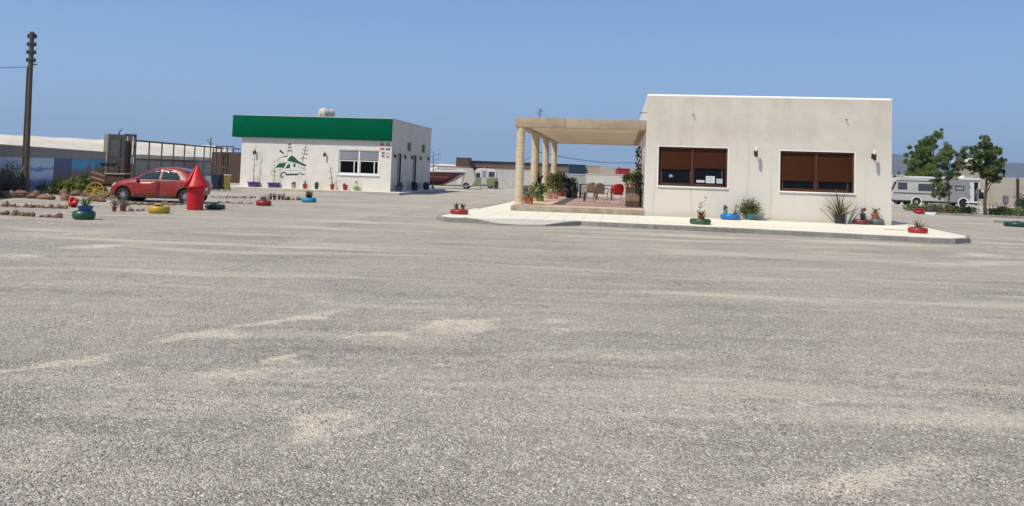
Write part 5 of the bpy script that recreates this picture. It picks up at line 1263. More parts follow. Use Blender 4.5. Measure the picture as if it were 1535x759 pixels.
def hatchback():
    RIM = M('silver_hubcap', (0.42, 0.42, 0.43), .35, .08, 8, metallic=.5)
    CAR = paint('car_red_paint', (0.275, 0.022, 0.017), .35, coat=.4, var=.10, dirt=((0.29, 0.11, 0.08), 2.2, .52, .85))
    TRIM = paint('dark_bumper_plastic', (0.06, 0.045, 0.043), .6); LENS = M('clear_lens', (0.62, 0.60, 0.56), .12, .04, 8); AMB = M('amber_lens', (0.55, 0.30, 0.10), .2); RLENS = M('red_lens', (0.25, 0.008, 0.008), .15)
    pf = G(184.3, 302.3); pr_ = G(277.5, 305.5)
    ang = math.atan2(pr_.y - pf.y, pr_.x - pf.x); sc = (Vector((pr_.x - pf.x, pr_.y - pf.y)).length) / 2.45
    t = thing('hatchback_car', (0, 0, 0), ang, 'small rounded red three door hatchback parked among the stones', 'car')
    o_ = Vector((.72, -.72, 0)); ca, sa = math.cos(ang), math.sin(ang); t.scale = (sc, sc, sc)
    t.location = (pf.x - sc * (o_.x * ca - o_.y * sa), pf.y - sc * (o_.x * sa + o_.y * ca), 0)
    S = [(0.10, .30, .46, .56, .42, .34), (.13, .24, .52, .66, .58, .48), (.25, .20, .60, .745, .72, .6), (.5, .19, .70, .835, .79, .66), (.85, .19, .775, .905, .815, .67), (1.08, .19, .815, .97, .82, .65), (1.3, .19, .835, 1.115, .82, .62), (1.55, .19, .85, 1.25, .82, .59), (1.8, .19, .86, 1.335, .82, .57), (2.1, .19, .87, 1.38, .82, .56), (2.45, .19, .88, 1.385, .82, .56), (2.8, .19, .885, 1.345, .815, .56), (3.05, .20, .885, 1.265, .805, .56), (3.3, .22, .88, 1.12, .78, .56), (3.48, .27, .84, .97, .73, .55), (3.58, .33, .70, .80, .65, .5), (3.62, .38, .58, .66, .56, .44)]
    mb = MB(); n = 0
    def sect(s):
        x, zb, zl, zt, w_, wt = s; h = zl - zb
        half = [(0, zb), (w_ * .80, zb), (w_ * .94, zb + .04), (w_ * .985, zb + h * .25), (w_, zb + h * .55), (w_ * .99, zb + h * .85), (w_ * .955, zl), (wt + (w_ * .955 - wt) * .45, zl + (zt - .05 - zl) * .55), (wt, zt - .06), (wt * .85, zt - .018), (wt * .4, zt), (0, zt + .006)]
        return [(x, y, z) for y, z in half] + [(x, -y, z) for y, z in half[-2:0:-1]]
    rows = [sect(s) for s in S]; n = len(rows[0])
    for r in rows: mb.v += [Vector(v) for v in r]
    for i in range(len(rows) - 1):
        for k in range(n): mb.f.append((i * n + k, (i + 1) * n + k, (i + 1) * n + (k + 1) % n, i * n + (k + 1) % n))
    mb.f.append(tuple(range(n))); e = (len(rows) - 1) * n; mb.f.append(tuple(e + k for k in range(n))[::-1])
    body = mb.build('body', CAR, t, smooth=True)
    b_ = bmesh.new(); b_.from_mesh(body.data); bmesh.ops.recalc_face_normals(b_, faces=b_.faces); bmesh.ops.subdivide_edges(b_, edges=b_.edges[:], cuts=1, smooth=.6, use_grid_fill=True); b_.to_mesh(body.data); b_.free()
    rm = Matrix.Rotation(R_(90), 4, 'X')
    carve(body, [MB().lathe([(.335, -.28), (.335, .28)], 30, Matrix.Translation((x, y, .29)) @ rm) for x in (.72, 3.17) for y in (-.72, .72)])
    for y in (-1, 1):
        for x in (.72, 3.17):
            w_ = wheel(t, (x, y * .70, .275), .275, .17, RIM)
            if y > 0: w_.rotation_euler.z = math.pi
            MB().lathe([(.34, -.02), (.34, .02)], 26, Matrix.Translation((x, y * .50, .29)) @ rm).build('wheel_arch_liner', BLACKM, t)
    def at_y(x, z):
        for i in range(len(S) - 1):
            if S[i][0] <= x <= S[i + 1][0]:
                f = (x - S[i][0]) / (S[i + 1][0] - S[i][0]); s = [a + (b - a) * f for a, b in zip(S[i], S[i + 1])]; break
        x_, zb, zl, zt, w_, wt = s
        if z >= zl:
            zz = [zl, zl + (zt - .05 - zl) * .55, zt - .06]; yy = [w_ * .955, wt + (w_ * .955 - wt) * .45, wt]
        else:
            h = zl - zb; zz = [zb + .04, zb + h * .25, zb + h * .55, zb + h * .85, zl]; yy = [w_ * .94, w_ * .985, w_, w_ * .99, w_ * .955]
        for i in range(len(zz) - 1):
            if zz[i] <= z <= zz[i + 1] + 1e-6: return yy[i] + (yy[i + 1] - yy[i]) * (z - zz[i]) / (zz[i + 1] - zz[i])
        return yy[-1] if z > zz[-1] else yy[0]
    def skin(name, mat, poly, off, parent, side=-1, th=.01):
        b = bmesh.new(); f = b.faces.new([b.verts.new((x, 0, z)) for x, z in poly]); bmesh.ops.triangulate(b, faces=[f])
        bmesh.ops.subdivide_edges(b, edges=b.edges[:], cuts=3, use_grid_fill=True)
        for v in b.verts: v.co.y = side * (at_y(v.co.x, v.co.z) + off)
        o = MB().bm(b).build(name, mat, parent, smooth='all'); md = o.modifiers.new('th', 'SOLIDIFY'); md.thickness = th; md.offset = 0
        return o
    gw = glassmat('car_glass', (.03, .05, .052), .04)
    for sd in (-1, 1):
        skin('side_window', gw, [(1.20, .875), (2.10, .90), (2.10, 1.30), (1.83, 1.265), (1.55, 1.165), (1.32, 1.0)], .007, t, sd)
        skin('quarter_window', gw, [(2.19, .905), (2.93, .915), (2.90, 1.03), (2.75, 1.18), (2.55, 1.275), (2.19, 1.305)], .007, t, sd)
        skin('window_strip', M('pale_strip', (.45, .36, .33), .4), [(1.14, .855), (2.95, .888), (2.95, .902), (1.16, .872)], .008, t, sd)
        dr = skin('door', CAR, [(1.17, .26), (2.16, .26), (2.16, .84), (1.2, .82)], .009, t, sd, .012)
        skin('door_gap', BLACKM, [(2.165, .25), (2.178, .25), (2.178, .87), (2.165, .87)], .003, dr, sd, .004); skin('door_gap', BLACKM, [(1.15, .25), (1.162, .25), (1.192, .84), (1.178, .84)], .003, dr, sd, .004)
        y_ = at_y(1.95, .76)
        MB().cbox(1.82, 2.04, sd * y_ - .022, sd * y_ + .022, .745, .775, c=.008).build('door_handle', TRIM, dr, smooth=True)
        skin('sill_trim', TRIM, [(1.08, .20), (2.82, .20), (2.82, .27), (1.08, .27)], .006, t, sd)
        skin('indicator', AMB, [(1.02, .60), (1.08, .60), (1.08, .625), (1.02, .625)], .008, t, sd)
        skin('headlight', LENS, [(.12, .50), (.17, .535), (.36, .66), (.41, .735), (.27, .71), (.14, .62)], .010, t, sd)
        skin('tail_light', RLENS, [(3.36, .80), (3.50, .78), (3.53, .86), (3.36, 1.0)], .008, t, sd)
        skin('front_bumper', TRIM, [(.12, .31), (.37, .22), (.39, .40), (.12, .44)], .008, t, sd)
        skin('rear_bumper', TRIM, [(3.53, .40), (3.59, .42), (3.59, .62), (3.5, .60)], .010, t, sd)
        ym = at_y(1.27, .88); MB().lathe([(.02, -.08), (.06, -.05), (.065, .03), (.03, .06)], 12, Matrix.Translation((1.27, sd * (ym + .09), .90)) @ Matrix.Scale(.7, 4, (0, 0, 1))).build('wing_mirror', CAR, t, smooth=True)
    # windscreen and rear window follow the body top
    def top_glass(name, xs, wk, off):
        mb = MB(); cols = 7
        for x in xs:
            for i in range(len(S) - 1):
                if S[i][0] <= x <= S[i + 1][0]: f = (x - S[i][0]) / (S[i + 1][0] - S[i][0]); s = [a + (b - a) * f for a, b in zip(S[i], S[i + 1])]; break
            for k in range(cols):
                u = -1 + 2 * k / (cols - 1); mb.v.append(Vector((x, u * s[5] * wk, s[3] + off - (.018 if abs(u) > .6 else .002) * abs(u))))
        for i in range(len(xs) - 1):
            for k in range(cols - 1): mb.f.append((i * cols + k, (i + 1) * cols + k, (i + 1) * cols + k + 1, i * cols + k + 1))
        o = mb.build(name, gw, t, smooth='all'); md = o.modifiers.new('th', 'SOLIDIFY'); md.thickness = .01; md.offset = 1
    top_glass('windscreen', (1.12, 1.3, 1.5, 1.7), .86, .014); top_glass('rear_window', (2.98, 3.1, 3.25, 3.4), .84, .014)
    MB().cbox(3.595, 3.63, -.26, .26, .50, .61, c=.005).build('number_plate', WHITEP, t)
    MB().cbox(.085, .12, -.26, .26, .40, .5, c=.005).build('number_plate', WHITEP, t)
    MB().cbox(.55, 3.3, -.5, .5, .16, .2, c=.01).build('underbody', BLACKM, t)
hatchback()

# ================================================================== MIDDLE BACKGROUND
# ---------------------------------------------------------------- motor boat on a trailer
def boat():
    Y = 70.0; z0_ = terr(Y); p = AT(697.5, 265, Y)
    t = thing('motor_boat', (p.x, Y, z0_), R_(-3), 'dark red and white motor boat on a trailer beyond the green fascia building', 'boat')
    HR = paint('hull_maroon', (0.085, 0.006, 0.012), .3, coat=.3, var=.15); HW = paint('boat_white', (0.72, 0.72, 0.70), .35, var=.05); HG = paint('hull_grey_white', (0.42, 0.42, 0.42), .4)
    L_ = 5.6; st = []
    for i in range(12):
        u = i / 11; x = -L_ * u
        w_ = .98 * min(1, (u * 2.2) ** .62) if u > 0 else .02; keel = .42 + 1.0 * max(0, 1 - u / .42) ** 1.7; zt = 1.62 + .06 * (1 - u); chine = min(zt - .12, keel + .36)
        st.append((x, w_, keel, chine, zt))
    def loft(fn, name, mat, par):
        mb = MB(); rows = [fn(s) for s in st]; n = len(rows[0])
        for r in rows: mb.v += [Vector(v) for v in r]
        for i in range(len(rows) - 1):
            for k in range(n - 1): mb.f.append((i * n + k, i * n + k + 1, (i + 1) * n + k + 1, (i + 1) * n + k))
        mb.f.append(tuple((len(rows) - 1) * n + k for k in range(n)))
        b = bmesh.new(); me = mb.mesh('x'); b.from_mesh(me); bmesh.ops.recalc_face_normals(b, faces=b.faces)
        o = MB().bm(b).build(name, mat, par, smooth=True); return o
    hull = loft(lambda s: [(s[0], s[1], s[4] - .09), (s[0], s[1] * .93, s[3]), (s[0], 0, s[2]), (s[0], -s[1] * .93, s[3]), (s[0], -s[1], s[4] - .09)], 'hull', HR, t)
    # pale bow and keel plate, shown below a rising line
    bw_ = MB()
    for sd in (-1, 1):
        for i in range(0, 5):
            a, b = st[i], st[i + 1]; f0, f1 = 1 - i / 5, 1 - (i + 1) / 5
            def q(s, f): return (s[0], sd * (s[1] * .93 * f + .02), s[2] + (s[3] - s[2]) * f - .02)
            bw_.add([(a[0], sd * .002, a[2] - .02), q(a, f0), q(b, f1), (b[0], sd * .002, b[2] - .02)], [(0, 1, 2, 3)])
    bw_.build('bow_plate', HG, hull)
    loft(lambda s: [(s[0] + (.12 if s[1] < .1 else 0), s[1] + .04, s[4] - .10), (s[0] + (.12 if s[1] < .1 else 0), s[1] + .05, s[4] + .03), (s[0], s[1] * .8, s[4] + .09), (s[0], -s[1] * .8, s[4] + .09), (s[0] + (.12 if s[1] < .1 else 0), -s[1] - .05, s[4] + .03), (s[0] + (.12 if s[1] < .1 else 0), -s[1] - .04, s[4] - .10)], 'deck', HW, t)
    s_ = MB()
    for sd in (-1, 1): s_.box(-5.5, -1.4, sd * .985 - .008, sd * .985 + .008, 1.12, 1.15)
    s_.build('rubbing_strip', M('pale_strip2', (.35, .2, .2), .5), hull)
    MB().cbox(-3.6, -2.4, -.5, .5, 1.7, 2.0, c=.08).build('console', HW, t, smooth=True)
    tr = thing('trailer', (p.x, Y, z0_), R_(-3), 'low steel boat trailer under the dark red boat', 'trailer')
    for y in (-.5, .5): MB().tube([(-5.3, y, .42), (-1.2, y, .42), (.1, 0, .42), (.9, 0, .42)], .045, 6).build('rail', GREYM, tr)
    for x in (-4.6, -2.6, -1.3): MB().tube([(x, -.5, .42), (x, .5, .42)], .04, 6).build('cross_member', GREYM, tr)
    MB().tube([(-.35, 0, .42), (-.1, 0, 1.25)], .035, 6).build('bow_post', GREYM, tr)
    for y in (-.72, .72): wheel(tr, (-3.6, y, .29), .29, .16, GREYM)
    MB().tube([(-3.6, -.72, .29), (-3.6, .72, .29)], .03, 6).build('axle', GREYM, tr)
boat()

# ---------------------------------------------------------------- caravans
def rounded(poly, r, n=4):
    out = []; k = len(poly)
    for i in range(k):
        p0, p1, p2 = Vector(poly[i - 1]), Vector(poly[i]), Vector(poly[(i + 1) % k]); rr = r[i] if isinstance(r, (list, tuple)) else r
        a = (p0 - p1); b = (p2 - p1); d = min(rr, a.length * .45, b.length * .45); s = p1 + a.normalized() * d; e = p1 + b.normalized() * d
        for j in range(n + 1):
            t = j / n; out.append(tuple((s * (1 - t) ** 2 + p1 * 2 * t * (1 - t) + e * t * t)))
    return out
def caravan(name, px0, px1, Y, rotz, prof, label, bodymat, width=2.1, wheels=(), windows=(), stripes=(), extras=None, cut=None):
    """prof: side outline in metres; near side is y = 0"""
    z0_ = terr(Y); p = AT(px0, 270, Y)
    t = thing(name, (p.x, Y, z0_), rotz, label, 'caravan')
    b = bmesh.new(); me = MB().prism(prof, 0, width).mesh('x'); b.from_mesh(me)
    ed = [e for e in b.edges if abs(e.verts[0].co.y - e.verts[1].co.y) < 1e-5]
    bmesh.ops.bevel(b, geom=ed, offset=.06, segments=3, affect='EDGES')
    body = MB().bm(b).build('body', bodymat, t, smooth=True)
    rm = Matrix.Rotation(R_(90), 4, 'X')
    if cut: carve(body, [MB().lathe([(r, -.3), (r, .3)], 24, Matrix.Translation((x, .1, z)) @ rm) for (x, z, r) in cut])
    for (x, R, mat) in wheels:
        for y in (.1, width - .1): 
            w_ = wheel(t, (x, y, R), R, .17, mat)
            if y > 1: w_.rotation_euler.z = math.pi
    MB().tube([(wheels[0][0], .05, wheels[0][1]), (wheels[0][0], width - .05, wheels[0][1])], .03, 6).build('axle', GREYM, t)
    part('chassis', BLACKM, t, min(q[0] for q in prof) + .3, max(q[0] for q in prof) - .3, .25, width - .25, min(q[1] for q in prof) - .1, min(q[1] for q in prof) - .005)
    for (x0, x1, z0w, z1w, fm) in windows:
        w_ = MB().cbox(x0, x1, -.022, .005, z0w, z1w, c=.015).build('window_frame', fm, t, smooth=True)
        MB().cbox(x0 + .05, x1 - .05, -.028, -.0225, z0w + .05, z1w - .05, c=.002).build('glass_pane', glassmat('caravan_glass', (.05, .05, .07), .08), w_)
    for (x0, x1, z0w, z1w, m_) in stripes: part('trim_strip', m_, t, x0, x1, -.014, .004, z0w, z1w)
    if extras: extras(t)
    return t
CRM = paint('caravan_cream', (0.50, 0.47, 0.41), .4, var=.06, dirt=((0.36, 0.32, 0.25), 1.0, .5, .85)); CWH = paint('caravan_white', (0.62, 0.60, 0.56), .4, var=.05); CGR = paint('caravan_green', (0.19, 0.235, 0.10), .5, var=.15); GASK = paint('window_rubber', (0.035, 0.035, 0.04), .6)
SILV = paint('caravan_silver', (0.46, 0.455, 0.43), .35, var=.05, scale=2); RIMG = M('grey_rim', (0.40, 0.40, 0.40), .5, .1, 8, metallic=.2)
# old beige caravan behind the boat
prof = rounded([(0, .38), (5.05, .38), (5.45, 1.0), (5.0, 2.42), (.1, 2.45), (-.1, 1.2)], [.1, .15, .3, .5, .3, .2])
def ex1(t):
    part('roof_edge', M('brown_roof_edge', (.22, .15, .10), .8), t, .1, 4.75, -.02, 2.1, 2.43, 2.50)
    d = MB().cbox(3.35, 3.95, -.02, .004, .55, 2.25, c=.02).build('door', CWH, t); part('glass_pane', glassmat('pale_glass', (.25, .28, .26), .2), d, 3.45, 3.85, -.028, -.0205, 1.55, 2.12)
    MB().tube([(5.2, .5, .42), (6.1, 1.0, .45), (5.2, 1.6, .42)], .035, 6).build('drawbar', GREYM, t); MB().tube([(5.95, 1.0, .05), (5.95, 1.0, .7)], .03, 6).build('jockey_wheel', GREYM, t)
    for x in (.6, 3.2): MB().tube([(x, .1, .4), (x, .1, .02)], .03, 6).build('steady_leg', GREYM, t)
caravan('touring_caravan', 640, 712, 88, R_(-2), prof, 'old beige touring caravan with a brown roof edge behind the dark red boat', CRM, wheels=((4.35, .33, RIMG),), windows=((1.5, 3.1, 1.55, 2.1, GASK),), stripes=((.1, 3.3, 1.2, 1.24, CWH),), extras=ex1, cut=((4.35, .33, .40),))
# small green and white caravan, end on
prof = rounded([(0, .35), (2.55, .35), (2.75, .8), (2.55, 2.38), (.12, 2.38), (-.08, .9)], [.1, .15, .15, .5, .45, .15])
def ex2(t):
    q = rounded([(-.03, .34), (2.60, .34), (2.77, .82), (2.70, 1.28), (-.06, 1.28), (-.09, .9)], [.1, .15, .1, .01, .01, .1]); MB().prism(q, -.012, 2.11).build('green_skirt', CGR, t)
    d = MB().cbox(.85, 1.5, -.03, .004, .45, 2.2, c=.02).build('door', paint('caravan_grey_white', (.42, .44, .45), .4), t); part('glass_pane', glassmat('pale_glass', (.25, .28, .26), .2), d, .98, 1.37, -.036, -.0305, 1.35, 2.05)
    MB().lathe([(.1, 0), (.1, .12), (.02, .16)], 10, Matrix.Translation((1.15, .5, 2.38))).build('roof_vent', GREYM, t)
    for x in (.3, 2.3): MB().tube([(x, .15, .4), (x, .15, .02)], .03, 6).build('steady_leg', GREYM, t)
caravan('touring_caravan', 711, 742, 95, R_(-2), prof, 'small rounded caravan, white above and olive green below', CWH, wheels=((1.9, .3, RIMG),), windows=((.18, .68, 1.3, 1.85, GASK), (1.65, 2.45, 1.35, 2.05, paint('pale_window_frame', (.5, .5, .5), .4))), extras=ex2, cut=((1.9, .3, .36),))
p = AT(741, 275, 94); o = thing('gas_locker', (p.x, 94, terr(94)), 0, 'dark green metal locker beside the small rounded caravan', 'locker')
MB().cbox(0, .48, 0, .5, 0, .85, c=.03).build('cabinet', PDGRN, o); part('lid', BLACKM, o, -.01, .49, -.01, .51, .852, .89)

# ---------------------------------------------------------------- sheds, walls, containers beyond
def longbox(name, px0, px1, Y0, Y1, z0_, z1_, depth, mat, label, cat, parts=None, group=None):
    a = AT(px0, 260, Y0); b = AT(px1, 260, Y1); d = Vector((b.x - a.x, b.y - a.y, 0)); L_ = d.length
    t = thing(name, (a.x, a.y, z0_), math.atan2(d.y, d.x), label, cat, group)
    MB().cbox(0, L_, 0, depth, 0, z1_ - z0_, c=.03).build('wall', mat, t)
    if parts: parts(t, L_, z1_ - z0_)
    return t
BROWN = M('brown_shed_wall', (0.19, 0.15, 0.11), .85, .12, .5); DKBR = M('dark_brown_block', (0.085, 0.055, 0.045), .85, .2, .5); WHW = M('pale_wall', (0.50, 0.48, 0.45), .9, .1, .8, dirt=((.38, .35, .31), .6, .5, .85)); RDS = paint('red_band', (0.22, 0.012, 0.02), .6)
zt = AT(760, 242.5, 135).z; zr = AT(760, 252, 135).z; zr2 = AT(760, 256, 135).z
def shedp(t, L_, h):
    part('roof_edge', BLACKM, t, -.1, L_ + .1, -.12, 8.1, h + .003, h + .28); b_ = -.5
    part('red_band', RDS, t, .0, L_ * .55, -.05, -.003, zr2 + .5, zr + .5)
longbox('long_shed', 704, 862, 135, 140, -.5, zt - .3, 8, BROWN, 'long low brown shed with a dark roof edge and a red band', 'shed', shedp)
longbox('block_shed', 683, 703, 128, 128, -.5, AT(690, 237, 128).z, 7, DKBR, 'dark brown windowless block at the end of the long shed', 'shed', lambda t, L_, h: part('coping', CONC, t, -.05, L_ + .05, -.06, 7.05, h + .003, h + .12))
longbox('boundary_wall', 741, 800, 105, 105, -.5, AT(760, 254, 105).z, .2, WHW, 'plain pale boundary wall behind the green and white caravan', 'wall', lambda t, L_, h: part('coping', CONC, t, -.02, L_ + .02, -.03, .23, h + .003, h + .1))
# two walls seen behind the terrace
def wallrows(t, L_, h):
    part('coping', WHW, t, -.0, L_, -.03, .22, h + .003, h + .07)
    part('joint', M('joint_grey', (.33, .31, .28), .9), t, 0, L_, -.004, .002, h * .62, h * .62 + .03)
SHADEW = M('shade_grey_wall', (0.30, 0.31, 0.31), .9, .1, 1)  # flank turned from the sun painted darker, shade put in its colour
longbox('garden_wall', 843, 877.5, 70, 62, -.3, AT(870, 262.5, 63).z, .18, SHADEW, 'grey shaded garden wall behind the leafy terrace pots', 'wall', wallrows)
longbox('garden_wall', 878.2, 985, 62, 60, -.3, AT(900, 262, 62).z, .18, WHW, 'sunlit white garden wall behind the terrace chairs', 'wall', wallrows)
def cont(px0, px1, pyt, Y, mat, label, h=2.6, cat='container'):
    zt_ = AT((px0 + px1) / 2, pyt, Y).z; a = AT(px0, 260, Y); b = AT(px1, 260, Y); L_ = b.x - a.x
    t = thing('shipping_container', (a.x, Y, zt_ - h), 0, label, cat, None)
    mb = MB(); n = max(6, int(L_ / .25)) * 2
    for i in range(n + 1): x = .08 + (L_ - .16) * i / n; yy = .04 if (i // 1) % 2 else 0; mb.v += [Vector((x, yy, .1)), Vector((x, yy, h - .1))]
    for i in range(n): mb.f.append((2 * i, 2 * i + 2, 2 * i + 3, 2 * i + 1))
    mb.build('corrugated_side', mat, t); part('box', mat, t, .01, L_ - .01, .06, 2.4, .05, h - .02)
    for q in ((0, .08, .0, h), (L_ - .08, L_, .0, h)): part('corner_post', mat, t, q[0], q[1], -.03, .058, q[2], q[3])
    for z in (0, h - .1): part('rail', mat, t, .083, L_ - .083, -.02, .055, z, z + .098)
    part('stand', CONC, t, .0, L_, .1, 2.3, -(zt_ - h + .5) - .0, -.003) if zt_ - h > -.5 else None
cont(853.5, 877.8, 247, 105, paint('container_navy', (0.006, 0.035, 0.062), .5, var=.15), 'dark blue shipping container above the grey garden wall')
cont(879, 901, 248.6, 106, paint('container_sand', (0.42, 0.35, 0.24), .6, var=.15), 'sand coloured box body next to the dark blue container', cat='container')
def gr2(t, L_, h): part('joint', BLACKM, t, L_ * .35, L_ * .37, -.02, .002, 0, h)
longbox('far_store', 902, 975, 125, 122, -.5, AT(930, 250.6, 123).z, 6, M('grey_beige_store', (.33, .30, .26), .9, .1, .5), 'low grey beige store building behind the red tipper box', 'building', gr2)
# red tipper body
def tipper():
    Y = 100; a = AT(925, 262, Y); b = AT(948, 262, Y); L_ = b.x - a.x; zt_ = AT(935, 252.8, Y).z
    t = thing('truck_body', (a.x, Y, -.5), 0, 'bright red truck body showing over the white garden wall', 'truck')
    RT = paint('truck_red', (0.36, 0.012, 0.03), .45, var=.1); h = zt_ + .5
    MB().prism([(0, .9), (L_, .9), (L_ - .35, h), (.1, h)], 0, 2.3).build('box', RT, t); part('ledge', paint('truck_dark_red', (.2, .01, .02), .5), t, .08, L_ - .36, -.06, -.003, h - .16, h - .02)
    part('chassis', BLACKM, t, .1, L_ - .1, .3, 2.0, .6, .897)
    for x in (.5, L_ - .6):
        for y in (.15, 2.1): wheel(t, (x, y, .48), .48, .25, GREYM)
tipper()
# antenna mast and cable
p = AT(806.5, 260, 66); hA = AT(806.5, 165, 66).z
ms = thing('antenna_mast', (p.x, 66, terr(66)), 0, 'thin antenna mast rising behind the pergola', 'mast')
MB().tube([(0, 0, 0), (0, 0, hA + .2)], [.06, .035], 6).build('pole', STEEL, ms)
for z, w_ in ((hA + .12, .5), (hA - .1, .75), (hA - .32, .42)): MB().tube([(-w_ / 2, 0, z), (w_ / 2, .1, z + .06)], .018, 5).build('antenna_bar', STEEL, ms)
MB().tube([(-.25, -.1, hA - .2), (.3, .2, hA + .15)], .016, 5).build('antenna_bar', STEEL, ms)
cb_ = thing('sagging_cable', (p.x, 66, 0), 0, 'dark sagging cable strung behind the pergola', 'cable')
zA = AT(806, 228, 66).z
def sag(a, b, s, n=18): return [a.lerp(b, i / n) - Vector((0, 0, s * 4 * (i / n) * (1 - i / n))) for i in range(n + 1)]
B = AT(985, 241, 92); MB().tube(sag(Vector((0, 0, zA)), B - Vector((p.x, 66, 0)), .55), .028, 5).build('wire', BLACKM, cb_)
B = AT(733, 243, 120); MB().tube(sag(Vector((0, 0, zA)), B - Vector((p.x, 66, 0)), .9), .028, 5).build('wire', BLACKM, cb_)
# dead agave flower stalk at the back corner of the low house
p = AT(648, 285, 60); ag = thing('agave_stalk', (p.x, 60, terr(60)), 0, 'dry agave flower stalk at the back corner of the green fascia building', 'plant')
r = random.Random(5); s_ = MB().tube([(0, 0, -.05), (.03, 0, 1.2), (-.02, 0, 2.4), (.0, 0, 3.05)], [.05, .04, .03, .015], 6); lf = MB()
for k in range(9):
    z = 1.3 + k * .19; sd = 1 if k % 2 else -1; e = Vector((sd * r.uniform(.2, .45), r.uniform(-.2, .2), z + .14)); s_.tube([(0, 0, z), e * .6 + Vector((0, 0, z * .4)), e], [.02, .015, .01], 5); leaf_cloud(lf, e, (.09, .09, .06), 14, .07, r, .6)
s_.build('stalk', STEM, ag); lf.build('seed_heads', LEAF_BRZ, ag); lb_ = MB(); blade_plant(lb_, 16, .55, .08, r, (0, 0, 0), (15, 75), .5); lb_.build('leaves', LEAF_O, ag)

# ================================================================== THE TERRACE
TZ = DZ + .008
def T(px, py): return G(px, py, TZ)
def tp_(px, py, name, lab, pm, rpx, hpx, plant, seed, sq_=False, rim=True, taper=.74, grp=None, cat='potted plant'):
    p = T(px, py); s = p.y / F
    return potted(name, p + Vector((0, rpx * s, 0)), lab, pm, rpx * s, hpx * s, plant, cat=cat, seed=seed, sq_=sq_, rim=rim, taper=taper, group=grp, rotz=-RYAW)
bush = lambda m_, n, r, h, size, k=6, ratio=.55: ('bush', m_, dict(n=int(n * 1.8), r=r * 1.12, h=h * 1.2, size=size * .95, k=k + 2, ratio=ratio))
tp_(792, 306, 'potted_plant', 'square terracotta planter with bushy variegated leaves beside the first column', TERRA, 7.4, 11.5, [bush(leafmat('leaf_variegated', (.10, .13, .05), (.36, .36, .22)), 260, .34, .34, .12)], 31, sq_=True, taper=.85)
tp_(785, 302, 'potted_plant', 'dark leafy plant in a small clay pot tucked behind the first column', TERRAD, 4, 8, [bush(LEAF_D, 120, .2, .35, .1)], 32)
tp_(810, 302, 'potted_plant', 'olive green pot of light green leaves among the terrace planters', POLV, 5.8, 8, [bush(LEAF_G, 260, .33, .45, .12)], 33, taper=.85)
tp_(803, 298, 'potted_plant', 'clay pot with large dark maroon leaves standing behind the terracotta planter', TERRAD, 5, 9, [bush(leafmat('leaf_maroon', (.03, .012, .012), (.09, .03, .028)), 120, .26, .7, .2, 5, .7)], 34)
tp_(829, 299, 'potted_plant', 'dusty pink square planter with a broad green and yellow bush', PPINK, 7.5, 13, [bush(leafmat('leaf_mixed', (.035, .06, .015), (.25, .26, .08)), 380, .5, .6, .14, 8)], 35, sq_=True, taper=.92)
tp_(842, 295, 'potted_plant', 'tall dark green bush in a clay pot behind the dusty pink planter', TERRAD, 6.5, 10, [bush(LEAF_D, 320, .42, .75, .14, 8)], 36)
tp_(853, 296.5, 'potted_plant', 'very dark bushy plant in a black pot, next to the palm like one', PBLK, 7, 11, [bush(LEAF_D, 300, .42, .5, .13, 7)], 37)
tp_(862, 297.5, 'potted_plant', 'black pot of drooping palm like leaves next to the beige chair', PBLK, 4.5, 13, [('blades', LEAF_D, dict(n=34, len=.5, w=.05, rise=(10, 80), droop=1.6, spread=.08))], 38)
def chair(px, py, rot, seatm, legm, label, slats=False, armm=None):
    p = T(px, py); t = thing('terrace_chair', p + Vector((0, .25, 0)), rot, label, 'chair', 'chairs on the terrace'); t.scale = (.98, .98, 1.02)
    # faces +y in local; back at -y
    for x in (-.23, .23):
        MB().tube([(x * 1.08, -.26, 0), (x, -.2, .42)], [.016, .018], 8).build('leg', legm, t, smooth=True); MB().tube([(x * 1.08, .24, 0), (x, .2, .42)], [.016, .018], 8).build('leg', legm, t, smooth=True)
        MB().tube([(x, .2, .42), (x * 1.14, .2, .62), (x * 1.14, .12, .66), (x * 1.12, -.2, .66), (x, -.26, .64)], [.02, .02, .022, .022, .02], 8).build('armrest', armm or seatm, t, smooth=True)
    MB().cbox(-.235, .235, -.22, .24, .41, .445, c=.015).build('seat', seatm, t, smooth=True)
    mb = MB(); nx, nz = 8, 6
    for j in range(nz + 1):
        v = j / nz; z = .44 + .44 * v; hw = .20 + .05 * math.sin(math.pi * min(1, v * 1.1)) - (.02 if v > .95 else 0)
        for i in range(nx + 1): u = -1 + 2 * i / nx; mb.v.append(Vector((u * hw, -.22 - .10 * v - .035 * (1 - u * u), z - (.03 * u * u if v > .9 else 0))))
    for j in range(nz):
        for i in range(nx):
            if j == nz - 1 and i in (3, 4) and slats: continue
            a = j * (nx + 1) + i; mb.f.append((a, a + 1, a + nx + 2, a + nx + 1))
    o = mb.build('backrest', seatm, t, smooth='all'); md = o.modifiers.new('th', 'SOLIDIFY'); md.thickness = .022; md.offset = 0
    for x in (-.2, .2): MB().tube([(x, -.2, .42), (x * .95, -.25, .5)], .02, 6).build('back_post', seatm, t)
    return t
CB = paint('chair_taupe_plastic', (0.30, 0.215, 0.155), .5); CR = paint('chair_red_plastic', (0.42, 0.008, 0.012), .38, var=.06); ALU = M('pale_metal_leg', (0.62, 0.58, 0.52), .4, .05, 6, metallic=.3)
chair(884.5, 303, R_(5), CB, CB, 'taupe plastic chair with a rounded back beside the dark table')
chair(902, 305.5, R_(-25), CB, ALU, 'taupe backed chair with red arms turned half towards the bright red chair', False, CR)
chair(925.5, 307, R_(4), CR, ALU, 'bright red plastic armchair with pale metal legs by the wooden planter box')
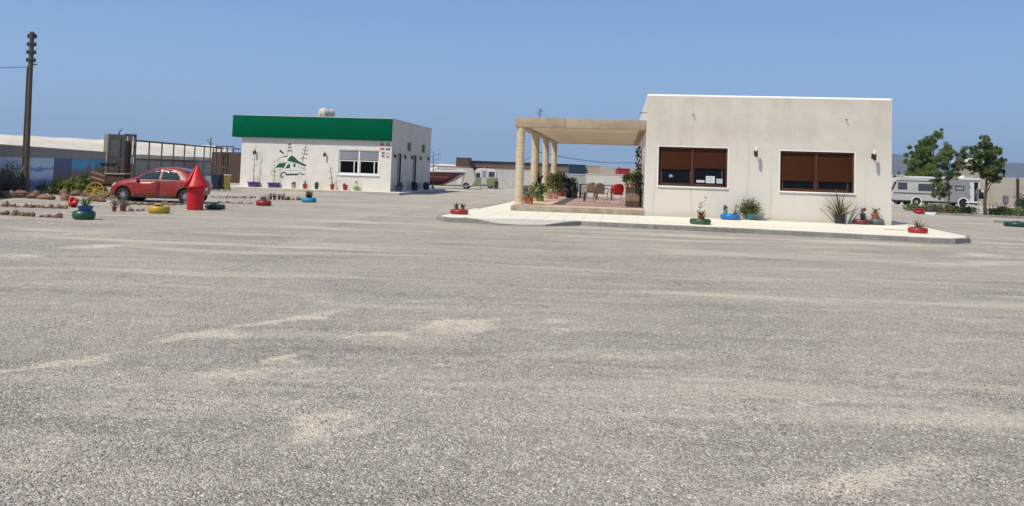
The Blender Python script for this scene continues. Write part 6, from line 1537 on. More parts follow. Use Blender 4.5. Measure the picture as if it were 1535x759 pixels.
for px, py, lab in ((883, 298, 'dark wooden terrace table standing between the taupe chairs'), (909, 300, 'dark wooden terrace table behind the red chair')):
    p = T(px, py); t = thing('terrace_table', p + Vector((0, .9, 0)), -RYAW, lab, 'table', 'tables on the terrace')
    MB().cbox(-.45, .45, -.4, .4, .70, .735, c=.01).build('table_top', WOODD, t)
    for x in (-.38, .38):
        for y in (-.33, .33): MB().cbox(x - .035, x + .035, y - .035, y + .035, 0, .70, c=.006).build('leg', WOODD, t)
tp_(876.5, 302, 'potted_plant', 'small dark pot with sparse dark leaves in front of the taupe chair', PBLK, 2.6, 6, [bush(LEAF_D, 60, .12, .22, .08)], 40)
# wooden planter box with pots on top
p = T(948, 310.6); wbx = thing('planter_box', p + Vector((0, .05, 0)), -RYAW, 'tall weathered wooden planter box beside the white house wall', 'planter')
hh = .80; ww = .52
for k in range(4): MB().cbox(-ww / 2 + k * .13 + .003, -ww / 2 + (k + 1) * .13 - .003, 0, .022, .02, hh - .04, c=.004).build('plank', WOOD, wbx)
for x in (-ww / 2 - .024, ww / 2 + .002):
    for k in range(3): MB().cbox(x, x + .022, .025 + k * .14, .16 + k * .14, .02, hh - .04, c=.004).build('plank', WOOD, wbx)
MB().cbox(-ww / 2 - .05, ww / 2 + .05, -.03, .48, hh - .038, hh, c=.008).build('top_board', WOOD, wbx)
part('back_panel', WOODD, wbx, -ww / 2 + .002, ww / 2 - .002, .42, .44, .0, hh - .04); part('foot', WOODD, wbx, -ww / 2 + .03, ww / 2 - .03, .05, .4, -.0, .018)
for i, (dx, lab) in enumerate(((-.2, 'clay pot of light green leaves on the planter box, at its outer end'), (.0, 'clay pot of light green leaves in the middle of the planter box top'), (.2, 'clay pot of light green leaves on the planter box, closest to the house'))):
    q = p + Vector((dx, .2, hh)); potted('potted_plant', q + Vector((0, 0, .001)), lab, TERRA, .09, .16, [bush([LEAF_G, LEAF_Y, LEAF_G][i], 130, .19, .34, .1, 6, .5)], seed=50 + i, group='pots on the planter box')
q = T(961, 309); potted('potted_plant', q + Vector((0, .2, 0)), 'black pot with a fresh green bush in the corner by the white house', PBLK, .14, .26, [bush(LEAF_G, 170, .2, .38, .1, 6)], seed=56)
# climbing plant on the side wall
cp_ = thing('climbing_plant', rworld(-.03, 3.0, TZ), -RYAW, 'dark leafy creeper climbing the side wall of the white house under the pergola', 'climber')
r = random.Random(9); st_ = MB(); lf = MB()
pts = [Vector((-.06, .3 * math.sin(k * .9), k * .22)) for k in range(12)]; st_.tube(pts, [.03 - .0015 * k for k in range(12)], 6)
for k in range(20):
    c = Vector((-.10 - .12 * r.random(), r.uniform(-1.0, 1.6), r.uniform(.5, 2.35)));
    leaf_cloud(lf, c, (.09, .2, .13), 22, .12, r, .6)
    st_.tube([pts[min(11, int(c.z / .22))], c], [.012, .006], 4)
st_.build('stem', STEM, cp_); lf.build('leaves', leafmat('leaf_creeper', (.012, .018, .010), (.06, .06, .03)), cp_)

# ================================================================== POTS ON THE BIG PAVEMENT
PZ = SWZ + .001
def P_(px, py): return G(px, py, PZ)
def sz(px, p): return px * p.y / F
p = P_(687.5, 322); d = sz(28, p)
tyre('tyre_planter', p + Vector((0, d / 2, 0)), d, .15, TR, 'red tyre at the pavement tip near the pergola with two small pots on it')
for sx, lab in ((-.10, 'small terracotta pot of spiky leaves on the two pot red tyre, on the road side'), (.11, 'small terracotta pot of spiky leaves on the two pot red tyre, towards the pergola')):
    potted('potted_plant', p + Vector((sx * 1.0, d / 2, .149)), lab, TERRA, .075, .09, [('blades', LEAF_D, dict(n=16, len=.17, w=.04, rise=(35, 85), droop=.2, spread=.05))], seed=int(sx * 100), group='pots on the red tyre')
p = P_(1053.5, 337.3); d = sz(32, p)
tyre('tyre_planter', p + Vector((0, d / 2, 0)), d, .17, TG, 'glossy dark green tyre on the pavement under the window with papers')
q = potted('potted_plant', p + Vector((.03, d / 2, .168)), 'terracotta bowl with an agave and a tall flower spike on the glossy green tyre', TERRA, .125, .11, [('blades', LEAF_O, dict(n=22, len=.24, w=.05, rise=(30, 85), droop=.15, spread=.08)), ('sapling', LEAF_RED, dict(h=.40, t=.008, br=5, lv=3))], seed=60)
p = P_(1098.5, 330.3); d = sz(29.5, p)
tyre('tyre_planter', p + Vector((0, d / 2, 0)), d, .20, TBL, 'bright blue tyre against the white house wall with two small pots')
potted('potted_plant', p + Vector((-.18, d / 2 - .02, .199)), 'small teal pot with a succulent on the bright blue tyre', PTEAL, .075, .16, [('bush', LEAF_O, dict(n=50, r=.09, h=.12, size=.06, k=4, ratio=.7)), ('flowers', LEAF_RED, dict(n=3, r=.1, h=.16, s=.03))], seed=61, taper=.9)
potted('potted_plant', p + Vector((.17, d / 2 - .02, .199)), 'shallow clay dish with a pale twiggy plant on the bright blue tyre', TERRAD, .09, .05, [('flowers', LEAF_O, dict(n=6, r=.15, h=.30, s=.022)), ('bush', leafmat('leaf_pale', (.3, .28, .2), (.5, .48, .38)), dict(n=30, r=.06, h=.08, size=.04, k=3))], seed=62)
p = P_(1126.5, 330.3)
potted('potted_plant', p + Vector((0, .15, 0)), 'teal pot overflowing with a big fleshy green plant beside the blue tyre', PTEAL, .155, .24, [('blades', LEAF_G, dict(n=80, len=.62, w=.055, rise=(10, 88), droop=1.1, spread=.16)), bush(LEAF_O, 200, .28, .4, .12, 6, .4)], seed=63, taper=.62)
p = P_(1262, 336)
potted('potted_plant', p + Vector((0, .2, 0)), 'big spiky bronze leaved plant in a black pot under the shuttered window', PBLK, .185, .33, [('blades', LEAF_BRZ, dict(n=60, len=.95, w=.05, rise=(12, 88), droop=.8, spread=.1))], seed=64, taper=.85)
p = P_(1296, 337.3); d = sz(24, p)
tyre('tyre_planter', p + Vector((0, d / 2, 0)), d, .17, TMAR, 'worn maroon tyre near the house corner with a black pot on it')
potted('potted_plant', p + Vector((.06, d / 2, .169)), 'black pot with pink flowering succulent on the worn maroon tyre', PBLK, .10, .21, [('bush', LEAF_O, dict(n=50, r=.1, h=.12, size=.05, k=4)), ('flowers', LEAF_RED, dict(n=10, r=.14, h=.22, s=.03))], seed=65)
p = P_(1319, 337.8); d = sz(21, p)
tyre('tyre_planter', p + Vector((0, d / 2, 0)), d, .22, TGRY, 'grey tyre at the house corner carrying a terracotta pot')
potted('potted_plant', p + Vector((-.06, d / 2, .219)), 'terracotta pot of pink flowers on the grey tyre', TERRA, .125, .17, [('flowers', LEAF_RED, dict(n=11, r=.16, h=.2, s=.03)), ('bush', LEAF_O, dict(n=36, r=.1, h=.08, size=.05, k=4))], seed=66)
p = P_(1383, 350.5); d = sz(28, p)
ty = tyre('tyre_planter', p + Vector((0, d / 2, 0)), d, .165, TR, 'red tyre planter with a spiky agave at the pavement corner', fill=[('blades', LEAF_O, dict(n=24, len=.36, w=.035, rise=(15, 88), droop=.35, spread=.12))], seed=67)
p = P_(1340, 344.6); o = thing('drain_cover', (p.x, p.y, PZ + .0), -RYAW, 'flat dark drain slot cover set in the cream pavement', 'drain cover')
part('cover_plate', M('tan_metal', (.35, .29, .2), .6), o, -.3, .35, -.12, .12, .0, .008)

# ================================================================== RIGHT BACKGROUND
# ---------------------------------------------------------------- caravan in front
prof = rounded([(.35, .42), (4.75, .42), (4.95, 1.2), (4.75, 2.44), (.95, 2.52), (.42, 2.28), (-.05, 1.15), (.0, .62)], [.1, .1, .2, .25, .25, .3, .2, .15])
def ex3(t):
    part('roof_hatch', paint('roof_hatch_tan', (.50, .42, .32), .5), t, 1.15, 1.95, .6, 1.3, 2.47, 2.56)
    w_ = MB().add([(.40, -.015, 2.12), (.07, -.015, 1.3), (.22, -.015, 1.3), (.62, -.015, 2.12)], [(0, 1, 2, 3)]); w_.build('front_strip', GASK, t)
    MB().tube([(.3, .5, .45), (-.9, 1.05, .45), (.3, 1.6, .45)], .04, 6).build('drawbar', GREYM, t); wheel(t, (-.75, 1.05, .12), .12, .08, GREYM, 'jockey_wheel')
    rm = Matrix.Rotation(R_(90), 4, 'X'); MB().lathe([(.40, -.03), (.47, -.03), (.47, .03), (.40, .03)], 24, Matrix.Translation((2.35, .0, .36)) @ rm, close=True).build('wheel_arch', WHITEP, t, smooth=True)
    for x in (.6, 4.3): MB().tube([(x, .12, .45), (x, .12, .0)], .03, 6).build('steady_leg', GREYM, t)
caravan('touring_caravan', 1334, 1413, 72, R_(-4), prof, 'silver grey touring caravan with dark windows and a black side stripe', SILV, 2.15, wheels=((2.35, .33, RIMG),), windows=((.72, 1.52, 1.42, 2.05, GASK), (2.5, 3.95, 1.35, 1.98, GASK)), stripes=((.35, 4.9, 1.05, 1.14, GASK), (.6, 4.7, 2.18, 2.24, GASK), (1.56, 2.45, 1.5, 2.0, CRM)), extras=ex3, cut=((2.35, .36, .40),))
# ---------------------------------------------------------------- motorhome behind it
def motorhome():
    Y = 77; z0_ = terr(Y); p = AT(1390, 280, Y); L_ = AT(1467, 280, Y).x - p.x
    t = thing('motorhome', (p.x, Y, z0_), R_(-2), 'grey and white motorhome with its side door standing open', 'motorhome')
    MGY = paint('motorhome_grey', (0.26, 0.265, 0.265), .4, var=.05, scale=2); H = 2.78
    prof = rounded([(-2.6, .45), (L_ + .02, .45), (L_ + .02, H), (-1.2, H), (-1.9, 1.75), (-2.8, 1.2)], [.1, .05, .25, .3, .3, .2])
    b = bmesh.new(); b.from_mesh(MB().prism(prof, 0, 2.25).mesh('x')); bmesh.ops.remove_doubles(b, verts=b.verts, dist=.002); bmesh.ops.recalc_face_normals(b, faces=b.faces)
    body = MB().bm(b).build('body', MGY, t, smooth=True)
    rm = Matrix.Rotation(R_(90), 4, 'X'); xw = AT(1443, 300, Y).x - p.x; xd0 = AT(1458.8, 290, Y).x - p.x; xd1 = AT(1465.4, 290, Y).x - p.x
    carve(body, [MB().lathe([(.44, -.4), (.44, .4)], 26, Matrix.Translation((xw, .1, .40)) @ rm), MB().box(xd0, xd1, -.1, 1.2, .62, 2.42), MB().lathe([(.44, -.4), (.44, .4)], 26, Matrix.Translation((-1.9, .1, .40)) @ rm)])
    part('roof', WHITEP, t, -1.2, L_ - .02, -.02, 2.27, H - .1, H + .07)
    MB().lathe([(.44, -.03), (.53, -.03), (.53, .03), (.44, .03)], 26, Matrix.Translation((xw, .0, .40)) @ rm, close=True).build('wheel_arch', WHITEP, t, smooth=True)
    for x in (xw, -1.9):
        for y in (.14, 2.1): wheel(t, (x, y, .37), .37, .2, paint('black_rim', (.04, .04, .045), .5))
    part('chassis', BLACKM, t, -2.2, L_ - .3, .35, 1.9, .3, .445)
    # window, open door leaf folded back, step, skirt, roof fan, aerial
    x0 = AT(1431, 280, Y).x - p.x; x1 = AT(1444, 280, Y).x - p.x
    w_ = MB().cbox(x0, x1, -.03, .004, 1.62, 2.05, c=.02).build('window_frame', GASK, t); part('glass_pane', glassmat('pale_glass2', (.30, .32, .33), .15), w_, x0 + .1, x1 - .1, -.036, -.031, 1.7, 1.95)
    d = MB().cbox(xd0 - .45, xd0 - .04, -.11, -.05, .55, 2.42, c=.02).build('open_door', paint('door_white', (.60, .62, .60), .4), t)
    for z in (1.0, 1.9): part('door_catch', GASK, d, xd0 - .5, xd0 - .38, -.125, -.113, z, z + .12)
    part('door_surround', WHITEP, t, xd1 + .003, xd1 + .1, -.02, .004, .5, 2.45); part('entry_step', WHITEP, t, xd0 - .8, xd1 + .15, -.12, -.003, .45, .56)
    part('skirt', paint('skirt_pale', (.45, .45, .45), .45), t, xw + .55, L_, -.012, .003, .452, .545)
    MB().add([(xw - .9, .3, H + .07), (xw + .2, .3, H + .07), (xw + .25, .3, H + .28), (xw + .1, .3, H + .14), (xw - .9, .9, H + .07), (xw + .2, .9, H + .07), (xw + .25, .9, H + .28), (xw + .1, .9, H + .14)], [(0, 1, 2, 3), (7, 6, 5, 4), (0, 3, 7, 4), (3, 2, 6, 7), (2, 1, 5, 6), (1, 0, 4, 5)]).build('roof_box', WHITEP, t)
    part('roof_vent', WHITEP, t, xw - 1.6, xw - 1.2, .5, .9, H + .07, H + .22)
    MB().tube([(x0 - .4, -.1, 2.28), (x0 + .5, -.35, 2.42)], .02, 5).build('awning_arm', GREYM, t)
    part('grey_box', paint('box_grey', (.09, .09, .095), .6), t, xw + .75, xw + 1.05, -.10, -.004, 1.0, 1.55)
    return t, p, Y, z0_, xd0, xd1, L_
mh, mp_, mY, mz, xd0, xd1, mL = motorhome()
# person standing in the doorway, one continuous skinned body
def person():
    c, s = math.cos(R_(-2)), math.sin(R_(-2)); lx = (xd0 + xd1) / 2; ly = .42
    loc = Vector((mp_.x + lx * c - ly * s, mY + lx * s + ly * c, mz + .62))
    t = thing('person', loc, R_(10), 'person in a dark shirt and pale shorts standing in the open motorhome doorway', 'person')
    J = [((0, 0, .92), .145), ((0, -.01, 1.12), .135), ((0, -.02, 1.33), .15), ((0, -.02, 1.44), .07), ((0, -.04, 1.52), .06), ((0, -.05, 1.60), .092), ((0, -.05, 1.68), .085),
         ((.19, -.02, 1.38), .062), ((.25, -.03, 1.12), .05), ((.17, -.22, 1.0), .04), ((.10, -.30, 1.02), .035),
         ((-.19, -.02, 1.38), .062), ((-.25, -.04, 1.12), .05), ((-.15, -.24, 1.08), .04), ((-.06, -.30, 1.12), .035),
         ((.10, 0, .85), .10), ((.11, -.04, .48), .062), ((.11, 0, .09), .042), ((.12, -.14, .045), .035),
         ((-.10, 0, .85), .10), ((-.11, -.02, .48), .062), ((-.11, .03, .09), .042), ((-.12, -.11, .045), .035)]
    E = [(0, 1), (1, 2), (2, 3), (3, 4), (4, 5), (5, 6), (2, 7), (7, 8), (8, 9), (9, 10), (2, 11), (11, 12), (12, 13), (13, 14), (0, 15), (15, 16), (16, 17), (17, 18), (0, 19), (19, 20), (20, 21), (21, 22)]
    me = bpy.data.meshes.new('body'); me.from_pydata([j[0] for j in J], E, []); o = bpy.data.objects.new('body', me); COL.objects.link(o); o.parent = t
    me.materials.append(M('skin', (0.34, 0.17, 0.11), .6, .08, 6))
    md = o.modifiers.new('skin', 'SKIN'); md.use_smooth_shade = True
    for i, v in enumerate(me.skin_vertices[0].data): v.radius = (J[i][1], J[i][1]); v.use_root = (i == 0)
    o.modifiers.new('sub', 'SUBSURF').render_levels = 2
    def cloth(name, idx, edges, grow_, mat):
        m2 = bpy.data.meshes.new(name); m2.from_pydata([J[i][0] for i in idx], [(idx.index(a), idx.index(b)) for a, b in edges], []); q = bpy.data.objects.new(name, m2); COL.objects.link(q); q.parent = t; m2.materials.append(mat)
        md = q.modifiers.new('skin', 'SKIN'); md.use_smooth_shade = True
        for k, v in enumerate(m2.skin_vertices[0].data): r = J[idx[k]][1] + grow_; v.radius = (r, r); v.use_root = (k == 0)
        q.modifiers.new('sub', 'SUBSURF').render_levels = 2
    cloth('shirt', [0, 1, 2, 7, 8, 11, 12], [(0, 1), (1, 2), (2, 7), (7, 8), (2, 11), (11, 12)], .018, M('dark_shirt', (.018, .016, .022), .9, .2, 8))
    cloth('shorts', [0, 15, 16, 19, 20], [(0, 15), (15, 16), (0, 19), (19, 20)], .022, M('pale_blue_shorts', (.28, .33, .40), .9, .1, 8))
    MB().lathe([(.098, 1.60), (.106, 1.66), (.095, 1.74), (.05, 1.785), (.005, 1.79)], 14, Matrix.Translation((0, -.035, 0))).build('hair', M('dark_hair', (.03, .02, .015), .8), t, smooth=True)
person()
# navy and white towel hung behind the motorhome
a = AT(1467.5, 284.5, 76.6); bq = AT(1475, 298.5, 76.6)
tw_ = thing('hanging_towel', (a.x, 76.6, bq.z), 0, 'navy and white towel hung on a line between the motorhome and the tree', 'towel')
mb = MB(); mbw = MB(); n = 8; ww_ = bq.x - a.x; hh_ = a.z - bq.z
for i in range(n + 1):
    x = ww_ * i / n; y = .05 * math.sin(i * 1.7); mb.v += [Vector((x, y, .0)), Vector((x, y, hh_))]
for i in range(n): mb.f.append((2 * i, 2 * i + 2, 2 * i + 3, 2 * i + 1))
o = mb.build('cloth', M('navy_cloth', (.012, .014, .05), .95, .2, 6), tw_, smooth='all'); o.modifiers.new('th', 'SOLIDIFY').thickness = .015
MB().cbox(ww_ * .35, ww_ * .9, -.09, -.06, hh_ * .72, hh_ * .98, c=.01).build('white_fold', M('white_cloth', (.62, .58, .6), .95), tw_)
for x in (-.05, ww_ + .05): MB().tube([(x, 0, -(bq.z - mz)), (x, 0, hh_ + .05)], .025, 6).build('pole', GREYM, tw_)
MB().tube([(-.05, 0, hh_ + .02), (ww_ + .05, 0, hh_ + .02)], .01, 5).build('line', BLACKM, tw_)

# ---------------------------------------------------------------- precast wall with dark posts
a = AT(1325, 280, 96); b = AT(1620, 280, 86); d = Vector((b.x - a.x, b.y - a.y, 0)); wl2 = thing('precast_wall', (a.x, a.y, -.5), math.atan2(d.y, d.x), 'long beige precast panel wall with dark posts behind the caravans', 'wall')
L_ = d.length; PREC = M('beige_precast', (0.33, 0.29, 0.245), .9, .07, .7, .1, 20, rand=.05, second=(.38, .34, .29)); htop = AT(1535, 268.5, 90).z + .5
def wpos(px):
    r = ray(px, 280); n_ = Vector((-d.y, d.x, 0)).normalized(); t = (n_.x * a.x + n_.y * a.y) / (n_.x * r.x + n_.y * r.y); return (Vector((r.x * t, r.y * t, 0)) - Vector((a.x, a.y, 0))).dot(d.normalized())
posts = [wpos(1341), wpos(1396), wpos(1463), wpos(1525.5), wpos(1590)]
for x in posts: part('post', BLACKM, wl2, x - .13, x + .13, -.1, .22, 0, htop - .05)
edges = [0] + posts + [L_]
for i in range(len(edges) - 1):
    for j in range(3): part('wall_panel', PREC, wl2, edges[i] + .14, edges[i + 1] - .14, rnd.uniform(-.006, .006), .12, .0 + j * htop / 3 + .006, (j + 1) * htop / 3 - .006)
    part('panel_core', CONC, wl2, edges[i] + .15, edges[i + 1] - .15, .03, .1, 0, htop - .02)
    part('coping', WHW, wl2, edges[i] + .14, edges[i + 1] - .14, -.02, .15, htop, htop + .08)
for px in (1347, 1505): part('finial', BLACKM, wl2, wpos(px) - .1, wpos(px) + .1, 0, .12, htop + .082, htop + .5)
# stone hut with white gable behind the wall
Y = 112; a = AT(1446, 262, Y); b = AT(1474, 262, Y); zt = AT(1455, 243, Y).z
h_ = thing('farm_hut', (a.x, Y, -.5), 0, 'beige hut with a white pitched roof edge rising above the precast wall', 'hut')
MB().box(0, b.x - a.x, 0, 3, 0, zt + .5).build('wall', M('hut_beige', (.36, .31, .24), .9, .1, .6), h_)
MB().prism([(-.15, zt + .503), (b.x - a.x + .15, zt + .503), ((b.x - a.x) * .42, zt + 1.05)], -.15, 3.15).build('roof', CAPWHITE, h_)

# ---------------------------------------------------------------- hedge bed with kerbs
def bed(name, px0, py0, px1, py1, label):
    a = G(px0, py0); b = G(px1, py1); d = Vector((b.x - a.x, b.y - a.y, 0)); L_ = d.length; t = thing(name, a, math.atan2(d.y, d.x), label, 'kerb')
    x = 0
    while x < L_ - .05:
        e = min(L_, x + 1.0); MB().cbox(x + .006, e - .006, 0, .12, -.05, .12, c=.012).build('kerb_stone', KERB, t); x = e
    return t, L_
k1, kL = bed('planting_kerb', 1402, 322.3, 1640, 333, 'long concrete kerb in front of the low green hedge')
part('kerb_stone', CAPWHITE, k1, -.56, -.02, 0, .14, -.05, .13)
bed('planting_kerb', 1490, 334, 1640, 341, 'short grey kerb lying before the green tyre')
def hedge(px0, px1, py0, py1, hpx, n, label, mat, seed, depth=1.0, size=.10):
    a = G(px0, py0); b = G(px1, py1); d = Vector((b.x - a.x, b.y - a.y, 0)); L_ = d.length; h = hpx * a.y / F
    t = thing('hedge', a, math.atan2(d.y, d.x), label, 'hedge', 'low hedges before the caravans'); r = random.Random(seed); mb = MB(); st_ = MB(); k = max(4, int(L_ / .35))
    for i in range(k):
        x = L_ * (i + .5) / k + r.uniform(-.1, .1); hh_ = h * r.uniform(.65, 1.05); yy = depth * r.uniform(.3, .7)
        leaf_cloud(mb, (x, yy, hh_ * .5), (.34, depth * .5, hh_ * .5), n // k, size, r, .5); st_.tube([(x, yy, -.03), (x + r.uniform(-.1, .1), yy, hh_ * .8)], [.02, .008], 5)
    st_.build('stems', STEM, t); mb.build('foliage', mat, t); return t
LEAF_H = leafmat('leaf_hedge', (0.03, 0.07, 0.012), (0.15, 0.22, 0.04))
hedge(1352, 1392, 316, 318.5, 10, 1500, 'low dark hedge in front of the silver grey caravan', LEAF_H, 1)
hedge(1398, 1428, 321, 321, 15, 1700, 'tallest olive green hedge clump around the slim tree trunk', LEAF_O, 2)
hedge(1434, 1472, 320.5, 321, 12, 1700, 'bright green hedge below the motorhome wheel', LEAF_H, 3)
hedge(1480, 1506, 322, 323.5, 12, 1500, 'dense green hedge between the thick trunk and the meter box', LEAF_H, 4)
hedge(1508, 1600, 323.5, 328, 12, 3000, 'green hedge running past the meter box', LEAF_H, 5)
p = AT(1532, 305, 52); shrub('round_shrub', (p.x + .3, 52, 0), 'rounded dark shrub in front of the precast wall post', LEAF_D, cl(8, 12, 1.2, .9, 1.3, .42), 2200, .11, 8)
# dry twigs by the trunk
p = AT(1490, 305, 50); shrub('dry_shrub', (p.x, 50, 0), 'sparse grey twiggy shrub before the precast wall', LEAF_O, cl(9, 7, 1.6, .7, 1.0, .28), 160, .09, 9)
# meter box on a post
p = AT(1508, 312, 49); mbx = thing('meter_box', (p.x, 49, 0), R_(-10), 'grey meter box on a post rising out of the hedge', 'meter box')
zt = AT(1508, 293.5, 49).z; zb_ = AT(1508, 305, 49).z
MB().cbox(-.05, .05, 0, .08, -.1, zb_, c=.008).build('post', CONC, mbx); MB().cbox(-.13, .13, -.06, .16, zb_, zt, c=.015).build('box', paint('meter_grey', (.12, .12, .12), .5), mbx); part('door', paint('meter_door', (.16, .16, .16), .5), mbx, -.10, .10, -.066, -.0605, zb_ + .04, zt - .04)
# tyres by the road
p = G(1381.5, 321.8); tyre('tyre_planter', (p.x, p.y + .3, .09), .60, .18, TR, 'old red tyre tilted against the edge of the low hedge', tilt=(R_(14), R_(-8), R_(14)))
p = G(1531, 341); d = 32 * p.y / F; tyre('tyre_planter', p + Vector((.05, d / 2, 0)), d, .19, paint('tyre_deep_green_paint', (.006, .06, .04), .4, var=.2), 'deep green tyre lying next to the short grey kerb', fill=[bush(LEAF_D, 60, .15, .06, .05, 3)])
p = G(1398, 321); o = thing('dark_boulder', (p.x, p.y + .2, 0), 0, 'dark boulder with a white painted stone beside the tilted red tyre', 'rock')
inst('stone', MB().bm((lambda b: (bmesh.ops.create_icosphere(b, subdivisions=2, radius=.5), b)[1])(bmesh.new())).mesh('stone', M('dark_rock', (.06, .045, .04), .9, .3, 4, .5, 12), smooth='all'), o, (0, 0, .17), (0, 0, 0), (.55, .4, .42)); inst('stone', rock_me[1].copy(), o, (.12, -.25, .05), (0, 0, 0), (.16, .14, .2)); o.children[1].data.materials[0] = WHITEP

# ---------------------------------------------------------------- trees
def limb(mb, p0, p1, r0, r1, rr, n=5, wob=.08):
    pts = [Vector(p0).lerp(Vector(p1), i / n) + (Vector((rr.gauss(0, wob), rr.gauss(0, wob), 0)) * math.sin(math.pi * i / n)) for i in range(n + 1)]
    mb.tube(pts, [r0 + (r1 - r0) * i / n for i in range(n + 1)], 7); return pts
def tree(name, px, Y, z0_, clumps, label, mat, nleaf, lsize, seed, trunk_r=.09, fork=None, ratio=.35, upb=-.2):
    """clumps: (px, py, radius px) painted over the crown, given depth at random"""
    base = AT(px, 300, Y); base.z = z0_; t = thing(name, base, 0, label, 'tree', 'trees by the caravans'); rr = random.Random(seed)
    C = []
    for (cx, cy, cr) in clumps:
        q = AT(cx, cy, Y) - base; rad = cr * Y / F; C.append((Vector((q.x, rr.uniform(-1, 1) * rad * 1.5, q.z)), rad))
    zf = min(c.z - r for c, r in C); fk = fork if fork else zf * .75
    tr = MB(); ctr = sum((c.x for c, r in C)) / len(C)
    topc = max(C, key=lambda c: c[0].z)[0]
    main = limb(tr, (0, 0, -.1), (topc.x * .8, topc.y * .3, topc.z * .88), trunk_r, trunk_r * .25, rr, 9, .05)
    for c, r in C:
        st_ = min(main[2:-1], key=lambda m_: abs(m_.z - max(fk, c.z - .9 * abs(c.x - m_.x) - .4 * r)))
        limb(tr, st_, c, trunk_r * .38, trunk_r * .10, rr, 4, .05)
        for k in range(3):
            e = c + Vector((rr.gauss(0, .55), rr.gauss(0, .55), rr.gauss(.1, .45))) * r; limb(tr, c.lerp(st_, .25), e, trunk_r * .12, trunk_r * .05, rr, 3, .03)
    tr.build('trunk', BARK, t, smooth='all')
    lf = MB(); tot = sum(r * r for c, r in C)
    for c, r in C:
        m_ = max(7, int(8 + r * 8))
        nn_ = int(nleaf * r * r / tot)
        for k in range(m_):
            s = c + Vector((rr.gauss(0, .55), rr.gauss(0, .55), rr.gauss(0, .5))) * r; sr = r * rr.uniform(.2, .42)
            leaf_cloud(lf, s, (sr, sr, sr * .8), nn_ // m_, lsize, rr, ratio, upb)
    lf.build('crown', mat, t)
    return t
tree('leaning_tree', 1388, 86, terr(86), [(1404, 203, 6), (1399, 211, 7), (1393, 219, 9), (1383, 216, 6), (1377, 226, 9), (1390, 230, 11), (1374, 238, 9), (1384, 243, 12), (1397, 240, 9), (1367, 250, 8), (1379, 256, 12), (1392, 258, 12), (1401, 256, 7), (1366, 262, 8), (1374, 266, 9), (1388, 267, 10), (1362, 258, 4)], 'dense green tree with a tip leaning over behind the silver caravan', leafmat('leaf_tree_green', (0.055, 0.11, 0.028), (0.26, 0.35, 0.105)), 60000, .18, 21, .16)
tree('slim_tree', 1420.5, 46.5, 0, [(1424, 221, 8), (1434, 228, 9), (1416, 229, 8), (1424, 237, 10), (1438, 238, 7), (1411, 241, 8), (1407, 237, 5), (1430, 248, 9), (1418, 252, 9), (1441, 251, 4), (1410, 262, 8), (1422, 265, 8), (1434, 260, 6), (1413, 275, 9), (1421, 281, 7), (1409, 285, 8), (1415, 291, 6), (1405, 276, 5)], 'slim loose leaved tree with drooping grey green leaves before the motorhome', LEAF_EUC, 24000, .095, 22, .055, 1.0)
tree('thick_trunk_tree', 1477, 46, 0, [(1481, 207, 5), (1482, 214, 5), (1481, 222, 7), (1470, 216, 6), (1463, 222, 5), (1459, 230, 5), (1492, 222, 6), (1474, 230, 9), (1487, 233, 9), (1497, 226, 4), (1465, 238, 8), (1479, 243, 10), (1490, 246, 8), (1500, 240, 4), (1470, 251, 10), (1483, 257, 10), (1494, 257, 7), (1502, 255, 5), (1475, 264, 8), (1487, 268, 6), (1497, 267, 6), (1462, 254, 5), (1461, 246, 5)], 'dark round leaved tree with the thickest trunk, beside the hedge', leafmat('leaf_tree_dark', (0.036, 0.068, 0.023), (0.19, 0.25, 0.08)), 16000, .105, 23, .10, 1.3, .6)

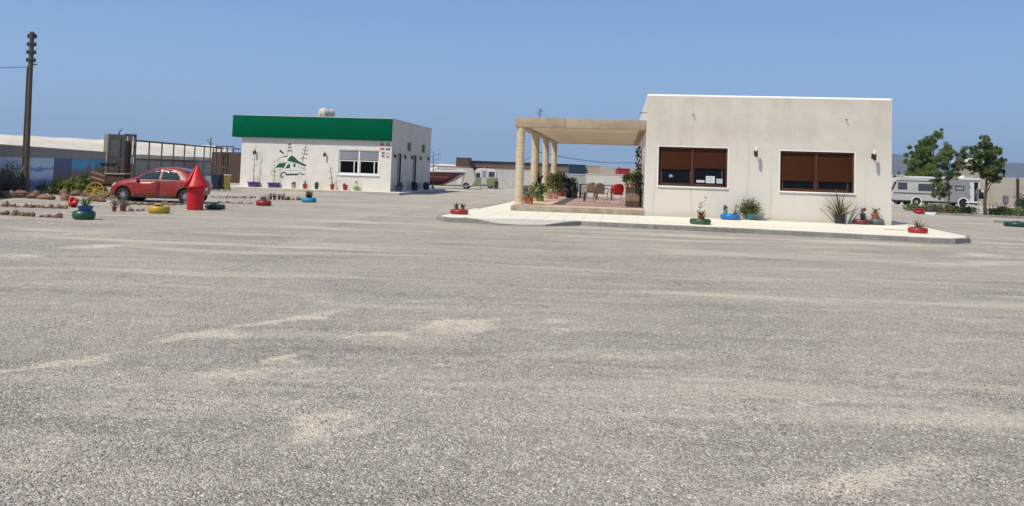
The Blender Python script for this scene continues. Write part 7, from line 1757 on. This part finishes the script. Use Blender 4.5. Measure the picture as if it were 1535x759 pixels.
# ================================================================== loose gravel near the path of view: real stones
def loose_gravel():
    import numpy as np
    rg = np.random.default_rng(3); P = []
    y = 2.4
    while y < 15:
        dy = .35; w_ = .72 * y + 1.6; dens = 2300 if y < 5 else 2300 * (5 / y) ** 2
        n_ = int(2 * w_ * dy * dens); xs = rg.uniform(-w_, w_, n_); yy = rg.uniform(y, y + dy, n_)
        for a, b in zip(xs, yy):
            k = noise.noise(Vector((a * .9, b * 1.6, 3)))
            if rg.random() < .62 + .9 * k: P.append((a, b, gz(a, b)))
        y += dy
    me = bpy.data.meshes.new('loose_gravel'); me.vertices.add(len(P)); me.vertices.foreach_set('co', np.array(P, dtype=np.float32).ravel()); me.update()
    o = bpy.data.objects.new('loose_gravel', me); COL.objects.link(o); tag(o, kind='stuff')
    SM = bpy.data.materials.new('loose_stone'); SM.use_nodes = True; t = SM.node_tree; b = t.nodes['Principled BSDF']; b.inputs['Roughness'].default_value = .9
    oi = N(t, 'ObjectInfo'); rp = N(t, 'ValToRGB'); e = rp.color_ramp.elements; e[0].color = (.125, .113, .10, 1); e[1].color = (.74, .69, .61, 1); q = e.new(.4); q.color = (.30, .282, .26, 1); q = e.new(.75); q.color = (.43, .40, .36, 1)
    t.links.new(oi.outputs['Random'], rp.inputs['Fac']); t.links.new(rp.outputs[0], b.inputs['Base Color'])
    bm_ = bmesh.new(); bmesh.ops.create_icosphere(bm_, subdivisions=1, radius=.5)
    for v in bm_.verts: v.co *= 1 + .45 * noise.noise(v.co * 3 + Vector((7, 1, 2))); v.co.z *= .65
    sme = MB().bm(bm_).mesh('loose_stone', SM); 
    ng = bpy.data.node_groups.new('scatter', 'GeometryNodeTree'); ng.interface.new_socket('Geometry', in_out='INPUT', socket_type='NodeSocketGeometry'); ng.interface.new_socket('Geometry', in_out='OUTPUT', socket_type='NodeSocketGeometry')
    A = ng.nodes.new; gi, go = A('NodeGroupInput'), A('NodeGroupOutput'); ip = A('GeometryNodeInstanceOnPoints')
    src = bpy.data.objects.new('gravel_stone_shape', sme)
    ob = A('GeometryNodeObjectInfo'); ob.inputs['Object'].default_value = src
    r1 = A('FunctionNodeRandomValue'); r1.data_type = 'FLOAT_VECTOR'; r1.inputs['Min'].default_value = (-.5, -.5, 0); r1.inputs['Max'].default_value = (.5, .5, 6.28)
    r2 = A('FunctionNodeRandomValue'); r2.data_type = 'FLOAT'; r2.inputs[2].default_value = .005; r2.inputs[3].default_value = .0165
    L = ng.links.new
    L(gi.outputs[0], ip.inputs['Points']); L(ob.outputs['Geometry'], ip.inputs['Instance']); L(r1.outputs['Value'], ip.inputs['Rotation']); L(r2.outputs[1], ip.inputs['Scale']); L(ip.outputs[0], go.inputs[0])
    md = o.modifiers.new('scatter', 'NODES'); md.node_group = ng
    return len(P)
NG = loose_gravel()

# ================================================================== sea haze
HZ = bpy.data.materials.new('sea_haze'); HZ.use_nodes = True; t = HZ.node_tree; t.nodes.clear()
pv = t.nodes.new('ShaderNodeVolumePrincipled'); pv.inputs['Color'].default_value = (.62, .80, 1.0, 1); pv.inputs['Density'].default_value = 0.0001; pv.inputs['Anisotropy'].default_value = 0.2
ou = t.nodes.new('ShaderNodeOutputMaterial'); t.links.new(pv.outputs[0], ou.inputs['Volume'])
hz = MB().box(-9300, 9300, -400, 9300, -2.5, 420).build('haze', HZ); tag(hz, kind='stuff')
